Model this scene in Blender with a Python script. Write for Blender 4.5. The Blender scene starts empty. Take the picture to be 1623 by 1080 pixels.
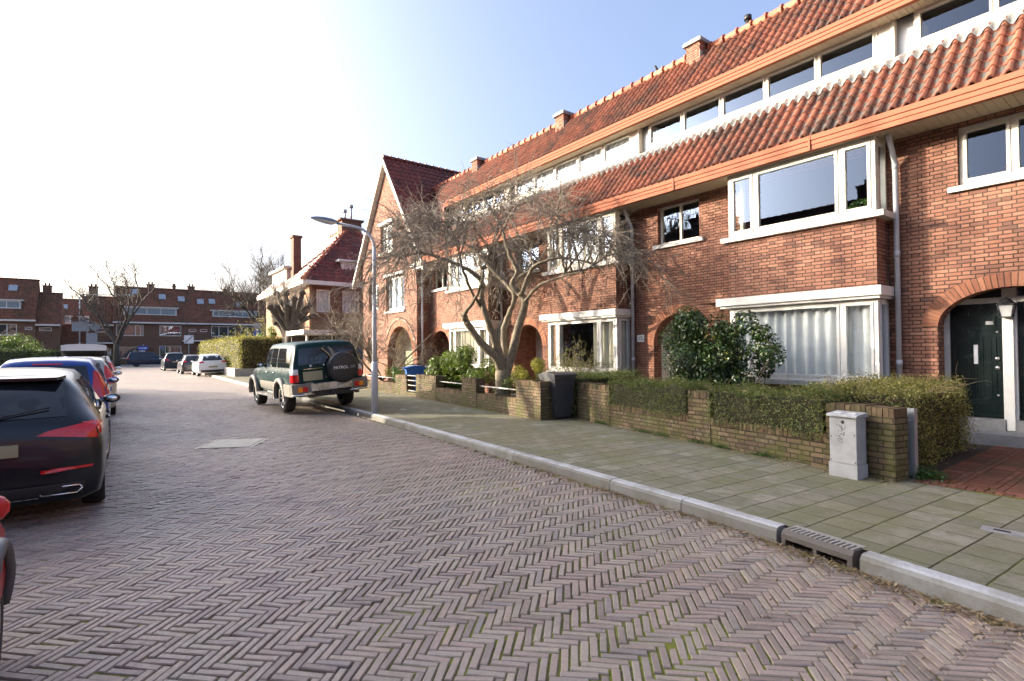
import bpy, bmesh, math, random
from mathutils import Vector, Matrix
R = math.radians
rnd = random.Random(7)
S = bpy.context.scene
# ------------------------------------------------------------ camera, sky, sun, exposure
cam_d = bpy.data.cameras.new('camera'); cam = bpy.data.objects.new('camera', cam_d); S.collection.objects.link(cam)
S.camera = cam
cam_d.sensor_width = 36; cam_d.lens = 840 / 1623 * 36; cam_d.clip_start = .05; cam_d.clip_end = 900
yaw, pitch, roll = R(36.9), R(1.0), R(.5)
dv = Vector((math.sin(yaw)*math.cos(pitch), math.cos(yaw)*math.cos(pitch), math.sin(pitch)))
r0 = Vector((math.cos(yaw), -math.sin(yaw), 0)); u0 = r0.cross(dv)
rv = math.cos(roll)*r0 - math.sin(roll)*u0; uv_ = math.sin(roll)*r0 + math.cos(roll)*u0
cam.matrix_world = Matrix(((rv.x, uv_.x, -dv.x, 0), (rv.y, uv_.y, -dv.y, 0), (rv.z, uv_.z, -dv.z, 1.63), (0, 0, 0, 1)))
SUN_EL, SUN_AZ = 13.5, -44.0          # azimuth clockwise from +Y
w = bpy.data.worlds.new("World"); S.world = w; w.use_nodes = True
wn = w.node_tree; bg = wn.nodes['Background']
sky = wn.nodes.new('ShaderNodeTexSky'); sky.sky_type = 'NISHITA'; sky.sun_disc = False
sky.sun_elevation = R(SUN_EL); sky.sun_rotation = R(SUN_AZ); sky.air_density = .6; sky.dust_density = 10; sky.ozone_density = 2.0
hs = wn.nodes.new('ShaderNodeHueSaturation'); hs.inputs['Saturation'].default_value = .93; wn.links.new(sky.outputs[0], hs.inputs['Color']); wn.links.new(hs.outputs[0], bg.inputs[0]); bg.inputs[1].default_value = .15
sl = bpy.data.lights.new('sun', 'SUN'); sl.energy = 2.4; sl.angle = R(.5); sl.color = (1, .86, .68)
so = bpy.data.objects.new('sun', sl); S.collection.objects.link(so)
sd = Vector((math.sin(R(SUN_AZ))*math.cos(R(SUN_EL)), math.cos(R(SUN_AZ))*math.cos(R(SUN_EL)), math.sin(R(SUN_EL))))
so.rotation_euler = (-sd).to_track_quat('-Z', 'Y').to_euler(); so.location = (-20, 20, 30)
S.view_settings.view_transform = 'Standard'; S.view_settings.look = 'None'; S.view_settings.gamma = 1
S.view_settings.exposure = 2.4
S.render.engine = 'CYCLES'; S.cycles.max_bounces = 8; S.cycles.transparent_max_bounces = 16

# ------------------------------------------------------------ node helpers
class NT:
    def __init__(s, name):
        s.mat = bpy.data.materials.new(name); s.mat.use_nodes = True; s.t = s.mat.node_tree
        s.b = s.t.nodes['Principled BSDF']; s.out = s.t.nodes['Material Output']
    def n(s, typ, **k):
        nd = s.t.nodes.new('ShaderNode' + typ)
        for a, v in k.items(): setattr(nd, a, v)
        return nd
    def l(s, a, b): s.t.links.new(a, b)
    def put(s, sock, v):
        if hasattr(v, 'links') or hasattr(v, 'is_linked'): s.l(v, sock)
        else: sock.default_value = v
    def m(s, op, a, b=None, c=None, clamp=False):
        nd = s.n('Math', operation=op); nd.use_clamp = clamp
        for i, v in enumerate((a, b, c)):
            if v is not None: s.put(nd.inputs[i], v)
        return nd.outputs[0]
    def mix(s, f, a, b, mode='MIX'):
        nd = s.n('MixRGB', blend_type=mode)
        for i, v in enumerate((f, a, b)):
            if isinstance(v, tuple) and len(v) == 3: v = v + (1,)
            s.put(nd.inputs[i], v)
        return nd.outputs[0]
    def noise(s, vec, scale, detail=3, rough=.55, out=0):
        nd = s.n('TexNoise'); nd.inputs['Scale'].default_value = scale; nd.inputs['Detail'].default_value = detail
        nd.inputs['Roughness'].default_value = rough
        if vec is not None: s.l(vec, nd.inputs['Vector'])
        return nd.outputs[out]
    def ramp(s, f, stops, interp='LINEAR'):
        nd = s.n('ValToRGB'); cr = nd.color_ramp; cr.interpolation = interp
        while len(cr.elements) < len(stops): cr.elements.new(.5)
        for e, (p, c) in zip(cr.elements, stops):
            e.position = p; e.color = (c[0], c[1], c[2], 1) if isinstance(c, tuple) else (c, c, c, 1)
        s.l(f, nd.inputs[0]); return nd.outputs[0]
    def mr(s, v, a, b, c=0., d=1.):
        nd = s.n('MapRange'); s.put(nd.inputs[0], v)
        for i, q in enumerate((a, b, c, d)): nd.inputs[i+1].default_value = q
        return nd.outputs[0]
    def obj(s): return s.n('TexCoord').outputs['Object']
    def uv(s): return s.n('UVMap').outputs[0]
    def geo(s): return s.n('NewGeometry').outputs['Position']
    def attr(s, name='rnd', out='Fac'):
        nd = s.n('Attribute'); nd.attribute_name = name; return nd.outputs[out]
    def bump(s, h, strength=.5, dist=.01):
        nd = s.n('Bump'); nd.inputs['Strength'].default_value = strength; nd.inputs['Distance'].default_value = dist
        s.l(h, nd.inputs['Height']); s.l(nd.outputs[0], s.b.inputs['Normal'])
    def set(s, **k):
        for a, v in k.items():
            a = {'base': 'Base Color', 'rough': 'Roughness', 'metal': 'Metallic', 'spec': 'Specular IOR Level', 'coat': 'Coat Weight', 'coatr': 'Coat Roughness', 'trans': 'Transmission Weight', 'alpha': 'Alpha', 'sub': 'Subsurface Weight', 'emis': 'Emission Color', 'emst': 'Emission Strength'}[a]
            if isinstance(v, tuple) and len(v) == 3: v = v + (1,)
            s.put(s.b.inputs[a], v)
        return s

def plain(name, col, rough=.6, metal=0, spec=.5, coat=0, var=.12, scale=6., bump=0., grime=0.):
    t = NT(name); P = t.geo()
    f = t.noise(P, scale, 4)
    c = t.mix(t.mr(f, .3, .7, 0, 1), tuple(x*(1-var) for x in col), tuple(min(1, x*(1+var)) for x in col))
    if grime: c = t.mix(t.mr(t.noise(P, 2.3, 6, .7), .5, .75, 0, grime), c, (.09, .085, .06))
    t.set(base=c, rough=t.mr(f, .3, .7, max(0, rough-.08), min(1, rough+.08)), metal=metal, spec=spec, coat=coat)
    if bump: t.bump(t.noise(P, scale*6, 5), bump, .01)
    return t.mat

def brick_mat(name, cols, mortar, rough=.85, moss=0., dirt=.3, H=.0625, U=.33, bumpd=.008, stain=.0):
    """bricks laid stretcher-header in every course; cols = ramp stops over a random number per brick"""
    t = NT(name); sep = t.n('SeparateXYZ'); uvn = t.uv()
    wob = t.noise(uvn, 9, 2, .5, 1)
    wv = t.n('VectorMath', operation='MULTIPLY_ADD'); t.l(wob, wv.inputs[0]); wv.inputs[1].default_value = (.006, .006, 0); t.l(uvn, wv.inputs[2])
    t.l(wv.outputs[0], sep.inputs[0])
    u, v = sep.outputs[0], sep.outputs[1]
    vr = t.m('DIVIDE', v, H); row = t.m('FLOOR', vr); fv = t.m('FRACT', vr)
    par = t.m('MULTIPLY', row, .5)
    uo = t.m('ADD', t.m('DIVIDE', u, U), par); cell = t.m('FLOOR', uo); fu = t.m('FRACT', uo)
    hd = t.m('GREATER_THAN', fu, .6667)
    dh = t.m('MULTIPLY', t.m('MINIMUM', t.m('MINIMUM', fu, t.m('SUBTRACT', 1, fu)), t.m('ABSOLUTE', t.m('SUBTRACT', fu, .6667))), U)
    dvv = t.m('MULTIPLY', t.m('MINIMUM', fv, t.m('SUBTRACT', 1, fv)), H)
    d = t.m('MINIMUM', dh, dvv)
    mk = t.mr(d, .004, .0085)
    cv = t.n('CombineXYZ'); t.l(t.m('ADD', t.m('MULTIPLY', cell, 2), hd), cv.inputs[0]); t.l(row, cv.inputs[1])
    wn_ = t.n('TexWhiteNoise'); wn_.noise_dimensions = '3D'; t.l(cv.outputs[0], wn_.inputs[0])
    c = t.ramp(wn_.outputs[0], cols)
    P = t.geo()
    c = t.mix(t.mr(t.noise(P, 60, 4, .7), .3, .8, 0, .28), c, (.10, .05, .035))
    c = t.mix(t.mr(t.noise(P, .7, 5, .65), .38, .72, 0, dirt), c, (.075, .055, .045))
    c = t.mix(t.mr(t.noise(P, .35, 3, .6), .42, .66, 0, dirt*.9), c, tuple(x*.55 for x in cols[1][1]))
    c = t.mix(t.mr(t.noise(P, 1.8, 6, .75), .56, .74, 0, dirt*1.1), c, (.46, .30, .21))
    if stain: c = t.mix(t.mr(t.noise(P, 2.2, 6, .8), .55, .7, 0, stain), c, (.55, .5, .44))
    mo = t.mix(t.mr(t.noise(P, 3, 3), .35, .7), mortar, tuple(x*.55 for x in mortar))
    c = t.mix(mk, mo, c)
    if moss:
        sz = t.n('SeparateXYZ'); t.l(P, sz.inputs[0])
        g = t.m('MULTIPLY', t.mr(t.noise(P, 3.5, 6, .75), .42, .62), t.mr(sz.outputs[2], 1.1, .1, .35, 1))
        c = t.mix(t.m('MULTIPLY', g, moss), c, (.085, .10, .022))
    t.set(base=c, rough=rough, spec=.25)
    h = t.m('ADD', mk, t.m('MULTIPLY', t.noise(P, 90, 4), .35))
    h = t.m('ADD', h, t.m('MULTIPLY', wn_.outputs[0], .3))
    t.bump(h, .9, bumpd)
    return t.mat

def attr_mat(name, stops, rough=.8, noise_scale=30, nv=.25, spec=.3, dirt=None, dscale=1.5, damt=.5, dlo=.45, dhi=.65, bump=.4, sheen=0):
    """colour picked per piece from the random face attribute"""
    t = NT(name); P = t.geo()
    c = t.ramp(t.attr(), stops)
    c = t.mix(t.mr(t.noise(P, noise_scale, 5, .7), .3, .75, 0, nv), c, tuple(x*.35 for x in stops[0][1]))
    if dirt: c = t.mix(t.mr(t.noise(P, dscale, 6, .7), dlo, dhi, 0, damt), c, dirt)
    t.set(base=c, rough=rough, spec=spec)
    if bump: t.bump(t.noise(P, noise_scale*3, 4, .7), bump, .006)
    return t.mat

def glass_mat(name, tint=(.86, .9, .9), refl=.55, base=.035):
    t = NT(name); t.t.nodes.remove(t.b)
    tr = t.n('BsdfTransparent'); tr.inputs[0].default_value = tint + (1,)
    gl = t.n('BsdfGlossy'); gl.inputs['Roughness'].default_value = .008; gl.inputs[0].default_value = (.50, .66, 1, 1)
    gm = t.n('NewGeometry'); dt = t.n('VectorMath', operation='DOT_PRODUCT'); t.l(gm.outputs['Normal'], dt.inputs[0]); t.l(gm.outputs['Incoming'], dt.inputs[1])
    fr_ = t.m('MULTIPLY_ADD', t.m('POWER', t.m('SUBTRACT', 1, t.m('ABSOLUTE', dt.outputs['Value']), clamp=True), 5), .96, .04)
    bp = t.n('Bump'); bp.inputs['Strength'].default_value = .03; bp.inputs['Distance'].default_value = .02
    t.l(t.noise(t.geo(), .8, 0), bp.inputs['Height']); t.l(bp.outputs[0], gl.inputs['Normal'])
    f = t.m('MULTIPLY_ADD', fr_, refl, base, clamp=True)
    mx = t.n('MixShader'); t.l(f, mx.inputs[0]); t.l(tr.outputs[0], mx.inputs[1]); t.l(gl.outputs[0], mx.inputs[2])
    t.l(mx.outputs[0], t.out.inputs[0]); return t.mat

def paint(name, col, flake=.0, rough=.35, metal=0.):
    t = NT(name); P = t.geo()
    d = t.mr(t.noise(P, 5, 5, .7), .5, .8, 0, .18)
    t.set(base=t.mix(d, col, tuple(min(1, x*.8+.04) for x in col)), rough=rough, metal=metal, coat=.35, coatr=.05, spec=.3)
    return t.mat

def leaf_mat(name, stops, rough=.45, trans=.25, spec=.4):
    t = NT(name)
    c = t.ramp(t.attr(), stops)
    t.set(base=c, rough=rough, spec=spec)
    tl = t.n('BsdfTranslucent'); t.l(t.mix(1, c, (1.3, 1.5, .6), 'MULTIPLY'), tl.inputs[0])
    mx = t.n('MixShader'); mx.inputs[0].default_value = trans
    t.l(t.b.outputs[0], mx.inputs[1]); t.l(tl.outputs[0], mx.inputs[2]); t.l(mx.outputs[0], t.out.inputs[0])
    return t.mat

M = {}
# sunlit Dutch facade brick
FB = [(0, (.27, .125, .082)), (.25, (.335, .155, .10)), (.5, (.39, .19, .125)), (.75, (.31, .138, .09)), (.9, (.25, .105, .07)), (1, (.16, .085, .065))]
M['brick'] = brick_mat('facade_brick', FB, (.085, .066, .052), dirt=.30, bumpd=.014)
M['brick_far'] = brick_mat('brown_brick', [(0, (.17, .09, .06)), (.5, (.25, .135, .085)), (1, (.20, .085, .055))], (.18, .15, .12))
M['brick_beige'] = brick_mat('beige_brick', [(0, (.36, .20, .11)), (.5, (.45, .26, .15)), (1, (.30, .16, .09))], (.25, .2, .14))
M['brick_garden'] = brick_mat('garden_wall_brick', [(0, (.085, .065, .04)), (.3, (.16, .115, .07)), (.6, (.21, .15, .09)), (.85, (.13, .085, .055)), (1, (.26, .19, .12))], (.065, .055, .04), moss=.8, dirt=.5, bumpd=.02, stain=.25, H=.066)
M['brick_white'] = brick_mat('white_painted_brick', [(0, (.72, .68, .6)), (1, (.8, .76, .68))], (.5, .46, .4), dirt=.1)
M['arch'] = attr_mat('arch_brick', [(0, (.22, .09, .055)), (.5, (.34, .14, .08)), (1, (.41, .19, .11))], .85, 40, .3, bump=.6)
M['mortar'] = plain('mortar', (.11, .09, .07), .95, bump=.4)
M['tile'] = attr_mat('orange_pantile', [(0, (.14, .05, .036)), (.3, (.25, .085, .052)), (.7, (.34, .13, .08)), (1, (.24, .075, .048))], .72, 18, .45, .2, dirt=(.05, .042, .036), dscale=1.3, damt=.85, dlo=.44, dhi=.64)
M['tile_red'] = attr_mat('dark_red_pantile', [(0, (.13, .028, .02)), (.5, (.20, .045, .03)), (1, (.27, .065, .045))], .5, 18, .3, .45, dirt=(.05, .04, .03), dscale=1.1, damt=.5)
M['tile_brown'] = attr_mat('brown_pantile', [(0, (.15, .065, .042)), (.5, (.22, .09, .055)), (1, (.28, .115, .07))], .7, 8, .3, .3, dirt=(.06, .07, .03), dscale=.6, damt=.5)
M['ridge'] = attr_mat('ridge_tile', [(0, (.28, .06, .03)), (1, (.5, .15, .08))], .6, 14, .3, .4, dirt=(.2, .18, .12), damt=.3)
M['fascia'] = plain('apricot_fascia_paint', (.30, .115, .07), .85, spec=.1, var=.06, scale=3, grime=.12)
M['soffit'] = plain('cream_soffit_paint', (.44, .38, .28), .8, spec=.15, var=.06, grime=.2)
M['white'] = plain('white_frame_paint', (.70, .685, .64), .55, spec=.25, var=.05, grime=.2)
M['cream'] = plain('cream_frame_paint', (.60, .565, .49), .6, spec=.25, var=.06, grime=.25)
M['sill'] = plain('weathered_sill', (.55, .53, .49), .8, spec=.2, var=.12, grime=.45, bump=.2)
M['lead'] = plain('lead_flashing', (.24, .235, .225), .75, spec=.2, var=.3, scale=5, bump=.5, grime=.3)
M['zinc'] = plain('zinc_sheet', (.36, .38, .40), .45, metal=.5, var=.12)
M['pipe'] = plain('grey_downpipe_plastic', (.50, .51, .53), .5, var=.05)
M['glass'] = glass_mat('window_glass')
M['glass_far'] = glass_mat('far_window_glass', refl=1.2, base=.12)
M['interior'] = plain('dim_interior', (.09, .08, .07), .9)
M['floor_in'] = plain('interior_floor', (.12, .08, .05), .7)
M['curtain'] = plain('net_curtain', (.74, .73, .72), .9, var=.05)
M['curtain_warm'] = plain('cream_curtain', (.70, .63, .50), .9, var=.08)
M['door_dark'] = plain('bottle_green_door', (.010, .018, .018), .22, coat=.5, var=.1)
M['door_grey'] = plain('grey_plank_door', (.075, .072, .07), .45, var=.1)
M['door_brown'] = plain('brown_door', (.07, .03, .018), .35, coat=.3)
M['metal'] = plain('brushed_metal', (.55, .55, .55), .3, metal=.9)
M['black'] = plain('black_plastic', (.018, .018, .02), .5)
M['binblk'] = plain('anthracite_bin_plastic', (.035, .038, .045), .5, var=.15, grime=.3)
M['binblue'] = plain('blue_bin_plastic', (.02, .12, .42), .45)
M['stone'] = plain('bluestone_step', (.20, .20, .20), .7, var=.2, scale=8, bump=.3, grime=.2)
M['cabinet'] = plain('grey_cabinet_concrete', (.36, .365, .37), .8, spec=.2, var=.15, scale=5, bump=.25, grime=.3)
M['concrete'] = plain('concrete', (.34, .33, .30), .85, var=.15, bump=.4, grime=.3)
M['soil'] = plain('garden_soil', (.045, .032, .02), .95, var=.4, bump=.8)
M['signblue'] = plain('sign_blue', (.02, .07, .42), .35)
M['signgrey'] = plain('sign_back_grey', (.33, .35, .38), .4, metal=.4)
M['signwhite'] = plain('sign_white', (.75, .75, .75), .35)
M['tyre'] = plain('tyre_rubber', (.018, .018, .018), .8, bump=.3)
M['rim'] = plain('alloy_rim', (.52, .53, .55), .28, metal=.85)
M['rimdark'] = plain('dark_rim', (.05, .05, .055), .35, metal=.6)
M['chrome'] = plain('chrome', (.8, .8, .8), .08, metal=1, var=.02)
M['carglass'] = glass_mat('car_glass', (.16, .18, .19), 2.0, .06)
M['red'] = plain('red_lamp_lens', (.55, .008, .012), .12, coat=.4, var=.15, scale=40)
M['lampwhite'] = plain('clear_lamp_lens', (.62, .60, .6), .12, coat=1, var=.1, scale=60)
M['amber'] = plain('amber_lens', (.75, .22, .01), .15, coat=1)
M['plate'] = plain('blurred_number_plate', (.30, .28, .17), .5, var=.05)
M['well'] = plain('wheel_well_dark', (.008, .008, .008), .9)
M['lettering'] = plain('white_lettering', (.75, .75, .75), .5)
M['bark'] = plain('grey_brown_bark', (.17, .14, .10), .85, var=.4, scale=14, bump=.7)
M['bark2'] = plain('mossy_bark', (.20, .165, .11), .85, var=.35, scale=9, bump=.8)
M['twig'] = plain('pale_twig', (.20, .17, .135), .8, var=.3, scale=5)
M['barkfar'] = plain('distant_bark', (.075, .06, .045), .9, var=.3)

# ------------------------------------------------------------ mesh building
class MB:
    def __init__(s): s.v = []; s.f = []; s.m = []; s.c = []; s.u = []; s.s = []; s.mx = None
    def add(s, p):
        p = Vector(p)
        if s.mx is not None: p = s.mx @ p
        s.v.append((p.x, p.y, p.z)); return len(s.v)-1
    def face(s, pts, m=0, c=0., uv=None, sm=False):
        s.f.append([s.add(p) for p in pts]); s.m.append(m); s.c.append(c); s.u.append(uv); s.s.append(sm)
    def idx(s, ids, m=0, c=0., sm=False): s.f.append(list(ids)); s.m.append(m); s.c.append(c); s.u.append(None); s.s.append(sm)
    def box(s, a, b, m=0, c=0., skip=''):
        x0, y0, z0 = a; x1, y1, z1 = b
        if x0 > x1: x0, x1 = x1, x0
        if y0 > y1: y0, y1 = y1, y0
        if z0 > z1: z0, z1 = z1, z0
        i = [s.add(p) for p in ((x0,y0,z0),(x1,y0,z0),(x1,y1,z0),(x0,y1,z0),(x0,y0,z1),(x1,y0,z1),(x1,y1,z1),(x0,y1,z1))]
        for k, q in (('b',(0,3,2,1)),('t',(4,5,6,7)),('f',(0,1,5,4)),('k',(2,3,7,6)),('l',(3,0,4,7)),('r',(1,2,6,5))):
            if k not in skip: s.idx([i[j] for j in q], m, c)
    def tube(s, pts, rad, n=8, m=0, c=0., sm=True, caps=True):
        pts = [Vector(p) for p in pts]; rings = []; up = None
        for i, p in enumerate(pts):
            d = (pts[min(i+1, len(pts)-1)] - pts[max(i-1, 0)])
            if d.length < 1e-7: d = Vector((0, 0, 1))
            d.normalize()
            if up is None: up = d.orthogonal().normalized()
            a = (up - d*up.dot(d))
            a = a.normalized() if a.length > 1e-5 else d.orthogonal().normalized()
            up = a; b = d.cross(a); r = rad[i] if hasattr(rad, '__len__') else rad
            rings.append([s.add(p + (a*math.cos(2*math.pi*k/n) + b*math.sin(2*math.pi*k/n))*r) for k in range(n)])
        for i in range(len(rings)-1):
            for k in range(n): s.idx((rings[i][k], rings[i][(k+1)%n], rings[i+1][(k+1)%n], rings[i+1][k]), m, c, sm)
        if caps: s.idx(rings[0][::-1], m, c); s.idx(rings[-1], m, c)
    def lathe(s, prof, n=20, o=(0,0,0), ax='z', m=0, c=0., sm=True, mats=None):
        o = Vector(o)
        def P(r, h, a):
            q = (r*math.cos(a), r*math.sin(a), h)
            if ax == 'x': q = (h, r*math.cos(a), r*math.sin(a))
            if ax == 'y': q = (r*math.sin(a), h, r*math.cos(a))
            return o + Vector(q)
        rings = [[s.add(P(r, h, 2*math.pi*k/n)) for k in range(n)] for r, h in prof]
        for i in range(len(rings)-1):
            for k in range(n): s.idx((rings[i][k], rings[i][(k+1)%n], rings[i+1][(k+1)%n], rings[i+1][k]), mats[i] if mats else m, c, sm)
    def prism(s, poly, h0, h1, ax='z', m=0, c=0., sides=True):
        def P(a, b, h): return {'z': (a, b, h), 'x': (h, a, b), 'y': (a, h, b)}[ax]
        A = [s.add(P(a, b, h0)) for a, b in poly]; B = [s.add(P(a, b, h1)) for a, b in poly]; n = len(poly)
        s.idx(A[::-1], m, c); s.idx(B, m, c)
        for i in range(n): s.idx((A[i], A[(i+1)%n], B[(i+1)%n], B[i]), m, c)
    def obox(s, c0, sx, sy, sz, rot=0., m=0, c=0., mat=None):
        old = s.mx; t = Matrix.Translation(c0) @ (mat if mat is not None else Matrix.Rotation(rot, 4, 'Z'))
        s.mx = t if old is None else old @ t; s.box((-sx/2, -sy/2, -sz/2), (sx/2, sy/2, sz/2), m, c); s.mx = old
    def build(s, name, mats, parent=None, loc=(0,0,0), rz=0., smooth=None, **tags):
        me = bpy.data.meshes.new(name); me.from_pydata(s.v, [], s.f)
        mats = mats if isinstance(mats, (list, tuple)) else [mats]
        for q in mats: me.materials.append(M[q] if isinstance(q, str) else q)
        me.polygons.foreach_set('material_index', s.m)
        me.polygons.foreach_set('use_smooth', [bool(x) if smooth is None else smooth for x in s.s])
        at = me.attributes.new('rnd', 'FLOAT', 'FACE'); at.data.foreach_set('value', s.c)
        ul = me.uv_layers.new(name='UVMap'); buf = [0.]*(2*len(me.loops)); V = s.v; k = 0
        for fi, f in enumerate(s.f):
            uvs = s.u[fi]
            if uvs is None:
                n = me.polygons[fi].normal; ax, ay, az = abs(n.x), abs(n.y), abs(n.z)
                if ax >= ay and ax >= az: sel = (1, 2)
                elif ay >= az: sel = (0, 2)
                else: sel = (1, 0)
                for i in f: buf[k] = V[i][sel[0]]; buf[k+1] = V[i][sel[1]]; k += 2
            else:
                for q in uvs: buf[k] = q[0]; buf[k+1] = q[1]; k += 2
        ul.data.foreach_set('uv', buf); me.update()
        o = bpy.data.objects.new(name, me); S.collection.objects.link(o); o.parent = parent; o.location = loc
        if rz: o.rotation_euler.z = rz
        tag(o, **tags); return o
def tag(o, label=None, cat=None, group=None, kind=None):
    if label: o['label'] = label
    if cat: o['category'] = cat
    if group: o['group'] = group
    if kind: o['kind'] = kind
    return o
def thing(name, label, cat, loc=(0,0,0), rz=0., group=None):
    o = bpy.data.objects.new(name, None); S.collection.objects.link(o); o.location = loc; o.rotation_euler.z = rz
    o.empty_display_size = .3; return tag(o, label, cat, group)
def copy_tree(o, parent=None, first=True):
    c = o.copy(); S.collection.objects.link(c); c.parent = parent
    for ch in [q for q in bpy.data.objects if q.parent == o]: copy_tree(ch, c)
    return c
# ------------------------------------------------------------ ground, road, pavement
KP = [(3.5, -8), (3.85, -3), (4.13, 0), (4.28, 1.2), (4.36, 1.7), (4.44, 2.2), (4.52, 3), (4.58, 4.2), (4.66, 5.6), (4.76, 8), (4.88, 10.5), (4.93, 13), (4.93, 16), (5.0, 25), (5.15, 37), (5.3, 50), (5.4, 66), (6.2, 70), (9, 71.5), (14, 72), (60, 72)]
def kerb_x(y):
    for (x0, y0), (x1, y1) in zip(KP, KP[1:]):
        if y0 <= y <= y1: return x0 + (x1-x0)*(y-y0)/(y1-y0)
    return KP[0][0]
g = MB(); g.face([(-400,-400,-.06),(400,-400,-.06),(400,400,-.06),(-400,400,-.06)])
M['ground'] = plain('ground_soil', (.10, .09, .06), .95, var=.3, scale=.2)
g.build('ground', 'ground', kind='structure')

PV = [(0, (.22, .18, .165)), (.2, (.34, .27, .235)), (.45, (.42, .325, .275)), (.65, (.37, .325, .28)), (.82, (.45, .38, .30)), (.93, (.27, .245, .24)), (1, (.50, .38, .29))]
def paver_tone(t, c, P):
    n1 = t.noise(P, .35, 4, .6); n2 = t.noise(P, 1.6, 6, .7)
    c = t.mix(t.mr(n1, .35, .65, 0, .35), c, (.25, .165, .14))
    c = t.mix(t.mr(t.noise(P, .5, 3, .6), .4, .7, 0, .4), c, (.33, .29, .22))
    c = t.mix(t.mr(n2, .5, .72, 0, .4), c, (.15, .135, .08))
    c = t.mix(t.mr(t.noise(P, 2.4, 6, .8), .55, .72, 0, .5), c, (.46, .38, .30))
    c = t.mix(t.mr(t.noise(P, .22, 2, .5), .45, .62, 0, .22), c, (.20, .20, .22))
    return c
t = NT('clay_paver_near'); P = t.geo()
c = t.ramp(t.attr(), PV); c = paver_tone(t, c, P)
c = t.mix(t.mr(t.noise(P, 70, 4, .75), .3, .75, 0, .35), c, (.07, .055, .05))
c = t.mix(t.mr(t.noise(P, 220, 3, .8), .62, .78, 0, .35), c, (.42, .36, .3))
t.set(base=c, rough=t.mr(t.noise(P, 25, 4), .3, .7, .38, .72), spec=.5); t.bump(t.noise(P, 120, 5, .75), .7, .004); M['paver'] = t.mat
t = NT('joint_sand_and_moss'); P = t.geo()
c = t.mix(t.mr(t.noise(P, 150, 3), .4, .6), (.06, .05, .038), (.17, .14, .10))
mm = t.m('MULTIPLY', t.mr(t.noise(P, .9, 5, .7), .40, .54), t.mr(t.noise(P, 30, 3), .3, .5))
c = t.mix(mm, c, (.19, .21, .04)); t.set(base=c, rough=.95, spec=.1); t.bump(t.noise(P, 160, 4), 1, .008); M['joint'] = t.mat
PW = .051; RA = R(45)
t = NT('clay_paver_far'); P = t.geo(); rt = t.n('Mapping'); rt.inputs['Rotation'].default_value = (0, 0, -RA); t.l(P, rt.inputs[0])
sp = t.n('SeparateXYZ'); t.l(rt.outputs[0], sp.inputs[0])
a = t.m('DIVIDE', sp.outputs[0], PW); b = t.m('DIVIDE', sp.outputs[1], -PW); a0 = t.m('FLOOR', a); b0 = t.m('FLOOR', b); fa = t.m('FRACT', a); fb = t.m('FRACT', b)
k = t.m('FLOORED_MODULO', t.m('SUBTRACT', a0, b0), 8); isH = t.m('LESS_THAN', k, 3.5)
ia = t.m('SUBTRACT', a0, t.m('MULTIPLY', isH, k)); ib = t.m('SUBTRACT', b0, t.m('MULTIPLY', t.m('SUBTRACT', 1, isH), t.m('SUBTRACT', 7, k)))
cv = t.n('CombineXYZ'); t.l(ia, cv.inputs[0]); t.l(ib, cv.inputs[1]); t.l(isH, cv.inputs[2])
wn_ = t.n('TexWhiteNoise'); wn_.noise_dimensions = '3D'; t.l(cv.outputs[0], wn_.inputs[0])
c = paver_tone(t, t.ramp(wn_.outputs[0], PV), P)
jH = t.m('MINIMUM', fb, t.m('SUBTRACT', 1, fb)); jV = t.m('MINIMUM', fa, t.m('SUBTRACT', 1, fa))
j = t.m('ADD', t.m('MULTIPLY', isH, jH), t.m('MULTIPLY', t.m('SUBTRACT', 1, isH), jV)); mk = t.mr(j, .03, .12)
c = t.mix(mk, (.05, .043, .032), c); t.set(base=c, rough=.68, spec=.4); t.bump(mk, .4, .01); M['paver_far'] = t.mat

road = MB()
NEAR = 21.0
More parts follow.
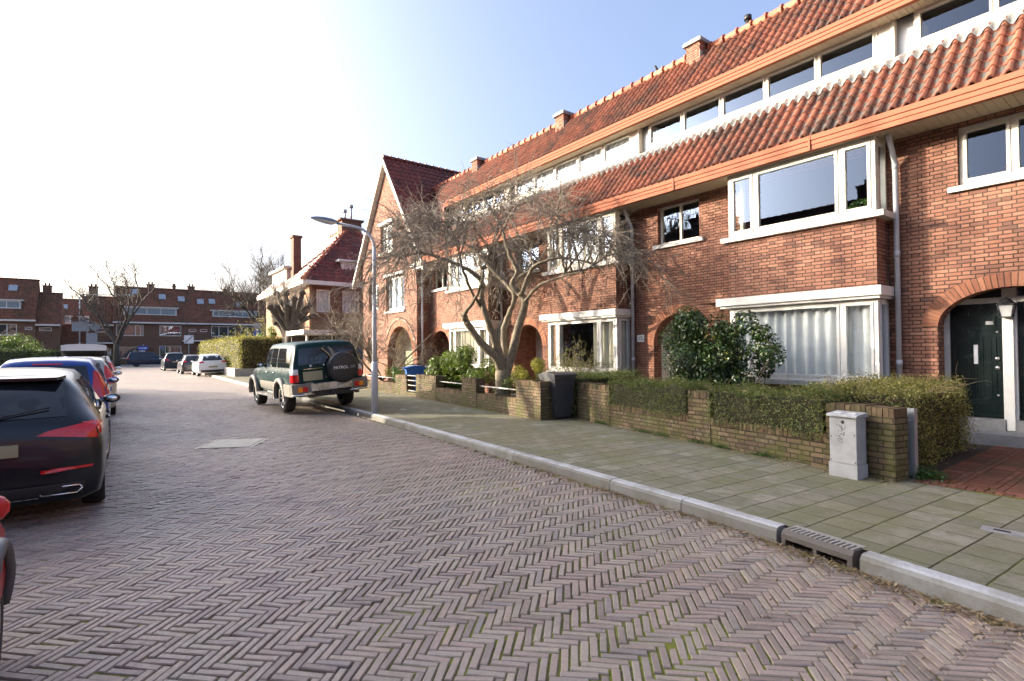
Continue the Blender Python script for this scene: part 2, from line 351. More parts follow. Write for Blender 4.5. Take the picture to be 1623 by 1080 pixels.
# near bed
L_ = -4.2
ys = [-3 + i*1.0 for i in range(25)]
for y0, y1 in zip(ys, ys[1:]): road.face([(L_, y0, -.012), (kerb_x(y0)+.02, y0, -.012), (kerb_x(y1)+.02, y1, -.012), (L_, y1, -.012)], 1)
ca, sa = math.cos(RA), math.sin(RA)
def in_grate(x, y): return 1.2 < x < 2.25 and 9.9 < y < 11.4 and abs((x-1.72)*.87-(y-10.62)*.49) < .46 and abs((x-1.72)*.49+(y-10.62)*.87) < .46
ext = int(24/PW)
rr = random.Random(3)
def paver(a0, b0, la, lb):
    ac, bc = (a0+la/2)*PW, (b0+lb/2)*PW
    x, y = ac*ca - bc*sa, ac*sa + bc*ca
    x += .022*math.sin(y*.9+1.3*math.sin(x*.6)) + .010*math.sin(x*2.3+y*1.7); y += .025*math.sin(x*.8+.9*math.sin(y*.5)) + .010*math.sin(y*2.1-x*1.9)
    if y < -.6 or y > NEAR or x < -4.1 or x > kerb_x(y) - .05 or in_grate(x, y): return
    if x > 811 or (y < 1.2 and x < -1.5): return
    hx, hy = la*PW/2 - rr.uniform(.0025, .0065), lb*PW/2 - rr.uniform(.0025, .0065)
    rot = RA + rr.gauss(0, .019); c_, s_ = math.cos(rot), math.sin(rot)
    z = rr.gauss(0, .0018) + .005*math.sin(x*1.3+y*.7)*math.sin(y*1.1-x*.4) + .003*math.sin(x*3.1)*math.sin(y*2.7); tx, ty = rr.gauss(0, .020), rr.gauss(0, .020)
    x += rr.gauss(0, .0015); y += rr.gauss(0, .0015)
    def q(u, v, zz): return (x + u*c_ - v*s_, y + u*s_ + v*c_, z + zz + (u*tx + v*ty))
    col = rr.random(); be = .0045
    top = [q(-hx+be,-hy+be,0), q(hx-be,-hy+be,0), q(hx-be,hy-be,0), q(-hx+be,hy-be,0)]
    mid = [q(-hx,-hy,-.006), q(hx,-hy,-.006), q(hx,hy,-.006), q(-hx,hy,-.006)]
    it = [road.add(p) for p in top]; im = [road.add(p) for p in mid]; ib_ = [road.add((p[0], p[1], -.016)) for p in mid] if y < 9 else None
    road.idx(it, 0, col)
    for e in range(4):
        f = (e+1) % 4; road.idx((im[e], im[f], it[f], it[e]), 0, col)
        if ib_: road.idx((ib_[e], ib_[f], im[f], im[e]), 0, col)
for i in range(-20, ext):
    for jj in range(-ext, ext):
        k = (i - jj) % 8
        if k == 0: paver(i, -jj-1, 4, 1)
        elif k == 7: paver(i, -jj-4, 1, 4)
far = [(-4.2, -3), (kerb_x(NEAR), NEAR)]
yy = [NEAR, 25, 30, 37, 50, 66]
for y0, y1 in zip(yy, yy[1:]): road.face([(-4.2, y0, -.002), (kerb_x(y0)+.02, y0, -.002), (kerb_x(y1)+.02, y1, -.002), (-4.2, y1, -.002)], 2)
road.face([(-4.2, 66, -.002), (5.42, 66, -.002), (6.2, 70, -.002), (14, 72, -.002), (60, 72, -.002), (60, 83, -.002), (-60, 83, -.002), (-60, 71, -.002), (-6, 71, -.002)], 2)
road.face([(-4.2, -40, -.014), (2, -40, -.014), (4.05, -3, -.014), (-4.2, -3, -.014)], 2)
road.build('road', ['paver', 'joint', 'paver_far'], kind='structure')

# pavement tiles
t = NT('mossy_concrete_pavement_tiles'); P = t.geo(); rt = t.n('Mapping'); rt.inputs['Rotation'].default_value = (0, 0, R(4)); t.l(P, rt.inputs[0])
wob = t.noise(P, 3, 2, .5, 1); wv = t.n('VectorMath', operation='MULTIPLY_ADD'); t.l(wob, wv.inputs[0]); wv.inputs[1].default_value = (.02, .02, 0); t.l(rt.outputs[0], wv.inputs[2])
sp = t.n('SeparateXYZ'); t.l(wv.outputs[0], sp.inputs[0])
b = t.m('DIVIDE', sp.outputs[1], .305); b0 = t.m('FLOOR', b); fb = t.m('FRACT', b)
a = t.m('ADD', t.m('DIVIDE', sp.outputs[0], .305), t.m('MULTIPLY', b0, .5)); a0 = t.m('FLOOR', a); fa = t.m('FRACT', a)
jb = t.m('MINIMUM', fb, t.m('SUBTRACT', 1, fb)); ja = t.m('MINIMUM', fa, t.m('SUBTRACT', 1, fa)); j = t.m('MINIMUM', jb, t.m('MULTIPLY', ja, 1.6))
cv = t.n('CombineXYZ'); t.l(a0, cv.inputs[0]); t.l(b0, cv.inputs[1]); wn_ = t.n('TexWhiteNoise'); wn_.noise_dimensions = '3D'; t.l(cv.outputs[0], wn_.inputs[0])
c = t.ramp(wn_.outputs[0], [(0, (.15, .145, .115)), (.5, (.21, .20, .155)), (1, (.27, .255, .205))])
c = t.mix(t.mr(t.noise(P, 130, 3, .8), .45, .8, 0, .55), c, (.36, .34, .29))
c = t.mix(t.mr(t.noise(P, 45, 4, .8), .5, .8, 0, .6), c, (.07, .065, .045))
c = t.mix(t.mr(t.noise(P, 6, 6, .75), .45, .62, 0, .55), c, (.10, .105, .055))
c = t.mix(t.mr(t.noise(P, 18, 5, .8), .60, .72, 0, .5), c, (.34, .32, .26))
c = t.mix(t.mr(t.noise(P, 1.3, 6, .7), .38, .62, 0, .75), c, (.15, .15, .075))
c = t.mix(t.mr(t.noise(P, .6, 4, .6), .5, .7, 0, .5), c, (.22, .17, .115))
mk = t.mr(j, .008, .034)
jc = t.mix(t.mr(t.noise(P, 2.2, 5, .7), .42, .6), (.04, .035, .022), (.085, .105, .02))
c = t.mix(mk, jc, c); t.set(base=c, rough=.85, spec=.25)
h = t.m('ADD', t.m('ADD', mk, t.m('MULTIPLY', t.noise(P, 150, 4, .8), .35)), t.m('MULTIPLY', wn_.outputs[0], .25)); t.bump(h, .8, .009); M['pave'] = t.mat
PX = [(7.0, -8), (7.15, 2.0), (7.2, 2.95), (8.1, 8.3), (7.35, 8.65), (7.85, 15.6), (7.9, 20), (8.6, 33), (6.0, 36.9), (6.1, 50), (6.3, 66), (9, 70), (20, 71), (60, 71)]
pv = MB()
outer = [(kerb_x(y)+.12 if y < 68 else None, y) for y in (-8, -3, 0, 1.2, 2.4, 4, 5.6, 8, 10.5, 13, 16, 25, 37, 50, 66)]
def lx(tab, y):
    for (x0, y0), (x1, y1) in zip(tab, tab[1:]):
        if y0 <= y <= y1 and y1 > y0: return x0 + (x1-x0)*(y-y0)/(y1-y0)
    return tab[-1][0]
PB = [(7.0, -8), (7.15, 2.0), (7.4, 2.95), (8.3, 8.3), (8.6, 12), (8.9, 33), (8.9, 35.5), (6.4, 36.5), (6.5, 66)]
yl = sorted(set([q[1] for q in outer] + [2.0, 2.95, 8.3, 12, 20, 30, 33, 35.5, 36.5]))
for y0, y1 in zip(yl, yl[1:]):
    pv.face([(kerb_x(y0)+.13, y0, .118), (lx(PB, y0)+.2, y0, .118), (lx(PB, y1)+.2, y1, .118), (kerb_x(y1)+.13, y1, .118)])
pv.build('pavement', 'pave', kind='structure')
pv = MB(); pv.face([(-9, -30, .118), (-4.33, -30, .118), (-4.33, 68, .118), (-9, 68, .118)]); pv.face([(-60, 83.15, .118), (60, 83.15, .118), (60, 87.6, .118), (-60, 87.6, .118)])
pv.face([(5.5, 66, .118), (60, 66, .118), (60, 71.8, .118), (14.3, 71.8, .118), (9, 71.3, .118), (6.4, 70, .118)])
pv.build('pavement', 'pave', kind='structure')
# kerb stones
t = NT('concrete_kerb'); P = t.geo(); sp = t.n('SeparateXYZ'); t.l(t.n('NewGeometry').outputs['Normal'], sp.inputs[0])
c = t.mix(t.mr(t.noise(P, 40, 5, .7), .3, .7), (.36, .365, .37), (.50, .51, .52))
c = t.mix(t.mr(t.noise(P, 2, 5, .7), .45, .65, 0, .6), c, (.16, .145, .10))
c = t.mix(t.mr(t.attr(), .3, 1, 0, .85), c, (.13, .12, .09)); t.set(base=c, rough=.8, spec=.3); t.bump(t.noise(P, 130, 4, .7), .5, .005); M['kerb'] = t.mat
kb = MB(); s = 0.; pts = []
y = -8.
while y < 66: pts.append((kerb_x(y), y)); y += .05
def kerb_run(pts, L=1.0, skip=None, sg=1):
    acc = 0; start = pts[0]; last = pts[0]
    for p in pts[1:]:
        acc += math.dist(p, last); last = p
        if acc >= L:
            if not (skip and skip(start, p)):
                d = Vector((p[0]-start[0], p[1]-start[1])).normalized(); n = Vector((d.y, -d.x))*sg
                a_ = Vector(start) + d*.005; b_ = Vector(p) - d*.005; col = rr.random(); dz = rr.gauss(0, .002)
                prof = [(0, -.1), (0, .085+dz), (.02, .112+dz), (.045, .122+dz), (.135, .122+dz), (.135, -.1)]
                A = [kb.add((a_.x+n.x*u, a_.y+n.y*u, z)) for u, z in prof]; B = [kb.add((b_.x+n.x*u, b_.y+n.y*u, z)) for u, z in prof]
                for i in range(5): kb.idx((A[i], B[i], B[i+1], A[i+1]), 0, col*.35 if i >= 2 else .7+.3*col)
                kb.idx(A, 0, col); kb.idx(B[::-1], 0, col)
            start = p; acc = 0
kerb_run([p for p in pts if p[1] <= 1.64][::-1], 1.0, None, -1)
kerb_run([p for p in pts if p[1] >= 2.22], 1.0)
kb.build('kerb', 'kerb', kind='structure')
kb = MB(); kerb_run([(-4.2 + 0*i, 66 - .1*i) for i in range(960)], 1.0); kerb_run([(60-.1*i, 83.02) for i in range(1200)][::-1], 1.0); kb.build('kerb', 'kerb', kind='structure')
# kerb inlet
gi = thing('gully_inlet', 'cast iron gully inlet with slotted top set in the kerb', 'drain', (kerb_x(1.93), 1.93, 0), math.atan2(-.16, 1))
b_ = MB(); b_.prism([(.0, .045), (.0, .085), (.03, .118), (.14, .118), (.14, .045)], -.285, .285, 'y'); b_.box((0.001, -.285, -.03), (.139, -.25, .0445)); b_.box((0.001, .25, -.03), (.139, .285, .0445)); b_.box((.001,-.015,-.03),(.139,.015,.0445)); b_.box((.125, -.25, -.05), (.138, .25, .044))
b_.build('inlet_frame', plain('rusty_cast_iron', (.10, .085, .075), .7, grime=.5, bump=.3), gi)
b_ = MB()
for i in range(14): b_.box((.035, -.272+i*.04, .1185), (.15, -.252+i*.04, .125))
b_.box((.141, -.28, .09), (.20, .28, .121)); b_.build('slotted_lid', plain('galvanised_lid', (.34, .33, .3), .6, metal=.3, grime=.3), gi)
# road drain
rd = thing('road_drain', 'pale ribbed rectangular drain cover set in the brick road', 'drain', (1.72, 10.62, 0), R(-29.5))
b_ = MB(); b_.box((-.47, -.47, -.03), (.47, .47, -.004)); b_.build('drain_frame', plain('drain_concrete', (.09, .08, .065), .8, bump=.3), rd)
b_ = MB()
for i in range(11): b_.box((-.40, -.42+i*.08, -.004), (.40, -.372+i*.08, .006))
b_.box((-.46, -.46, -.004), (-.43, .46, .005)); b_.box((.43, -.46, -.004), (.46, .46, .005))
b_.build('drain_ribs', plain('drain_rib_metal', (.62, .57, .46), .55, metal=.2), rd)
for i, (x, y, r_, lb) in enumerate([(5.77, 1.08, .13, 'small square metal valve cover in the pavement tiles near the kerb corner'), (5.95, 12.6, .1, 'small pale valve cover in the pavement beyond the lamp post')]):
    v_ = thing('valve_cover', lb, 'valve cover', (x, y, .118), R(4), 'valve covers in the pavement')
    b_ = MB(); b_.box((-r_*.5, -r_, 0), (r_*.5, r_, .008)); b_.build('cover_plate', 'zinc', v_)
    b_ = MB(); b_.box((-r_*.18, -r_*.4, .008), (r_*.18, r_*.4, .010)); b_.build('lifting_slot', 'black', v_)

# gardens and front path
sl_ = MB(); sl_.face([(7.3, 2.0, .128), (10.8, 2.0, .128), (10.8, 33, .128), (8.8, 33, .128), (7.95, 15.6, .128), (7.6, 9, .128), (8.4, 8.2, .128)])
sl_.face([(6.3, 36.6, .128), (40, 36.6, .128), (40, 66, .128), (6.3, 66, .128)]); sl_.face([(8.9, 26, .126), (40, 26, .126), (40, 36.6, .126), (8.9, 36.6, .126)])
sl_.face([(-60, 87.6, .1), (60, 87.6, .1), (60, 89, .1), (-60, 89, .1)])
sl_.build('garden_soil', 'soil', kind='structure')
pb = MB(); yq = 2.02; rq = random.Random(5)
M['pathbrick'] = attr_mat('path_brick', [(0, (.13, .05, .03)), (.4, (.20, .075, .045)), (.8, (.15, .07, .05)), (1, (.28, .11, .07))], .8, 50, .35, dirt=(.05, .06, .025), dscale=1.6, damt=.6, bump=.6)
pb.face([(7.1, -3, .12), (10.95, -3, .12), (10.95, 2.05, .12), (7.1, 2.05, .12)], 1)
pat = 0
while yq > -2.8:
    if pat % 3 == 0:
        x = 7.25
        while x < 10.8: pb.box((x+.002, yq-.205, .12), (x+.049, yq-.003, .136+rq.gauss(0, .001)), 0, rq.random(), 'b'); x += .052
        yq -= .208
    else:
        x = 7.25 + (.1 if pat % 3 == 1 else 0)
        while x < 10.7: pb.box((x+.002, yq-.062, .12), (x+.203, yq-.003, .136+rq.gauss(0, .001)), 0, rq.random(), 'b'); x += .207
        yq -= .066
    pat += 1
for i in range(60): pb.box((7.14, 2.0-i*.075, .12), (7.24, 2.07-i*.075-.004, .134+rq.gauss(0, .002)), 0, rq.random()*.4+.6, 'b')
pb.build('front_path', ['pathbrick', 'joint'], kind='structure')

# ------------------------------------------------------------ building helpers
def wall_x(mb, x, y0, y1, z0, z1, holes=(), m=0, depth=.28, mr_=None):
    """wall facing -x with rectangular or arched holes (ya, yb, za, zb, spring) and reveals"""
    mr_ = m if mr_ is None else mr_
    ys = sorted({y0, y1, *[h[0] for h in holes], *[h[1] for h in holes]}); zs = sorted({z0, z1, *[h[2] for h in holes], *[h[3] for h in holes]})
    for a, b in zip(ys, ys[1:]):
        for c, d in zip(zs, zs[1:]):
            if any(h[0]-1e-6 <= a and b <= h[1]+1e-6 and h[2]-1e-6 <= c and d <= h[3]+1e-6 for h in holes): continue
            mb.face([(x, b, c), (x, a, c), (x, a, d), (x, b, d)], m)
    for h in holes:
        ya, yb, za, zb = h[:4]
        if len(h) == 5:
            sp_ = h[4]; n = 20; cy = (ya+yb)/2; ry = (yb-ya)/2; rz_ = zb-sp_
            arc = [(cy - ry*math.cos(math.pi*i/n), sp_ + rz_*math.sin(math.pi*i/n)) for i in range(n+1)]
            for (p, q), (p2, q2) in zip(arc, arc[1:]):
                mb.face([(x, p2, q2), (x, p, q), (x, p, zb), (x, p2, zb)], m); mb.face([(x, p, q), (x, p2, q2), (x+depth, p2, q2), (x+depth, p, q)], mr_, sm=False)
            top = sp_
        else: top = zb; mb.face([(x, ya, zb), (x, yb, zb), (x+depth, yb, zb), (x+depth, ya, zb)], mr_)
        mb.face([(x, ya, za), (x, ya, top), (x+depth, ya, top), (x+depth, ya, za)], mr_); mb.face([(x, yb, za), (x+depth, yb, za), (x+depth, yb, top), (x, yb, top)], mr_)
        mb.face([(x, ya, za), (x+depth, ya, za), (x+depth, yb, za), (x, yb, za)], mr_)
def voussoirs(mb, x, ya, yb, zb, sp_, L=.21, seg=.058):
    cy = (ya+yb)/2; ry = (yb-ya)/2; rz_ = zb-sp_; per = math.pi*math.sqrt((ry*ry+rz_*rz_)/2); n = int(per/seg); q = random.Random(11)
    for i in range(n):
        a0 = math.pi*(i+.08)/n; a1 = math.pi*(i+.92)/n
        def pt(a, o):
            nx, nz = -math.cos(a)/ry, math.sin(a)/max(rz_, .01); l = math.hypot(nx, nz)
            return (cy - ry*math.cos(a) + o*nx/l, sp_ + rz_*math.sin(a) + o*nz/l)
        i0, i1, o0, o1 = pt(a0, -.004), pt(a1, -.004), pt(a0, L), pt(a1, L); xx = x - .012 - q.random()*.004; c = q.random()
        F = [(xx, *i0), (xx, *i1), (xx, *o1), (xx, *o0)]; Bk = [(x+.1, *i0), (x+.1, *i1), (x+.1, *o1), (x+.1, *o0)]
        ia = [mb.add(p) for p in F]; ib = [mb.add(p) for p in Bk]; mb.idx(ia[::-1], 0, c)
        for e in range(4): mb.idx((ia[e], ia[(e+1)%4], ib[(e+1)%4], ib[e]), 0, c)
    # mortar backing
    m_ = 40; P_ = [(cy - (ry)*math.cos(math.pi*i/m_), sp_ + rz_*math.sin(math.pi*i/m_)) for i in range(m_+1)]
    for i in range(m_):
        def pt(a, o):
            nx, nz = -math.cos(a)/ry, math.sin(a)/max(rz_, .01); l = math.hypot(nx, nz); return (cy - ry*math.cos(a) + o*nx/l, sp_ + rz_*math.sin(a) + o*nz/l)
        a0, a1 = math.pi*i/m_, math.pi*(i+1)/m_
        mb.face([(x-.005, *pt(a1, 0)), (x-.005, *pt(a0, 0)), (x-.005, *pt(a0, L)), (x-.005, *pt(a1, L))], 1)
RZ = {'-x': R(-90), '-y': 0, '+y': R(180), '+x': R(90)}
def window(parent, name, face, loc, W, H, splits=(), ft=.07, fd=.07, sash=.045, mat='cream', glass='glass', bars=(), trans=(), openers=(), curtain=None, label=None, gl_off=.03):
    """loc = lower left corner of the window seen from outside (frame face); splits = mullion centres along the width"""
    f = MB(); xs = [0.] + list(splits) + [W]
    f.box((0, 0, 0), (W, fd, ft)); f.box((0, 0, H-ft), (W, fd, H)); f.box((0, .001, ft), (ft, fd, H-ft)); f.box((W-ft, .001, ft), (W, fd, H-ft))
    for s_ in splits: f.box((s_-ft/2, .001, ft), (s_+ft/2, fd, H-ft))
    g_ = MB()
    for i, (a, b) in enumerate(zip(xs, xs[1:])):
        x0 = a + (ft if i == 0 else ft/2); x1 = b - (ft if i == len(xs)-2 else ft/2); zz = [ft] + list(trans) + [H-ft]
        for z0, z1 in zip(zz, zz[1:]):
            if z0 != ft: f.box((x0, .003, z0-.02), (x1, fd, z0+.02)); z0 += .02
            if z1 != H-ft: z1 -= .02
            p, q, u, v = x0, x1, z0, z1
            if sash:
                y = -.012
                f.box((p, y, u), (q, fd-.01, u+sash)); f.box((p, y, v-sash), (q, fd-.01, v)); f.box((p, y+.001, u+sash), (p+sash, fd-.01, v-sash)); f.box((q-sash, y+.001, u+sash), (q, fd-.01, v-sash))
                p += sash; q -= sash; u += sash; v -= sash
            g_.face([(p, gl_off, u), (q, gl_off, u), (q, gl_off, v), (p, gl_off, v)])
            for b_ in bars:
                xb = p + (q-p)*b_; f.box((xb-.012, gl_off-.012, u), (xb+.012, gl_off+.012, v))
    o = f.build(name, mat, parent, loc, RZ[face], label=label); g_.build('glass', glass, o)
    if curtain:
        cm, c0, c1, dep = curtain; c_ = MB(); n = int((c1-c0)*W*30)+4; q = random.Random(int(W*100)); ph = 0; pr = None
        for i in range(n+1):
            ph += q.uniform(.5, 1.5); x = W*(c0+(c1-c0)*i/n); y = dep + .042*math.sin(ph) + q.uniform(-.008, .008)
            cur = (c_.add((x, y, .03)), c_.add((x, y*.985, H-.04)))
            if pr: c_.idx((pr[0], cur[0], cur[1], pr[1]), 0, 0, True)
            pr = cur
        c_.build('curtain', cm, o)
    return o
def pantiles(mb, o, du, ds, W, L, tw=.2, tl=.28, m=0, amp=.035, seg=6, seed=1, keep=None, lim=None):
    o, du, ds = Vector(o), Vector(du).normalized(), Vector(ds).normalized(); nn = du.cross(ds).normalized()
    if nn.z < 0: nn = -nn
    nc, nr_ = max(1, round(W/tw)), max(1, round(L/tl)); tw, tl = W/nc, L/nr_; q = random.Random(seed)
    def hp(u):
        return amp*(math.sin(math.pi*u/.45) if u < .45 else -.45*math.sin(math.pi*(u-.45)/.55))
    for c in range(nc):
        for r_ in range(nr_):
            mid = o + du*((c+.5)*tw) + ds*((r_+.5)*tl)
            if keep and not keep(mid): continue
            col = min(1, max(0, q.gauss(.55, .24))); j = q.uniform(-.004, .004); A = []; B = []; Cc = []
            for k in range(seg+1):
                u = k/seg; h = hp(u); p = o + du*((c+u)*tw) + ds*(r_*tl + j)
                A.append(mb.add(p + nn*(h+.026))); B.append(mb.add(p + ds*(tl+.015) + nn*(h+.002))); Cc.append(mb.add(p + nn*(h-.004)))
            for k in range(seg):
                mb.idx((A[k], A[k+1], B[k+1], B[k]), m, col, True); mb.idx((Cc[k], Cc[k+1], A[k+1], A[k]), m, col*.6)
def ridge_caps(mb, a, b, r=.11, L=.34, seed=2, m=0):
    a, b = Vector(a), Vector(b); d = (b-a); n = max(1, int(d.length/L)); q = random.Random(seed)
    for i in range(n):
        p0 = a + d*(i/n); p1 = a + d*((i+1.12)/n); mb.tube([p0, p0+(p1-p0)*.12, p0+(p1-p0)*.13, p1], [r+.03, r+.03, r, r-.01], 8, m, q.random(), sm=True)
def gutter_profile(mb, y0, y1, x, z0, z1):
    # grooved timber fascia and gutter box running along y, front face at x
    h = z1 - z0
    P_ = [(x+.10, z0), (x, z0), (x, z0+h*.30), (x+.012, z0+h*.32), (x-.006, z0+h*.36), (x-.006, z0+h*.62), (x+.008, z0+h*.64), (x-.014, z0+h*.68), (x-.018, z1-.012), (x-.018, z1), (x+.02, z1), (x+.03, z1-.03), (x+.10, z1-.03)]
    mb.prism([(a, b) for a, b in P_], y0, y1, 'y')
# ------------------------------------------------------------ the terrace, one thing per house
def downpipe(parent, x, y, z1, z0=.13, top_in=.25, r=.042):
    p = MB(); p.tube([(x-.28, y, z1-.02), (x-.27, y, z1-.06), (x-.02, y, z1-.42), (x, y, z1-.5), (x, y, z0)], r, 10)
    for z in (z1-.5, 3.2, 1.35): p.tube([(x, y, z-.05), (x, y, z+.05)], r+.006, 10)
    return p.build('downpipe', 'pipe', parent)
def chimney(parent, x, y, z0, z1, sx=.75, sy=.42, pots=0, mat='brick', lead=True):
    c = MB(); c.box((x, y, z0-.6), (x+sx, y+sy, z1-.12), 0)
    o = c.build('chimney', mat, parent)
    k = MB(); k.box((x-.06, y-.06, z1-.12), (x+sx+.06, y+sy+.06, z1-.04)); k.box((x-.03, y-.03, z1-.04), (x+sx+.03, y+sy+.03, z1)); k.build('chimney_cap', 'stone', o)
    if pots:
        q = MB()
        for i in range(pots): q.lathe([(.09, z1), (.085, z1+.3), (.1, z1+.32), (.0, z1+.33)], 10, (x+sx/2, y+sy*(i+.5)/pots, 0))
        q.build('chimney_pot', 'tile', o)
    if lead:
        q = MB(); q.box((x-.012, y-.012, z0-.25), (x+sx*.6, y, z1-.35)); q.box((x-.05, y-.06, z0-.32), (x+.0, y+sy+.06, z0-.16)); q.build('chimney_flashing', 'lead', o)
    return o
def door(parent, loc, W, H, mat, style='panel', glass=False, label=None):
    d = MB(); d.box((0, 0, 0), (W, .045, H))
    if style == 'panel':
        for (a, b, c, e) in ((.12, .88, .05, .12), (.12, .40, .16, .72), (.60, .88, .16, .72), (.42, .58, .16, .60), (.12, .88, .78, .93)):
            x0, x1, z0, z1 = a*W, b*W, c*H, e*H
            d.box((x0, -.012, z0), (x1, 0, z0+.02)); d.box((x0, -.012, z1-.02), (x1, 0, z1)); d.box((x0, -.011, z0+.02), (x0+.02, 0, z1-.02)); d.box((x1-.02, -.011, z0+.02), (x1, 0, z1-.02)); d.box((x0+.06, -.008, z0+.06), (x1-.06, 0, z1-.06))
        d.box((0, -.03, .02), (W, 0, .07))
    else:
        n = 8
        for i in range(n): d.box((i*W/n+.006, -.012, .1), ((i+1)*W/n-.006, 0, H-.02))
    o = d.build('door', mat, parent, loc, RZ['-x'], label=label)
    h = MB(); hx = W*.9
    for z in (.52, .44): h = MB(); h.lathe([(0, -.05), (.028, -.045), (.03, -.03), (.012, -.02), (.012, 0)], 12, (hx, 0, H*z), 'y'); h.build('door_knob', 'metal', o)
    for z in (.75, .2): h = MB(); h.lathe([(0, -.02), (.016, -.018), (.016, 0)], 10, (hx, 0, H*z), 'y'); h.build('door_lock', 'metal', o)
    h = MB(); h.box((W*.46, -.02, H*.47), (W*.54, -.011, H*.64)); h.build('letter_slot', 'signwhite' if mat == 'door_dark' else 'metal', o)
    if style == 'panel' and mat == 'door_dark': h = MB(); h.box((W*.70, -.02, H*.815), (W*.84, -.011, H*.845)); h.build('nameplate', 'metal', o)
    return o
UNIT = 5.76
def lantern(parent, loc):
    l = MB(); w0, w1, h = .062, .092, .19
    l.box((-w0-.01, -w0-.01, 0), (w0+.01, w0+.01, .015)); l.prism([(-w1-.012, -w1-.012), (w1+.012, -w1-.012), (w1+.012, w1+.012), (-w1-.012, w1+.012)], h, h+.018); l.lathe([(.12, h+.018), (.06, h+.07), (.05, h+.09), (.015, h+.11), (.0, h+.13)], 10)
    for a in (-1, 1):
        for b in (-1, 1): l.tube([(a*w0, b*w0, .01), (a*w1, b*w1, h)], .009, 4)
    l.box((0, -.012, h+.03), (.17, .012, h+.05)); o = l.build('wall_lantern', 'black', parent, loc)
    g = MB(); A = [g.add((a*w0*.92, b*w0*.92, .016)) for a, b in ((-1, -1), (1, -1), (1, 1), (-1, 1))]; B = [g.add((a*w1*.95, b*w1*.95, h-.002)) for a, b in ((-1, -1), (1, -1), (1, 1), (-1, 1))]
    for e in range(4): g.idx((A[e], A[(e+1) % 4], B[(e+1) % 4], B[e]), 0)
    g.build('lantern_glass', plain('frosted_lantern_glass', (.5, .5, .48), .3), o); return o

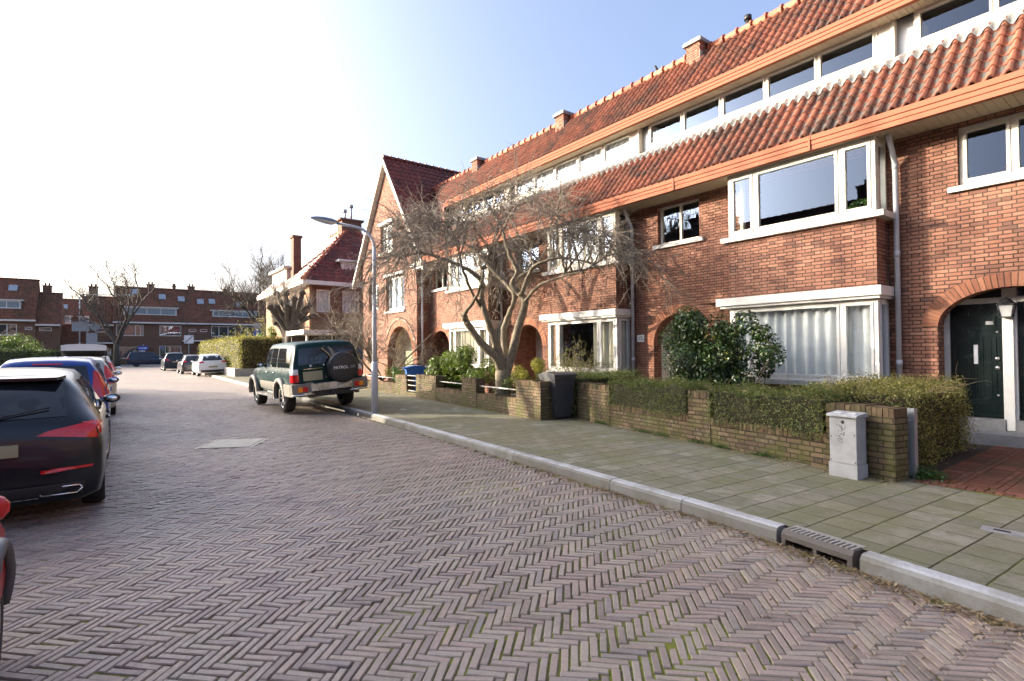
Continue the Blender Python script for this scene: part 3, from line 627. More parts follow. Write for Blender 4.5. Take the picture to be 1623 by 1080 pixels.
def house(Y0, label, bay=True, arch=(3.73, 5.21, 2.44, 1.75), door_='door_grey', door_style='plank', white_porch=False, upwin=(3.88, 5.04), lowroof=True, y_min=0., y_max=UNIT, curt=None, seed=0, dormer=True, up_y1=None, number=None):
    T = thing('terraced_house', label, 'house', (10.75, Y0, 0), 0, 'houses of the brick terrace')
    w_ = MB(); holes = [(arch[0], arch[1], .13, arch[2], arch[3])]
    if upwin: holes.append((upwin[0], upwin[1], 4.17, 5.12))
    if bay: holes += [(.32, 2.78, .3, 2.5), (.32, 2.78, 3.9, 5.15)]
    wall_x(w_, 0, y_min, y_max, 0, 5.26, holes, 0, .3)
    # rear and party walls, only seen from elsewhere
    w_.face([(4.2, y_min, 0), (4.2, y_max, 0), (4.2, y_max, 6), (4.2, y_min, 6)])
    for yy_ in (y_min, y_max): w_.face([(0.002, yy_, 0), (4.2, yy_, 0), (4.2, yy_, 5.26), (0.002, yy_, 5.26)])
    w_.build('wall', 'brick', T)
    # interior
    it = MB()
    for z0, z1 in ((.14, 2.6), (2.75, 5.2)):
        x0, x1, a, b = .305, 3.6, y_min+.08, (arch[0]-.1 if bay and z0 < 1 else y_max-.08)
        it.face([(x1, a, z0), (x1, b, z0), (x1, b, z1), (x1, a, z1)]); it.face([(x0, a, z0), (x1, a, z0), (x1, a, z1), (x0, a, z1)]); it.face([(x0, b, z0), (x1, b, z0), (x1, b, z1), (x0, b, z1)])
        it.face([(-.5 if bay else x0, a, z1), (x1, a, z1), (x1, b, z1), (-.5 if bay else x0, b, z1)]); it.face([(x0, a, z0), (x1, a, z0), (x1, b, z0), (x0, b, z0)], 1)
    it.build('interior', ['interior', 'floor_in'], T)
    # porch
    ya, yb, zt, zs = arch; pz = .16; p = MB(); pw = 1 if white_porch else 0; X1 = 1.0 if bay else .42
    p.face([(.3, yb+.02, pz), (X1, yb+.02, pz), (X1, yb+.02, zt+.1), (.3, yb+.02, zt+.1)], pw); p.face([(.3, ya-.02, pz), (X1, ya-.02, pz), (X1, ya-.02, zt+.1), (.3, ya-.02, zt+.1)], pw)
    p.face([(.3, ya-.02, zt+.1), (X1, ya-.02, zt+.1), (X1, yb+.02, zt+.1), (.3, yb+.02, zt+.1)], 1)
    p.face([(X1+.07, ya-.1, pz), (X1+.07, yb+.1, pz), (X1+.07, yb+.1, zt+.2), (X1+.07, ya-.1, zt+.2)], 2)
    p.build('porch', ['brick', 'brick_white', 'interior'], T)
    st = MB(); st.box((-.22 if not bay else -.12, ya-.12, .1), (X1+.05, yb+.12, pz+(.14 if not bay else 0))); st.build('doorstep', 'stone', T)
    fr = MB(); dz = pz + (.30 if not bay else 0)
    if bay:
        D0, D1 = ya+.28, yb-.30
        fr.box((X1-.03, D1, dz), (X1+.06, yb+.02, zt+.1)); fr.box((X1-.03, ya-.02, dz), (X1+.06, D0, zt+.1)); fr.box((X1-.031, D0, 2.24), (X1+.06, D1, 2.32))
        fr.build('door_frame', 'white', T); door(T, (X1, D1-.005, dz), D1-D0-.01, 2.07, door_, door_style)
    else:
        cy = (ya+yb)/2 + .10
        fr.box((X1-.05, cy-.085, dz-.149), (X1+.05, cy+.085, 2.72)); fr.box((X1-.10, cy-.05, dz-.148), (X1-.051, cy+.05, 2.1)); fr.box((X1-.03, yb-.055, dz), (X1+.05, yb+.02, zt+.1)); fr.box((X1-.03, ya-.02, dz), (X1+.05, ya+.055, zt+.1))
        fr.box((X1-.031, cy+.086, 2.305), (X1+.05, yb-.056, 2.39)); fr.box((X1-.031, ya+.056, 2.305), (X1+.05, cy-.086, 2.39))
        fr.build('door_frame', 'white', T)
        door(T, (X1, yb-.06, dz+.02), yb-.06-cy-.09, 1.82, 'door_dark', label='bottle green door left of the white post'); door(T, (X1, cy-.09, dz+.02), yb-.06-cy-.09, 1.82, 'door_dark', label='bottle green door right of the white post')
        th = MB(); th.box((X1-.12, cy+.06, dz-.16), (X1+.04, yb-.02, dz+.015)); th.box((X1-.12, ya+.02, dz-.16), (X1+.04, cy-.06, dz+.015)); th.build('threshold', 'stone', T)
        lantern(T, (X1-.20, cy, 2.06))
        hz = MB(); hz.face([(X1+.02, ya, 2.39), (X1+.02, yb, 2.39), (X1+.02, yb, 2.6), (X1+.02, ya, 2.6)]); hz.build('fanlight_glass', 'glass', T)
    v_ = MB(); voussoirs(v_, 0, ya, yb, zt, zs); v_.build('arch_bricks', ['arch', 'mortar'], T)
    if upwin:
        a, b = upwin; sp = [(b-a)/2] if b-a < 1.3 else [(b-a)/3, 2*(b-a)/3]
        if not bay: sp = [.63, 1.26]
        window(T, 'window', '-x', (.10 if bay else .06, b-.01, 4.18), b-a-.02, .93, sp, ft=.05, sash=.0 if bay else .045, mat='cream')
        s_ = MB(); s_.box((-.07, a-.12, 4.08), (.12, b+.12, 4.165)); s_.build('window_sill', 'sill', T)
    if bay:
        b_ = MB(); bx = -.55; a, b = .17, 2.83
        def skin(z0, z1):
            b_.box((bx, a, z0), (0, b, z1), 0)
        skin(2.64, 3.81); b_.build('bay_brickwork', 'brick', T); b_ = MB(); b_.box((bx, a, .1), (0, b, .93)); b_.build('bay_brickwork', 'brick', T)
        s_ = MB(); s_.box((bx-.09, a-.14, 3.80), (0, b+.14, 3.90)); s_.build('bay_sill', 'sill', T); s_ = MB(); s_.box((bx-.07, a-.05, .93), (0, b+.05, 1.02)); s_.build('bay_sill', 'sill', T)
        c_ = MB(); c_.box((bx-.15, a-.1, 2.49), (0, b+.22, 2.645)); c_.box((bx-.10, a-.06, 2.44), (0, b+.16, 2.49)); c_.build('bay_cornice', 'white', T)
        W = b-a
        up_c = curt.get('up') if curt else None; lo_c = curt.get('low') if curt else None
        window(T, 'bay_window', '-x', (bx+.01, b, 3.90), W, 1.28, [.56, 2.12], ft=.07, sash=.05, mat='cream', curtain=up_c)
        window(T, 'bay_side_window', '-y', (bx+.081, a+.01, 3.90), .45, 1.28, [], ft=.05, sash=.03, mat='cream'); window(T, 'bay_side_window', '+y', (-.02, b-.01, 3.90), .45, 1.28, [], ft=.05, sash=.03, mat='cream')
        window(T, 'bay_window', '-x', (bx+.01, b, 1.02), W, 1.43, [.42, 2.05] if not (curt and curt.get('wide')) else [2.1], ft=.07, sash=.04, mat='white', curtain=lo_c)
        window(T, 'bay_side_window', '-y', (bx+.081, a+.01, 1.02), .45, 1.43, [], ft=.07, sash=.03, mat='white'); window(T, 'bay_side_window', '+y', (-.02, b-.01, 1.02), .45, 1.43, [], ft=.05, sash=.03, mat='white')
        if lo_c:
            cc = MB()
            for i in range(9): cc.face([(bx+.09+i*.05, a+.08+.012*(i%2), 1.05), (bx+.14+i*.05, a+.08+.012*((i+1)%2), 1.05), (bx+.14+i*.05, a+.08+.012*((i+1)%2), 2.43), (bx+.09+i*.05, a+.08+.012*(i%2), 2.43)])
            cc.build('curtain', lo_c[0], T)
    # lower eaves
    sf = MB(); n = int((y_max-y_min)/.11)
    for i in range(n):
        ya_ = y_min + (y_max-y_min)*i/n; yb_ = y_min + (y_max-y_min)*(i+1)/n; sf.box((-.70, ya_+.003, 5.185), (0.0, yb_-.003, 5.20))
    sf.face([(-.70, y_min, 5.202), (0, y_min, 5.202), (0, y_max, 5.202), (-.7, y_max, 5.202)]); sf.build('soffit', 'soffit', T)
    gt = MB(); gutter_profile(gt, y_min, y_max, -.75, 5.17, 5.43); go = gt.build('gutter', 'fascia', T)
    for yy_ in (y_min+1.1, y_min+4.0): gt = MB(); gt.box((-.776, yy_, 5.165), (-.745, yy_+.035, 5.432)); gt.build('gutter_joint', 'fascia', go)
    rt_ = MB(); dx, dz_ = 1.10, 1.28; sl = math.hypot(dx, dz_)
    pantiles(rt_, (-.72, y_min, 5.44), (0, 1, 0), (dx, 0, dz_), y_max-y_min, sl, .2, .27, 0, .058, seed=10+seed)
    rt_.face([(-.72, y_min, 5.43), (-.72, y_max, 5.43), (.38, y_max, 6.71), (.38, y_min, 6.71)], 1)
    rt_.build('lower_roof', ['tile', 'interior'], T)
    # lead flashing and dormer
    y1u = up_y1 if up_y1 else y_max
    fl = MB(); q = random.Random(seed); k = int((y_max-y_min)/.025); pr = None
    for i in range(k+1):
        y = y_min + (y_max-y_min)*i/k; wv_ = .06+.055*math.sin(2*math.pi*(y-y_min)/(UNIT/29))+q.uniform(-.006, .006)
        cur = (fl.add((.20, y, 6.53+wv_)), fl.add((.33, y, 6.70+wv_*.35)), fl.add((.385, y, 6.80)))
        if pr: fl.idx((pr[0], cur[0], cur[1], pr[1]), 0, 0, True); fl.idx((pr[1], cur[1], cur[2], pr[2]), 0, 0, True)
        pr = cur
    fl.build('lead_flashing', 'lead', T)
    dm = MB(); d0, d1 = y_min+.14, y1u-.14
    dm.box((.42, d0, 6.6), (.70, d1, 6.86)); dm.box((.42, d0, 7.49), (.6, d1, 7.6)); dm.face([(.6, d0, 7.5), (2.6, d0, 7.5), (2.6, d1, 7.5), (.6, d1, 7.5)], 1); dm.box((.39, d0-.01, 6.80), (.42, d1+.01, 6.88))
    dm.face([(2.6, y_min, 6.6), (2.6, y1u, 6.6), (2.6, y1u, 7.7), (2.6, y_min, 7.7)], 1); dm.box((.42, d1-.01, 6.6), (1.2, d1, 7.6)); dm.box((.42, d0, 6.6), (1.2, d0+.01, 7.6))
    dm.face([(2.8, d0, 6.5), (2.8, d1, 6.5), (2.8, d1, 7.6), (2.8, d0, 7.6)], 1)
    dm.build('dormer', ['cream', 'interior'], T)
    wl = d1-d0-.28; wt = wl/5
    wd = window(T, 'dormer_window', '-x', (.40, d1-.02, 6.87), wl, .63, [wt*i for i in range(1, 5)], ft=.05, fd=.09, sash=.032, mat='cream', curtain=(curt or {}).get('dorm'))
    pn = MB(); pn.box((.405, d0+.012, 6.87), (.42, d0+.25, 7.49)); pn.box((.37, d0-.005, 6.6), (.40, d0+.05, 7.5)); pn.build('dormer_panel', 'cream', T)
    zc = MB(); zc.box((.52, y_min, 6.6), (.54, d0-.004, 7.5)); zc.build('zinc_cladding', 'zinc', T); zc = MB(); zc.box((.52, d1+.004, 6.6), (.54, y1u, 7.5)); zc.build('zinc_cladding', 'zinc', T)
    us = MB(); n = int((y1u-y_min)/.09)
    for i in range(n): us.box((.03, y_min+(y1u-y_min)*i/n+.003, 7.475), (.42, y_min+(y1u-y_min)*(i+1)/n-.003, 7.49))
    us.face([(.03, y_min, 7.492), (.42, y_min, 7.492), (.42, y1u, 7.492), (.03, y1u, 7.492)]); us.build('upper_soffit', 'soffit', T)
    gt = MB(); gutter_profile(gt, y_min, y1u, 0.0, 7.46, 7.69); gt.build('upper_gutter', 'fascia', T)
    ur = MB(); dx, dz_ = 1.32, 1.56; sl = math.hypot(dx, dz_)
    ye = 7.35 if up_y1 else y_max; yb_ = up_y1 if up_y1 else y_max
    pantiles(ur, (.03, y_min, 7.70), (0, 1, 0), (dx, 0, dz_), ye-y_min, sl, .2, .27, 0, .055, seed=30+seed, keep=(lambda p_: p_.y < yb_+.05+(p_.z-7.7)/1.56*3.1) if up_y1 else None)
    ur.face([(.03, y_min, 7.69), (.03, yb_, 7.69), (1.35, ye, 9.25), (1.35, y_min, 9.25)], 1); ur.face([(1.35, y_min, 9.25), (1.35, ye, 9.25), (4.3, ye, 5.9), (4.3, y_min, 5.9)], 0, .5)
    if up_y1: vc = MB(); vc.face([(.03, yb_+.06, 7.72), (1.35, ye+.05, 9.25), (1.35, ye+.05, 7), (.03, yb_+.06, 5.2)], 0, .4); vc.build('valley_side', 'tile_red', T)
    ob = ur.build('upper_roof', ['tile', 'interior'], T)
    rc = MB(); ridge_caps(rc, (1.35, y_min, 9.27), (1.35, ye, 9.27)); rc.build('ridge_tiles', 'ridge', ob)
    return T
hA = house(3.23-UNIT, 'brick terraced house at the right edge with twin bottle green doors under a wide arch', bay=False, arch=(3.47, 5.27, 2.52, 1.95), upwin=(3.08, 4.97), seed=1)

def unit(Y0, label, k, **kw): return house(Y0, label, seed=k, **kw)
hB = unit(3.23, 'brick terraced house with net curtains in its wide ground floor bay and grey plank door', 2, white_porch=True, curt=dict(low=('curtain', .0, 1., .16), wide=True), arch=(3.73, 5.21, 2.46, 1.72))
hC = unit(3.23+UNIT, 'brick terraced house with brown door behind the bare umbrella shaped tree', 3, door_='door_brown', door_style='panel', curt=dict(up=('curtain_warm', .0, 1., .15), low=('curtain_warm', .62, 1., .15), dorm=('curtain', .0, 1., .14)))
hD = unit(3.23+2*UNIT, 'brick terraced house next to the gabled wing behind the rhododendron', 4, door_='door_brown', door_style='panel', curt=dict(up=('curtain_warm', 0., 1., .14), low=('curtain_warm', 0., .9, .14)), up_y1=4.1)
for T, y, pots in ((hB, 4.45, 0), (hC, 3.75, 0), (hD, 3.15, 0)):
    chimney(T, 1.0, y, 8.95, 9.48, .8, .40)
for T in (hA, hB, hC, hD): pass
downpipe(hB, -.10, .02, 5.2); downpipe(hC, -.10, .02, 5.2); downpipe(hD, -.10, .02, 5.2)
vt = MB(); vt.tube([(1.4, 3.4, 9.1), (1.4, 3.4, 9.5)], .055, 8); vt.tube([(1.4, 3.4, 9.5), (1.4, 3.4, 9.6)], .09, 8); vt.build('roof_vent', 'black', hB)
vt = MB(); vt.tube([(1.4, .3, 9.1), (1.4, .3, 9.45), (1.3, .3, 9.52)], .035, 8); vt.build('roof_vent', 'black', hC)
# house number 15 on its enamel plate, and the dark plate by the third arch
def text(parent, s_, size, loc, face, mat, name='lettering', ext=.002, align='CENTER', up=None):
    cu = bpy.data.curves.new(name, 'FONT'); cu.body = s_; cu.size = size; cu.extrude = ext; cu.align_x = align; cu.align_y = 'CENTER'
    o = bpy.data.objects.new(name, cu); S.collection.objects.link(o); dg = bpy.context.evaluated_depsgraph_get(); dg.update()
    me = bpy.data.meshes.new_from_object(o.evaluated_get(dg)); bpy.data.objects.remove(o); me.materials.clear(); me.materials.append(M[mat])
    o = bpy.data.objects.new(name, me); S.collection.objects.link(o); o.parent = parent; o.location = loc; o.rotation_euler = (R(90), 0, RZ[face] if isinstance(face, str) else face)
    return o
n_ = MB(); n_.box((-.02, 5.50, 1.80), (-.002, 5.72, 1.98)); pl = n_.build('number_plate', 'signwhite', hB)
text(pl, '15', .15, (-.023, 5.61, 1.89), '-x', 'black', 'house_number')

# ------------------------------------------------------------ gabled house
G_ = thing('gabled_house', 'brick house with a steep street gable, arched porch and barge boards', 'house', (10.15, 20.15, 0))
gw = MB(); A0, A1 = 1.55, 3.75      # arch
GW = 6.0; ap = 3.0
wall_x(gw, 0, 0, GW, 0, 5.4, [(.35, 3.0, .13, 2.72, 1.35), (1.2, 3.15, 3.45, 5.05), (4.0, 5.2, 3.6, 4.9), (4.2, 5.4, 1.0, 2.3)], 0, .35)
hz = lambda y: 5.4 + 5.15*(1-abs(y-ap)/(ap+.75))*1.22
zt = 10.45
gw_pts = []
wl_, wr_ = 2.35, 3.75; wz0, wz1 = 6.25, 7.55
def gz(y): return zt - abs(y-ap)*1.40
def strip(ya, yb, za):  # gable strip from za to slope
    gw.face([(0, yb, za), (0, ya, za), (0, ya, gz(ya)), (0, yb, gz(yb))])
gw.face([(0, GW, 5.4), (0, 0, 5.4), (0, 0, gz(0)), (0, wl_, gz(0)), (0, wl_, 5.4)][1:2]+[(0, 0, 5.4), (0, 0, gz(0))][1:]+[(0, wl_, gz(wl_)), (0, wl_, 5.4)])
gw.face([(0, GW, 5.4), (0, wr_, 5.4), (0, wr_, gz(wr_)), (0, GW, gz(GW))])
gw.face([(0, wr_, 5.4), (0, wl_, 5.4), (0, wl_, wz0), (0, wr_, wz0)])
gw.face([(0, wr_, wz1), (0, wl_, wz1), (0, wl_, gz(wl_)), (0, ap, zt), (0, wr_, gz(wr_))])
for y in (wl_, wr_): gw.face([(0, y, wz0), (.2, y, wz0), (.2, y, wz1), (0, y, wz1)])
gw.face([(0, 0, 0), (0, 0, gz(0)), (.6, 0, gz(0)), (.6, 0, 0)]); gw.face([(0, GW, 0), (0, GW, gz(GW)), (7, GW, gz(GW)), (7, GW, 0)])
gw.face([(7, 0, 0), (7, GW, 0), (7, GW, gz(GW)), (7, ap, zt), (7, 0, gz(0))]); gw.face([(.6, 0, 0), (.6, 0, 6), (7, 0, 6), (7, 0, 0)])
gw.build('wall', 'brick', G_)
it = MB()
it.box((.4, .1, 3.0), (3.0, GW-.1, 5.35)); it.box((.4, 1.5, 5.5), (3.0, GW-1.5, 8.0))
it.box((.36, 3.2, .13), (3, GW-.1, 2.9)); it.build('interior', 'interior', G_)
v_ = MB(); voussoirs(v_, 0, .35, 3.0, 2.72, 1.35, .22); v_.build('arch_bricks', ['arch', 'mortar'], G_)
v_ = MB(); q = random.Random(4)
for i in range(34):
    a = math.pi*(i+.5)/34*.82+.28; rr_ = 1.38+.30; y = 1.675 - 1.325*math.cos(a)*1.24; z = 1.35 + 1.37*math.sin(a)*1.24
    v_.obox((-.02, y, z), .05, q.uniform(.03, .09), q.uniform(.03, .13), q.uniform(-.3, .3), 0, 0)
v_.build('arch_stones', plain('pale_arch_stones', (.45, .38, .30), .9, var=.4, bump=.6), G_)
p = MB(); X1 = .85
p.face([(.35, .33, .14), (X1, .33, .14), (X1, .33, 2.8), (.35, .33, 2.8)]); p.face([(.35, 3.02, .14), (X1, 3.02, .14), (X1, 3.02, 2.8), (.35, 3.02, 2.8)]); p.face([(X1, .3, .14), (X1, 3.05, .14), (X1, 3.05, 2.85), (X1, .3, 2.85)]); p.face([(.35, .3, 2.8), (X1, .3, 2.8), (X1, 3.05, 2.8), (.35, 3.05, 2.8)])
p.build('porch', plain('cream_render', (.82, .73, .56), .9, var=.06), G_)
window(G_, 'window', '-x', (.14, wr_, wz0+.02), wr_-wl_, wz1-wz0-.04, [.47, .93], ft=.07, mat='white', curtain=('curtain', 0, 1, .12), glass='glass')
window(G_, 'window', '-x', (.14, 3.15, 3.47), 1.95, 1.56, [.65, 1.3], ft=.07, mat='white', curtain=('curtain', 0, 1, .12))
window(G_, 'window', '-x', (.14, 5.2, 3.6), 1.2, 1.3, [.6], ft=.07, mat='white'); window(G_, 'window', '-x', (.14, 5.4, 1.0), 1.2, 1.3, [.6], ft=.07, mat='white')
s_ = MB(); s_.box((-.08, wl_-.1, wz1), (.05, wr_+.1, wz1+.13)); s_.box((-.08, wl_-.1, wz0-.1), (.12, wr_+.1, wz0)); s_.box((-.08, 1.1, 3.35), (.12, 3.25, 3.45)); s_.box((-.08, 1.1, 5.05), (.04, 3.25, 5.15)); s_.build('window_sill', 'white', G_)
bb = MB()
for sgn in (-1, 1):
    P0 = (ap, zt+.16); e = ap+.95; P1 = (ap+sgn*e, zt+.16-1.40*e); nn = .22
    bb.face([(-.22, P0[0], P0[1]), (-.22, P1[0], P1[1]), (-.22, P1[0], P1[1]-nn), (-.22, P0[0], P0[1]-nn*1.2)]); bb.face([(-.22, P0[0], P0[1]-nn*1.2), (-.22, P1[0], P1[1]-nn), (0, P1[0], P1[1]-nn), (0, P0[0], P0[1]-nn*1.2)])
    bb.face([(-.22, P0[0], P0[1]), (-.22, P1[0], P1[1]), (-.18, P1[0], P1[1]+.03), (-.18, P0[0], P0[1]+.03)]); bb.face([(-.18, P0[0], P0[1]+.03), (-.18, P1[0], P1[1]+.03), (-.18, P1[0], P1[1]-nn), (-.18, P0[0], P0[1]-nn*1.2)])
bb.build('barge_boards', 'cream', G_)
cb = MB(); cb.box((-.30, -1.0, 5.10), (.60, .05, 5.30)); cb.box((-.2, -.9, 5.0), (.6, 0, 5.10)); cb.build('eaves_corbel', 'cream', G_)
gr = MB(); L = math.hypot(1, 1.40)*(ap+.95)
pantiles(gr, (-.2, ap-(ap+.95), zt+.18-1.40*(ap+.95)), (1, 0, 0), (0, 1, 1.40), 4.6, L, .235, .30, 0, .045, seed=77, keep=lambda q: not (q.y < -1.0+.0 and q.x > .55))
gr.face([(-.2, -.95, zt+.15-1.40*(ap+.95)), (4.4, -.95, zt+.15-1.40*(ap+.95)), (4.4, ap, zt+.15), (-.2, ap, zt+.15)], 1)
gr.face([(-.2, ap, zt+.15), (7.2, ap, zt+.15), (7.2, GW+.9, zt+.15-1.4*(ap+.9)), (-.2, GW+.9, zt+.15-1.4*(ap+.9))], 0, .4); gr.face([(4.4, -.95, 5.0), (7.2, -.95, 5.0), (7.2, ap, zt+.15), (4.4, ap, zt+.15)], 0, .4)
ob = gr.build('gable_roof', ['tile_red', 'interior'], G_)
rc = MB(); ridge_caps(rc, (-.22, ap, zt+.22), (7.2, ap, zt+.22), .10, .36, 5); rc.build('ridge_tiles', 'tile_red', ob)
dp = MB(); dp.tube([(.2, -.10, 5.05), (.2, -.10, .13)], .045, 8); dp.build('downpipe', 'pipe', G_)
fm = MB(); fm.box((.60, .42, .62), (.64, 2.45, 1.62)); fm.build('porch_screen', plain('brushed_green_grey_metal', (.16, .17, .11), .35, metal=.6), G_)
fm = MB(); fm.box((.36, .9, .14), (.42, 2.5, .45)); fm.build('porch_plinth', 'brick', G_)
# ------------------------------------------------------------ row houses opposite and at the far end
def row_house(label, loc, rz, W, D=8., eave=5.8, ridge=10.9, wins=(), doors=(), dormers=(), skylights=(), chims=(), extra=None, mat='brick_far', roof='tile_brown', over=.35, group=None, tw=.3, gable=False, white_band=True):
    """front faces local -y, x runs 0..W; wins = (x0, x1, z0, z1, splits)"""
    T = thing('row_house', label, 'house', loc, rz, group)
    w_ = MB(); w_.mx = Matrix.Rotation(R(90), 4, 'Z')   # wall_x faces -x; rotate so that it faces -y: local y -> -x
    hs = [(-b, -a, c, d) for a, b, c, d, *_ in wins] + [(-b, -a, c, d) for a, b, c, d, *_ in doors]
    wall_x(w_, 0, -W, 0, 0, eave, hs, 0, .2); w_.mx = None
    rz_ = ridge; hd = D/2; t_ = (ridge-eave)/(hd+over)
    for x in (0.003, W-.003): w_.face([(x, 0, 0), (x, D, 0), (x, D, eave), (x, hd, rz_-.15), (x, 0, eave)])
    w_.face([(0, D, 0), (W, D, 0), (W, D, eave), (0, D, eave)]); w_.build('wall', mat, T)
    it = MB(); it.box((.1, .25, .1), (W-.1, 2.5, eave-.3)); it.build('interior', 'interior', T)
    for a, b, c, d, *sp in wins: window(T, 'window', '-y', (a, .08, c), b-a, d-c, sp[0] if sp else [], ft=.09, sash=0, mat='white', glass='glass_far', curtain=(sp[1] if len(sp) > 1 else None))
    for a, b, c, d, m_ in doors: q = MB(); q.box((a, .12, c), (b, .18, d)); q.box((a+.12, .10, c+(d-c)*.55), (b-.12, .12, d-.12)); q.build('door', m_, T)
    rf = MB(); sl = math.hypot(hd+over, ridge-eave)
    pantiles(rf, (0, -over, eave), (1, 0, 0), (0, hd+over, ridge-eave), W, sl, tw, .36, 0, .04, 4, seed=int(W*10))
    rf.face([(0, -over, eave-.02), (W, -over, eave-.02), (W, hd, ridge-.02), (0, hd, ridge-.02)], 0, .4); rf.face([(0, hd, ridge), (W, hd, ridge), (W, D+over, eave), (0, D+over, eave)], 0, .4)
    ro = rf.build('roof', roof, T); rc = MB(); ridge_caps(rc, (0, hd, ridge+.02), (W, hd, ridge+.02), .12, .45); rc.build('ridge_tiles', roof, ro)
    if white_band: gt = MB(); gt.box((-.05, -over-.12, eave-.16), (W+.05, -over+.05, eave+.04)); gt.box((0, -over+.05, eave-.14), (W, 0, eave-.10)); gt.build('gutter', 'white', T)
    ys_ = lambda z: -over + (z-eave)/t_
    for a, b, c, d, sp in dormers:
        o = MB(); y0 = ys_(c)-.1; y1 = ys_(d)+.3; o.box((a, y0, c), (b, y1, d)); o.box((a-.2, y0-.25, d), (b+.2, y1+.3, d+.12), 1); dd = o.build('dormer', ['zinc', 'white'], T)
        window(dd, 'window', '-y', (a+.08, y0-.03, c+.05), b-a-.16, d-c-.1, sp, ft=.09, fd=.02, sash=0, mat='white', glass='glass_far', gl_off=.008)
    for x, z in skylights:
        o = MB(); an = math.atan(t_); o.mx = Matrix.Translation((x, ys_(z), z)) @ Matrix.Rotation(an, 4, 'X'); o.box((-.42, -.5, .0), (.42, .5, .14)); s0 = o.build('skylight', 'zinc', T)
        o = MB(); o.mx = Matrix.Translation((x, ys_(z), z)) @ Matrix.Rotation(an, 4, 'X'); o.box((-.36, -.44, .14), (.36, .44, .15)); o.build('skylight_glass', M['skyglass'], s0)
    for x, wd, h in chims:
        o = MB(); o.box((x, hd-.3, ridge-.8), (x+wd, hd+.3, ridge+h)); o.box((x-.08, hd-.38, ridge+h), (x+wd+.08, hd+.38, ridge+h+.1)); c_ = o.build('chimney', mat, T)
        o = MB()
        for i in range(2): o.lathe([(.11, 0), (.1, .3), (.13, .34), (0, .36)], 8, (x+wd*(.28+.44*i), hd, ridge+h+.1))
        o.build('chimney_pot', roof, c_)
    if extra: extra(T)
    return T
tq = NT('skylight_pane'); tq.set(base=(.35, .38, .42), rough=.05, spec=1., metal=.3); M['skyglass'] = tq.mat
FG = 'brown row houses across the end of the street'
def ex_balcony(x0, x1, z=3.2):
    def f(T):
        b = MB(); b.box((x0, -.9, z), (x1, 0, z+.16)); b.build('balcony_slab', 'white', T)
        b = MB(); n = 12
        for i in range(n+1): b.box((x0+.2+(x1-x0-.4)*i/n-.015, -.84, z+.16), (x0+.2+(x1-x0-.4)*i/n+.015, -.81, z+.95))
        b.box((x0+.15, -.86, z+.95), (x1-.15, -.79, z+1.0)); b.build('balcony_rail', 'black', T)
    return f
def ex_orange(T):
    b = MB(); pts = [(5.15+1.1*math.sin(i*.5)*.3+1.2, 0) for i in range(3)]
    b.prism([(6.3, 4.1), (7.3, 4.1), (7.45, 4.5), (7.4, 5.3), (6.9, 5.3), (6.6, 5.0), (6.35, 4.6)], .32, .34, 'y'); b.build('orange_curtain', plain('orange_cloth', (.75, .16, .03), .8), T)
YF = 88.
row_house('brown row house with wide dormer behind the big bare street tree', (-.1, YF, 0), 0, 8.3, wins=[(.0+.3, 3.3, 3.95, 5.45, [2.1, 2.7], ('curtain', .5, .8, .3)), (5.1, 7.7, 3.95, 5.45, [2.5], ('curtain', 0, .3, .2)), (.6, 2.9, .9, 2.5, []), (5.1, 7.7, .7, 2.6, [.7], None)], doors=[(3.6, 4.5, .2, 2.3, 'door_brown'), (2.95, 3.5, .2, 2.4, 'white')], dormers=[(1.0, 7.2, 6.85, 7.85, [1.2, 2.6, 4.2])], skylights=[(2.3, 10.2), (5.6, 9.6), (8.0-.1, 9.4)][:3], chims=[(3.8, .9, .5), (6.9, .4, .4)], extra=ex_orange, group=FG)
row_house('brown row house with an iron balcony over an arched porch', (8.2, YF, 0), 0, 2.9, wins=[(.3, 1.2, 4.6, 5.0, []), (1.7, 2.6, 4.6, 5.0, [])], doors=[(.4, 1.3, .2, 2.3, 'door_brown'), (1.6, 2.5, .2, 2.3, 'white')], skylights=[(2.0, 9.1)], chims=[(.5, .9, .5)], extra=ex_balcony(-.5, 3.2), group=FG)
row_house('brown row house with a six light dormer left of the villa', (11.1, YF, 0), 0, 7.4, wins=[(.2, 3.4, 3.95, 5.45, [1., 2.2]), (4.0, 7.0, 3.95, 5.45, [1., 2.2]), (.5, 3.2, .7, 2.6, [.7]), (4.0, 6.8, .7, 2.6, [2.])], dormers=[(.4, 6.4, 6.85, 7.75, [.75, 2.2, 2.9, 3.9, 5.2])], skylights=[(.6, 9.2), (4.3, 8.9)], chims=[(2.3, .9, .4)], group=FG)
row_house('brown row house mostly hidden behind the villa', (18.5, YF, 0), 0, 9., wins=[(1, 4, 3.95, 5.45, [1., 2.])], dormers=[(1, 6, 6.85, 7.75, [1.2, 2.4, 3.6])], chims=[(5, .9, .4)], group=FG)
row_house('narrow brown house section with a balcony left of the big bare tree', (-2.6, YF+.4, 0), 0, 2.5, D=8, eave=5.4, ridge=9.4, wins=[(.6, 1.9, 4.4, 4.95, []), (1.9, 2.3, .9, 2.3, [])], doors=[(.5, 1.3, .2, 2.2, 'white')], chims=[(-.2, 1.0, 1.3)], extra=ex_balcony(-.2, 2.9, 2.9), group=FG)
row_house('brown row house with skylights at the left edge', (-17.8, YF, 0), 0, 10., ridge=11.2, wins=[(4.2, 8.3, 3.9, 5.3, [.9, 3.2], ('curtain_warm', .2, .8, .3)), (9.0, 9.7, 4.6, 5.0, []), (5, 7.5, .8, 2.5, [1.2])], dormers=[(4.8, 8.6, 7.2, 8.2, [1.2, 2.4])], skylights=[(5.6, 10.0), (7.6, 9.9), (1.5, 9.9)], chims=[(1., .9, .5)], group=FG)
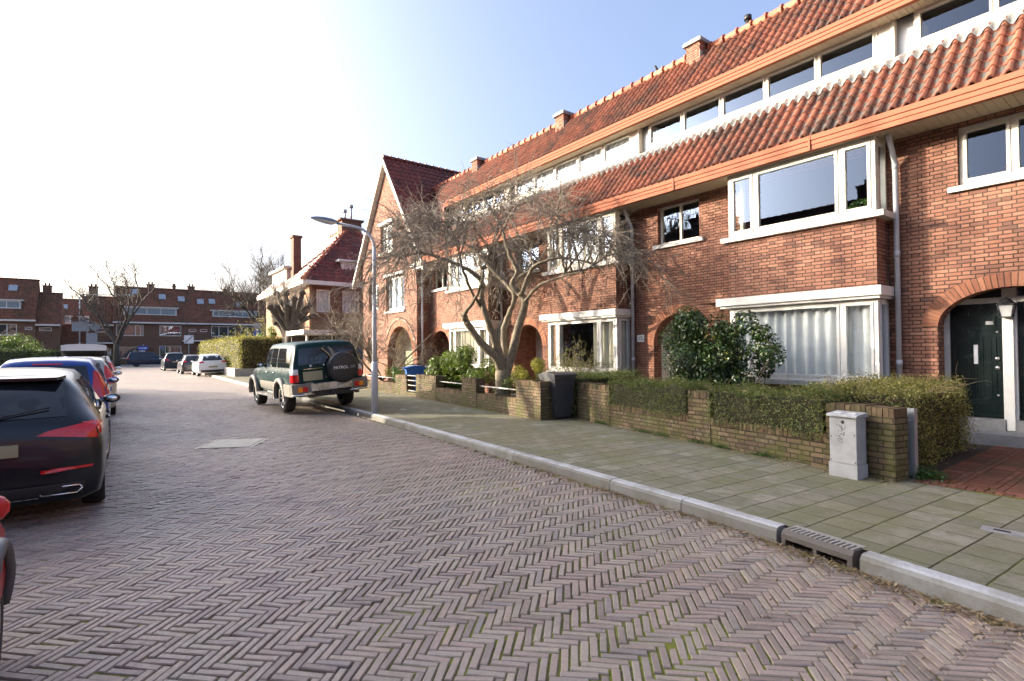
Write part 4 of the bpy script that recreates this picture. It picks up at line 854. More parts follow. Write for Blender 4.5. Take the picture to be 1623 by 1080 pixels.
row_house('narrow brown house section with a tall chimney stack near the left edge', (-7.8, YF+.3, 0), 0, 2.3, D=8, eave=5.3, ridge=9.6, wins=[(.3, 1.5, 4.5, 4.95, [])], doors=[(.5, 1.4, .2, 2.2, 'door_brown')], chims=[(.3, .9, .9)], group=FG)
def ex_gar(T):
    b = MB(); b.box((.2, -.25, 2.55), (6.2, .3, 2.72)); b.build('garage_fascia', 'white', T)
row_house('low garage passage with mossy tiled roof between the row houses', (-5.5, YF+1.5, 0), 0, 2.9, D=6, eave=2.7, ridge=5.4, doors=[(.3, 1.5, .1, 2.4, 'white'), (1.7, 2.8, .1, 2.4, 'signgrey')], group=FG)
row_house('set back brown row house seen between the two front blocks', (-14, 114, 0), 0, 16., ridge=10.9, wins=[(1+i*2.6, 2.8+i*2.6, 3.9, 5.2, [.9]) for i in range(5)], dormers=[(5.9, 8.3, 6.6, 7.8, [1.2]), (9.3, 11.6, 6.6, 7.8, [1.1]), (12.8, 15, 6.6, 7.8, [1.])], skylights=[(7.3, 9.5), (12.2, 9.3)], chims=[(9.5, .9, .6)], group=FG)
# the opposite side of the street (seen mirrored in the windows; its roofs shade the road)
OG = 'row houses on the opposite side of the street'
for i, (y, W, rdg) in enumerate([(-14, 6., 10.2), (-8, 6., 10.2), (-2, 6., 10.2), (4, 6., 10.2), (10, 6., 10.2), (16, 6., 10.2), (22, 5.2, 10.9)]):
    row_house(['opposite row house, first from the bend', 'opposite row house behind the camera', 'opposite row house across from the front path', 'opposite row house across from the road inlet', 'opposite row house across from the bins', 'opposite row house across from the umbrella tree', 'opposite end house with the tallest ridge'][i], (-10.4, y, 0), R(90), W, D=8.2, eave=5.8, ridge=rdg, wins=[(.6, 3.2, 3.7, 5.2, [.8]), (3.9, 5.0, 3.9, 5.2, []), (.6, 3.2, .8, 2.5, [.8])], doors=[(3.8, 4.8, .15, 2.3, 'door_brown')], dormers=[(1., 4.2, 6.9, 7.9, [1.1, 2.1])], chims=[(1.2, 1.3, .7)] if i % 2 == 0 else [(4.2, .9, .6)], group=OG, tw=.4)
row_house('low opposite house beyond the tall end house', (-11.2, 27.6, 0), R(90), 8., D=7.5, eave=3.2, ridge=6.6, wins=[(.6, 3.2, .9, 2.4, [.8]), (4.6, 7, .9, 2.4, [1.2])], chims=[(1.0, .9, .5)], group=OG, tw=.4)
row_house('low opposite house furthest along the street', (-11.2, 35.8, 0), R(90), 7.5, D=7.5, eave=3.2, ridge=6.4, wins=[(.6, 3.2, .9, 2.4, [.8]), (4.6, 7, .9, 2.4, [1.2])], chims=[(3.0, .9, .5)], group=OG, tw=.4)

# the terrace carries on behind the camera; unseen closing row added to block bright horizon in reflections
for k, lb in ((1, 'terraced house with bay windows right behind the front path'), (2, 'terraced house with bay windows two doors behind the front path'), (3, 'terraced house with bay windows furthest behind the camera')):
    c_ = copy_tree(hC); c_.location = (10.75, 3.23-UNIT*(1+k), 0); c_['label'] = lb
for k in range(3): row_house(['row house closing the street behind the camera on the left', 'row house closing the street behind the camera in the middle', 'row house closing the street behind the camera on the right'][k], (-1+k*7.5, -34, 0), R(180), 7.5, D=8, wins=[(.6, 3.2, 3.7, 5.2, [.8]), (4.2, 6.0, 3.9, 5.2, []), (.6, 3.2, .8, 2.5, [.8])], doors=[(4.4, 5.4, .15, 2.3, 'door_brown')], chims=[(1.2, 1.3, .7)], group='row houses closing the street behind the camera', tw=.4)

# ------------------------------------------------------------ villa
V_ = thing('villa', 'detached brick villa with steep red hipped roof and tall side chimney', 'house', (9.5, 33.1, 0))
VW, VL = 7.6, 11.5
v = MB(); wall_x(v, 0, 0, VL, 0, 5.85, [(1.2, 2.2, 3.6, 5.3), (4., 6.5, 3.7, 5.3), (8, 9.5, 3.7, 5.3), (4., 6.5, .9, 2.5), (8, 9.5, .9, 2.5)], 1, .2)
v.mx = Matrix.Rotation(R(90), 4, 'Z'); wall_x(v, 0, -VW, 0, 0, 5.85, [(-1.25, -.4, 4.05, 5.45), (-3.1, -2.0, 4.05, 5.45), (-6.3, -4.9, 4.05, 5.45), (-3.6, -1.2, .9, 2.4)], 0, .2); v.mx = None
v.face([(VW, 0, 0), (VW, VL, 0), (VW, VL, 5.85), (VW, 0, 5.85)]); v.face([(0, VL, 0), (VW, VL, 0), (VW, VL, 5.85), (0, VL, 5.85)]); v.box((-.03, -.03, 0), (.12, .12, 5.6), 1)
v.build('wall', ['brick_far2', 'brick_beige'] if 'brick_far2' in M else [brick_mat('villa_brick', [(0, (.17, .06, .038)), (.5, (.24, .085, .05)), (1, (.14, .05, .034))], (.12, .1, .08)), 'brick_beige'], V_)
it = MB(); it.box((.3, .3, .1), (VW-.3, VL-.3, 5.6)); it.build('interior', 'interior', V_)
for a, b, c, d in ((.4, 1.25, 4.05, 5.45), (2.0, 3.1, 4.05, 5.45), (4.9, 6.3, 4.05, 5.45), (1.2, 3.6, .9, 2.4)): window(V_, 'window', '-y', (a, .08, c), b-a, d-c, [] if b-a < 1.2 else [(b-a)/2], ft=.08, mat='white', sash=0, curtain=('curtain', 0, 1, .15), trans=[(d-c)*.62] if b-a < 1.2 else ())
for a, b, c, d in ((1.2, 2.2, 3.6, 5.3), (4., 6.5, 3.7, 5.3), (8, 9.5, 3.7, 5.3), (4., 6.5, .9, 2.5), (8, 9.5, .9, 2.5)): window(V_, 'window', '-x', (.08, b, c), b-a, d-c, [(b-a)/2], ft=.08, mat='white', sash=0)
ev = MB(); e = .55
ev.box((-e, -e, 5.68), (VW+e, -e+.08, 5.92)); ev.box((-e, -e+.08, 5.68), (-e+.08, VL+e, 5.92)); ev.box((-e+.08, VL+e-.08, 5.68), (VW+e, VL+e, 5.92)); ev.box((VW+e-.08, -e+.08, 5.68), (VW+e, VL+e-.08, 5.92)); ev.box((-e+.081, -e+.081, 5.70), (VW+e-.081, VL+e-.081, 5.74)); ev.build('eaves', 'white', V_)
rf = MB(); rx, ry0, ry1, rzz = VW/2, 3.6, VL-3.6, 10.35; z0 = 5.92
def inhip(px, py, pz):
    pass
# near hip face
n1 = Vector((0, ry0+e, rzz-z0)); sl = n1.length
pantiles(rf, (-e, -e, z0), (1, 0, 0), n1, VW+2*e, sl, .3, .34, 0, .05, 5, 5, keep=lambda q: abs(q.x-rx) < (VW/2+e)*(1-(q.z-z0)/(rzz-z0))+.12)
n2 = Vector((rx+e, 0, rzz-z0)); LL = VL+2*e
def k2(q):
    f = (q.z-z0)/(rzz-z0); return -e + (ry0+e)*f - .12 < q.y < VL+e - (VL+e-ry1)*f + .12
pantiles(rf, (-e, -e, z0), (0, 1, 0), n2, LL, n2.length, .3, .34, 0, .05, 5, 6, keep=k2)
rf.face([(-e, -e, z0-.02), (VW+e, -e, z0-.02), (rx, ry0, rzz-.03)], 0, .4); rf.face([(-e, VL+e, z0-.02), (-e, -e, z0-.02), (rx, ry0, rzz-.03), (rx, ry1, rzz-.03)], 0, .4)
rf.face([(VW+e, -e, z0), (VW+e, VL+e, z0), (rx, ry1, rzz), (rx, ry0, rzz)], 0, .4); rf.face([(VW+e, VL+e, z0), (-e, VL+e, z0), (rx, ry1, rzz)], 0, .4)
ro = rf.build('roof', 'tile_red', V_)
rc = MB(); ridge_caps(rc, (-e, -e, z0+.05), (rx, ry0, rzz+.05), .13, .42); ridge_caps(rc, (VW+e, -e, z0+.05), (rx, ry0, rzz+.05), .13, .42); ridge_caps(rc, (rx, ry0, rzz+.05), (rx, ry1, rzz+.05), .13, .42); rc.build('ridge_tiles', 'ridge', ro)
ch = MB(); ch.box((.15, 4.2, 5.0), (.65, 4.9, 9.35)); ch.box((.08, 4.13, 9.35), (.72, 4.97, 9.5)); ch.build('chimney', 'brick_far', V_)
ch = MB(); ch.box((rx-.7, ry0-.4, 9.2), (rx+.7, ry0+.5, 10.75)); ch.box((rx-.85, ry0-.5, 10.75), (rx+.85, ry0+.6, 10.88)); c_ = ch.build('chimney', 'brick_far', V_)
po = MB()
for dx, h in ((-.35, .7), (.1, 1.1)): po.tube([(rx+dx, ry0, 10.88), (rx+dx, ry0, 10.88+h)], .07, 8); po.tube([(rx+dx, ry0, 10.88+h-.2), (rx+dx, ry0, 10.88+h)], .15, 8)
po.build('flue_pipe', 'zinc', c_)
# street side dormer
dd = MB(); dd.box((-.05, 5.2, 6.1), (2.5, 9.2, 7.35)); dd.box((-.3, 5.0, 7.35), (2.7, 9.4, 7.5)); o = dd.build('dormer', 'cream', V_); window(o, 'window', '-x', (-.09, 9.1, 6.25), 3.8, 1.0, [.9, 1.9, 2.9], ft=.08, fd=.03, sash=0, mat='white', glass='glass_far', gl_off=.01)
dd = MB(); dd.box((2.1, .35, 6.45), (3.7, 2.6, 7.35)); dd.box((1.85, .15, 7.35), (3.95, 2.8, 7.48)); dd.box((2.0, .25, 6.38), (3.8, .5, 6.46)); o = dd.build('dormer', 'white', V_); window(o, 'window', '-y', (2.15, .31, 6.5), 1.5, .8, [.5, 1.0], ft=.07, fd=.03, sash=0, mat='white', glass='glass_far', gl_off=.01)
# carport
K = thing('carport', 'white roofed carport with blue boarded side beside the villa', 'carport', (8.2, 29.2, 0))
k = MB(); k.box((-.2, -.2, 2.55), (3.2, 3.2, 2.80)); k.build('carport_roof', 'white', K)
k = MB(); k.box((2.5, .0, .1), (2.58, 3, 2.55)); k.box((-.0, 2.9, .1), (2.5, 3, 2.55), 1); k.box((2.58, 0, .1), (3.1, .08, 2.55)); k.build('boarded_side', [plain('blue_boards', (.03, .075, .13), .6), 'interior'], K)
for x in (0, 2.4): k = MB(); k.box((x, 0, .1), (x+.1, .1, 2.55)); k.build('carport_post', 'white', K)
# finial lamp beside carport
# ------------------------------------------------------------ vegetation
TREE_LIMBS = [
 [(8.57,11.84,0.84),(8.34,11.85,1.40),(7.94,11.98,1.84),(7.57,12.09,2.36),(7.44,12.03,2.56)],
 [(7.44,12.03,2.56),(7.46,11.76,2.78),(7.51,11.46,3.08),(7.46,11.24,3.29),(7.43,11.01,3.69),(7.40,10.77,4.05)],
 [(8.57,11.84,0.84),(8.47,11.83,1.45),(8.26,11.90,2.06),(8.08,11.94,2.61),(7.95,11.96,3.05),(7.95,11.88,3.42),(7.68,12.00,3.72),(7.30,12.21,3.95),(6.90,12.42,4.11),(6.43,12.70,4.21),(6.00,12.95,4.10)],
 [(8.57,11.84,0.84),(8.70,11.93,1.45),(8.76,12.07,2.11),(8.97,12.10,2.61),(9.20,12.12,3.13),(9.16,12.34,3.46),(9.02,12.64,3.76),(8.78,13.01,4.25),(8.52,13.40,4.72),(8.14,13.87,4.98),(7.84,14.30,5.17)],
 [(8.57,11.84,0.84),(8.78,11.69,1.50),(8.93,11.59,2.23),(9.08,11.48,2.93),(9.01,11.56,3.14),(8.82,11.71,3.43),(8.94,11.64,3.78),(8.81,11.75,4.20),(8.71,11.84,4.56),(8.61,11.93,5.05),(8.39,12.10,5.55),(8.22,12.25,5.91)],
 [(8.96,11.50,3.13),(9.02,11.28,3.57),(9.05,11.08,3.85),(9.24,10.77,4.00),(9.56,10.37,4.07),(9.93,9.92,3.91),(10.29,9.49,3.66)],
 [(8.89,11.80,3.44),(9.23,11.83,3.72),(9.61,11.85,3.89),(10.03,11.82,4.39),(10.48,11.77,4.80),(11.02,11.66,5.23)],
 [(9.05,11.44,2.96),(8.92,10.84,3.24),(8.85,10.20,3.38),(8.86,9.50,3.45),(8.78,8.88,3.43)],
 [(8.16,12.11,2.62),(7.69,11.89,3.06),(7.26,11.64,3.51),(6.89,11.34,4.00),(6.58,11.01,4.30)],
]
def catmull(pts, k=4):
    P = [Vector(p) for p in pts]; P = [P[0]*2-P[1]] + P + [P[-1]*2-P[-2]]; out = []
    for i in range(1, len(P)-2):
        for j in range(k):
            t_ = j/k; a, b, c, d = P[i-1], P[i], P[i+1], P[i+2]
            out.append(.5*((2*b) + (c-a)*t_ + (2*a-5*b+4*c-d)*t_*t_ + (3*b-a-3*c+d)*t_**3))
    return out + [P[-2]]
def rvec(q): 
    while True:
        v = Vector((q.uniform(-1, 1), q.uniform(-1, 1), q.uniform(-1, 1)))
        if .05 < v.length < 1: return v.normalized()
def twig(mb, p, d, L, r, q, n=3, droop=0., wob=.25, seg=3, c=None, kids=None):
    pts = [p.copy()]; dd = d.normalized(); cur = p.copy()
    for i in range(seg):
        dd = (dd + rvec(q)*wob + Vector((0, 0, -droop))).normalized(); cur = cur + dd*(L/seg); pts.append(cur.copy())
    mb.tube(pts, [r*(1-.7*i/seg) for i in range(seg+1)], n, 0, q.random() if c is None else c, caps=False)
    return pts, dd
def umbrella_tree():
    T = thing('bare_tree', 'bare umbrella shaped tree with forking mossy trunk in the front garden', 'tree', (0, 0, 0))
    base = Vector((8.55, 11.82, .12)); q = random.Random(21)
    tr = MB(); R0 = [.17, .115, .12, .12, .13, .07, .055, .055, .045]
    tr.tube([base+Vector((0, 0, -.05)), base+Vector((.0, .02, .25)), base+Vector((0, 0, .55)), base+Vector((0, 0, .8)), base+Vector((0, 0, .95))], [.30, .235, .215, .22, .2], 12)
    ends = []
    for i, L in enumerate(TREE_LIMBS):
        pts = catmull(L, 4); n = len(pts); r0 = {0: .135, 1: .06, 2: .14, 3: .125, 4: .15, 5: .07, 6: .055, 7: .055, 8: .05}[i]; r1 = {0: .085, 1: .02}.get(i, .022)
        rad = [r0 + (r1-r0)*min(1, (k/(n-1))**.7*1.0) for k in range(n)]
        rad = [a*(1+.10*q.uniform(-1, 1)) for a in rad]
        pts = [p + rvec(q)*.015 for p in pts]
        tr.tube(pts, rad, 9, 0, .3)
        s = int(n*(.45 if i in (2, 3, 4) else .3 if i != 0 else 2))
        ends += [(pts[k], rad[k]) for k in range(s, n)]
    # pruning knobs
    for L in TREE_LIMBS[:5]:
        for k in (3, 4):
            p = Vector(L[min(k, len(L)-1)]) + rvec(q)*.05; tr.tube([p+Vector((0, 0, -.05)), p, p+Vector((0, 0, .05))], [.05, .1, .05], 7, 0, .3)
    tr.build('trunk', 'bark2', T)
    br = MB(); tw = MB(); C = Vector((8.45, 11.9, 0)); starts = [e for e in ends if e[0].z > 2.9]
    def umb(az, rho):
        rx = 4.3 if math.cos(az-R(-35)) > 0 else 3.7
        return C + Vector((math.cos(az)*rho*rx, math.sin(az)*rho*rx, 5.95 - 2.5*rho**2.1))
    nb = 84
    for i in range(nb):
        az = 2*math.pi*(i*.618034 % 1) ; rho = .25+.75*math.sqrt(q.random()); tgt = umb(az, rho) + rvec(q)*.25
        # keep the crown clear of the facade
        if tgt.x > 10.3: tgt.x = 10.3 - q.random()*.4
        cand = sorted(starts, key=lambda e: (e[0]-tgt).length + .15*q.random())[:6]; p0, r0 = q.choice(cand)
        L_ = (tgt-p0).length
        if L_ < .5: continue
        m1 = p0 + (tgt-p0)*.35 + Vector((0, 0, .22*L_*q.uniform(.6, 1.3))) + rvec(q)*.12*L_; m2 = p0 + (tgt-p0)*.72 + Vector((0, 0, .2*L_*q.uniform(.5, 1.2))) + rvec(q)*.08*L_
        dr = (tgt-m2).normalized(); tail = tgt + dr*.4 + Vector((0, 0, -.6))
        pts = catmull([p0, m1, m2, tgt, tail], 4); n = len(pts); ra = min(r0*.85, .018+.013*L_)
        pts = [p + rvec(q)*.03 if 0 < k else p for k, p in enumerate(pts)]
        br.tube(pts, [ra*(1-.80*k/(n-1)) for k in range(n)], 5, 0, q.random(), caps=False)
        for k in range(4, n-1):
            for _ in range(2 if k % 2 else 3):
                t_ = q.random(); p = pts[k].lerp(pts[k+1], t_); tan = (pts[k+1]-pts[k]).normalized()
                d = (tan*.9 + rvec(q)*1.0 + Vector((0, 0, .1))); d = (d + (p-C).normalized()*.3).normalized()
                ps, dd = twig(tw, p, d, q.uniform(.45, 1.15), .0095, q, 3, .15, .30, 4)
                for a_ in ((1, 3) if q.random() < .6 else (2,)):
                    ps2, d2 = twig(tw, ps[a_], dd + rvec(q)*1.1, q.uniform(.18, .5), .0055, q, 3, .2, .4, 3)
                    if q.random() < .5: twig(tw, ps2[1], d2 + rvec(q), q.uniform(.1, .25), .004, q, 3, .15, .4, 2)
    cr = br.build('crown', 'bark', T); tw.build('twigs', 'twig', cr)
    return T
umbrella_tree()
def bare_tree(name, label, loc, h, spread, seed, trunk_r=.2, mat='barkfar', fork=.25, levels=5, rmin=.012, lean=(0, 0), n0=3, group=None, up=.35, droop=0., kids=(2, 4), trunk_h=None):
    T = thing(name, label, 'tree', loc, 0, group); q = random.Random(seed); tr = MB(); cr = MB()
    th = trunk_h or h*fork; top = Vector((lean[0], lean[1], th))
    tr.tube([(0, 0, -.1), (lean[0]*.2, lean[1]*.2, th*.3), (lean[0]*.6, lean[1]*.6, th*.7), top], [trunk_r*1.35, trunk_r*1.05, trunk_r*.95, trunk_r*.85], 9)
    tr.build('trunk', mat, T)
    def grow(p, d, L, r, lv):
        pts = [p]; cur = p; dd = d.normalized(); seg = 4
        for i in range(seg):
            dd = (dd + rvec(q)*.22 + Vector((0, 0, up*.12 - droop*.3*(levels-lv)/levels))).normalized(); cur = cur + dd*(L/seg); pts.append(cur)
        cr.tube(pts, [max(rmin*.6, r*(1-.4*i/seg)) for i in range(seg+1)], 6 if lv > 3 else 3, 0, q.random(), caps=False)
        if lv <= 0: return
        for j in range(q.randint(*kids)):
            k = q.randint(1, seg); e = dd*.8 + rvec(q)*.85 + Vector((0, 0, up)) ; e.x *= spread; e.y *= spread
            grow(pts[k], e, L*q.uniform(.55, .85), max(rmin, r*.58), lv-1)
        grow(pts[-1], dd + rvec(q)*.3, L*.75, max(rmin, r*.62), lv-1)
    for i in range(n0):
        a = 2*math.pi*(i+q.random()*.5)/n0; grow(top, Vector((math.cos(a)*spread, math.sin(a)*spread, 1.)), (h-th)*.36, trunk_r*.62, levels)
    cr.build('crown', mat, T); return T
bare_tree('bare_tree', 'tall bare street tree forking in front of the far row houses', (.2, 79.5, 0), 13.5, .9, 5, .33, fork=.2, levels=5, rmin=.022, kids=(1, 3), n0=3, up=.4)
bare_tree('bare_tree', 'hazy bare tree rising behind the villa left corner', (14.6, 66, 0), 13.5, .9, 9, .25, fork=.25, levels=5, rmin=.02, kids=(2, 3), n0=4)
bare_tree('bare_tree', 'small multi stemmed bare tree beside the lamp post', (8.6, 20.2, .12), 4.6, 1.4, 12, .085, mat='bark', trunk_h=.35, levels=5, rmin=.006, n0=5, up=.15, kids=(2, 3), droop=.1)
bare_tree('bare_tree', 'bare tree on the opposite pavement, first along the street', (-8.4, 24.2, 0), 12.0, .6, 31, .24, fork=.3, levels=4, rmin=.028, n0=4, kids=(2, 3))
bare_tree('bare_tree', 'bare tree on the opposite pavement, second along the street', (-8.6, 31.5, 0), 10.0, .55, 33, .2, fork=.3, levels=4, rmin=.02, n0=3, kids=(1, 3))
def pollard(label, loc, h, seed, r=.26, w=1.0):
    T = thing('pollard_tree', label, 'tree', loc, 0, 'pollarded trees'); q = random.Random(seed); tr = MB(); cr = MB()
    top = Vector((.05, 0, h*.42)); tr.tube([(0, 0, -.1), (.03, 0, h*.15), (0, .03, h*.3), top], [r*1.4, r*1.1, r*1.05, r*1.15], 10)
    for i in range(14):
        a = 2*math.pi*i/14 + q.random()*.4; rr_ = w*q.uniform(.5, 1.); k = top + Vector((math.cos(a)*rr_, math.sin(a)*rr_, h*q.uniform(.12, .38)))
        pts = catmull([top + Vector((0, 0, -.3)), top.lerp(k, .5) + rvec(q)*.12, k], 3); tr.tube(pts, [r*.55]*3 + [r*.42]*4, 7)
        tr.tube([k-Vector((0, 0, .12)), k, k+Vector((0, 0, .14))], [r*.4, r*.75, r*.35], 7)
        for _ in range(30):
            twig(cr, k + rvec(q)*.1, Vector((q.uniform(-.5, .5), q.uniform(-.5, .5), 1)), q.uniform(.4, 1.3), .014, q, 3, -.02, .22, 3)
    tr.build('trunk', 'barkfar', T); cr.build('shoots', 'twig', T)
pollard('gnarled pollarded tree in front of the villa corner', (8.3, 32.7, .1), 6.6, 3, .32, 1.35)
pollard('smaller pollarded tree behind the hedge left of the villa corner', (8.9, 36.0, .1), 5.8, 8, .28, 1.1)

# leaf clouds
M['privet'] = leaf_mat('privet_leaves', [(0, (.05, .075, .018)), (.5, (.10, .135, .03)), (.8, (.16, .18, .045)), (1, (.26, .24, .06))], .45, .2)
M['privet_y'] = leaf_mat('yellowish_privet_leaves', [(0, (.08, .095, .02)), (.5, (.19, .19, .05)), (1, (.38, .32, .10))], .5, .25)
M['camellia'] = leaf_mat('glossy_dark_leaves', [(0, (.018, .038, .012)), (.5, (.035, .07, .018)), (.9, (.065, .11, .028)), (1, (.18, .18, .04))], .22, .12, .6)
M['rhodo'] = leaf_mat('rhododendron_leaves', [(0, (.055, .09, .02)), (.5, (.14, .20, .04)), (1, (.28, .32, .09))], .35, .22)
M['golden'] = leaf_mat('golden_conifer_foliage', [(0, (.10, .11, .02)), (.5, (.22, .21, .035)), (1, (.36, .31, .05))], .6, .25)
M['beech'] = leaf_mat('dry_beech_hedge_leaves', [(0, (.10, .10, .03)), (.4, (.21, .18, .065)), (.8, (.33, .26, .11)), (1, (.15, .16, .05))], .6, .3)
M['weed'] = leaf_mat('weed_leaves', [(0, (.03, .08, .015)), (1, (.07, .15, .03))], .4, .25)
M['core'] = plain('hedge_inner_twigs', (.035, .028, .016), .95, var=.5, scale=20, bump=1.)
def leaf(mb, p, s, q, asp=.5, nrm=None, spread=1., m=0, c=None):
    n = rvec(q) if nrm is None else (nrm + rvec(q)*spread).normalized()
    a = n.orthogonal().normalized(); a.rotate(Matrix.Rotation(q.uniform(0, 6.28), 3, n)); b = n.cross(a)
    mb.face([p - a*s*.5, p + b*s*asp*.5 + n*s*.06, p + a*s*.5, p - b*s*asp*.5 + n*s*.06], m, q.random() if c is None else c)
def hedge(name, label, P0, P1, width, z0, z1, n, mat, q, size=.03, cat='hedge', group=None, ragged=.04, kind=None, back=1, bot=None, sticks=0):
    """box hedge between P0 and P1 (its front edge), going back to the right-hand side by width"""
    T = thing(name, label, cat, (P0[0], P0[1], 0), 0, group)
    d = Vector((P1[0]-P0[0], P1[1]-P0[1], 0)); L = d.length; d.normalize(); nb = Vector((-d.y, d.x, 0))*back; f = MB(); co = MB()
    ins = .06
    A = [Vector((0, 0, 0))+d*ins+nb*ins, d*(L-ins)+nb*ins, d*(L-ins)+nb*(width-ins), d*ins+nb*(width-ins)]
    ib = [co.add((p.x, p.y, z0)) for p in A]; it = [co.add((p.x, p.y, z1-ins)) for p in A]; co.idx(it, 0); co.idx(ib[::-1], 0)
    for e in range(4): co.idx((ib[e], ib[(e+1) % 4], it[(e+1) % 4], it[e]), 0)
    co.build('hedge_core', 'core', T)
    areas = [L*(z1-z0), L*(z1-z0)*.5, width*(z1-z0), width*(z1-z0), L*width*1.2]; tot = sum(areas)
    for i in range(n):
        r_ = q.random()*tot; k = 0
        while r_ > areas[k]: r_ -= areas[k]; k += 1
        s = q.random()*L; w_ = q.random()*width; z = z0 + (z1-z0)*q.random(); off = q.gauss(0, ragged) - .01
        bulge = .04*math.sin(s*3.1+z*4)+.03*math.sin(s*7.3+w_*9)
        if k == 0: p = d*s + nb*(-off-bulge) + Vector((0, 0, z)); nn = -nb
        elif k == 1: p = d*s + nb*(width+off+bulge) + Vector((0, 0, z)); nn = nb
        elif k == 2: p = d*(-off-bulge) + nb*w_ + Vector((0, 0, z)); nn = -d
        elif k == 3: p = d*(L+off+bulge) + nb*w_ + Vector((0, 0, z)); nn = d
        else: p = d*s + nb*w_ + Vector((0, 0, z1+abs(off)*1.2+bulge-.03)); nn = Vector((0, 0, 1))
        leaf(f, p, size*q.uniform(.6, 1.4), q, .55, nn, 1.1)
    f.build('foliage', mat, T)
    if sticks:
        st = MB()
        for i in range(sticks):
            p = d*(q.random()*L) + nb*(q.random()*width) + Vector((0, 0, z1-.02)); twig(st, p, Vector((q.uniform(-1, 1), q.uniform(-1, 1), q.uniform(.0, .5))), q.uniform(.15, .45), .0035, q, 3, .08, .3, 3)
        st.build('dry_sprigs', M['drystem'], T)
    return T
M['drystem'] = plain('dry_straw_stems', (.34, .25, .13), .8, var=.3)
q = random.Random(44)
WD = Vector((-.175, -.985, 0)); W0 = Vector((8.06, 8.36, 0)); WN = Vector((.985, -.175, 0))
def wp(s, o=0.): p = W0 + WD*s + WN*o; return (p.x, p.y)
hedge('privet_hedge', 'short clipped hedge over the low garden wall between its left and middle piers', wp(1.12, -.05), wp(3.2, -.05), .65, .50, 1.0, 15000, 'privet', q, .026, group='clipped garden hedges', sticks=25)
hedge('privet_hedge', 'long clipped hedge over the low garden wall beside the grey cabinet', wp(3.66, -.05), wp(5.5, -.04), .8, .48, 1.0, 17000, 'privet', q, .026, group='clipped garden hedges', sticks=90)
hedge('privet_hedge', 'wide sunlit hedge with straggly top running from the white post towards the house', (7.55, 2.14), (9.65, 2.16), 1.25, .20, 1.06, 30000, 'privet_y', q, .028, group='clipped garden hedges', ragged=.05, sticks=240)
hedge('privet_hedge', 'dark green hedge behind the grey wheelie bin', (8.2, 8.28), (10.2, 8.35), .75, .14, 1.02, 16000, 'privet', q, .03, group='clipped garden hedges')
def shrub(name, label, c, rad, n, mat, q, size, asp=.45, lobes=8, cat='shrub', stems=10, stem_r=.012, z0=.12, gap=.35, droop=False, inner=.0, group=None):
    T = thing(name, label, cat, (c[0], c[1], 0), 0, group); f = MB(); st = MB(); C = Vector((0, 0, c[2])); rx, ry, rz_ = rad
    cl = [Vector((q.gauss(0, .5)*rx, q.gauss(0, .5)*ry, q.uniform(-.75, .85)*rz_)) for _ in range(lobes)]
    cl = [v if (v.x/rx)**2+(v.y/ry)**2+(v.z/rz_)**2 < .85 else v*.75/math.sqrt((v.x/rx)**2+(v.y/ry)**2+(v.z/rz_)**2) for v in cl]
    lr = [q.uniform(.22, .42)*min(rx, ry, rz_)*1.25 for _ in cl]
    for i in range(n):
        k = q.randrange(lobes); d = rvec(q); rr_ = lr[k]*(inner + (1-inner)*q.random()**.35); p = C + cl[k] + d*rr_
        if p.z < z0+.02: continue
        leaf(f, p, size*q.uniform(.6, 1.35), q, asp, d + Vector((0, 0, .5)), .9)
    for i in range(stems):
        k = q.randrange(lobes); e = C + cl[k]; b_ = Vector((q.gauss(0, .1)*rx, q.gauss(0, .12)*ry, z0-.02)); m_ = b_.lerp(e, .5) + rvec(q)*.1; st.tube(catmull([b_, m_, e], 3), [stem_r*(1-.5*j/6) for j in range(7)], 5, caps=False)
        for _ in range(3): twig(st, e, rvec(q)+Vector((0, 0, .3)), lr[k]*1.1, stem_r*.4, q, 3, 0, .3, 3)
    st.build('stems', 'bark', T); f.build('foliage', mat, T); return T
shrub('camellia_bush', 'tall dark glossy leaved bush in front of the curtained bay window', (9.1, 5.95, 1.42), (.75, .72, 1.05), 12500, 'camellia', q, .072, .5, 26, stems=24, inner=.2)
shrub('camellia_bush', 'smaller dark glossy leaved bush reaching across the bay window right of the tall one', (9.12, 5.36, 1.40), (.62, .82, .90), 10500, 'camellia', q, .070, .5, 30, stems=14, inner=.2)
shrub('rhododendron', 'broad rhododendron with pale green leaves behind the garden wall railing', (8.65, 14.3, .98), (.75, 1.75, .78), 7500, 'rhodo', q, .125, .3, 26, stems=20)
shrub('rhododendron', 'lower rhododendron between the wall and the umbrella tree', (8.5, 12.6, .75), (.5, .9, .55), 2600, 'rhodo', q, .11, .3, 12, stems=10)
shrub('golden_conifer', 'golden yellow spreading conifer beside the bin', (8.25, 10.1, .95), (.45, .75, .42), 6500, 'golden', q, .045, .3, 14, stems=8)
shrub('garden_shrub', 'dark low shrubs behind the garden wall under the bare tree', (8.35, 10.9, .62), (.4, 1.2, .45), 3000, 'privet', q, .05, .45, 12, stems=8)
shrub('garden_shrub', 'small green shrub behind the low wall near the blue bin', (8.3, 17.6, .7), (.4, .6, .45), 1600, 'weed', q, .06, .45, 9, stems=8)
shrub('garden_shrub', 'leafy brown and green shrubs under the gabled house arch', (8.9, 19.3, .7), (.5, .8, .55), 1500, 'beech', q, .07, .45, 9, stems=8)
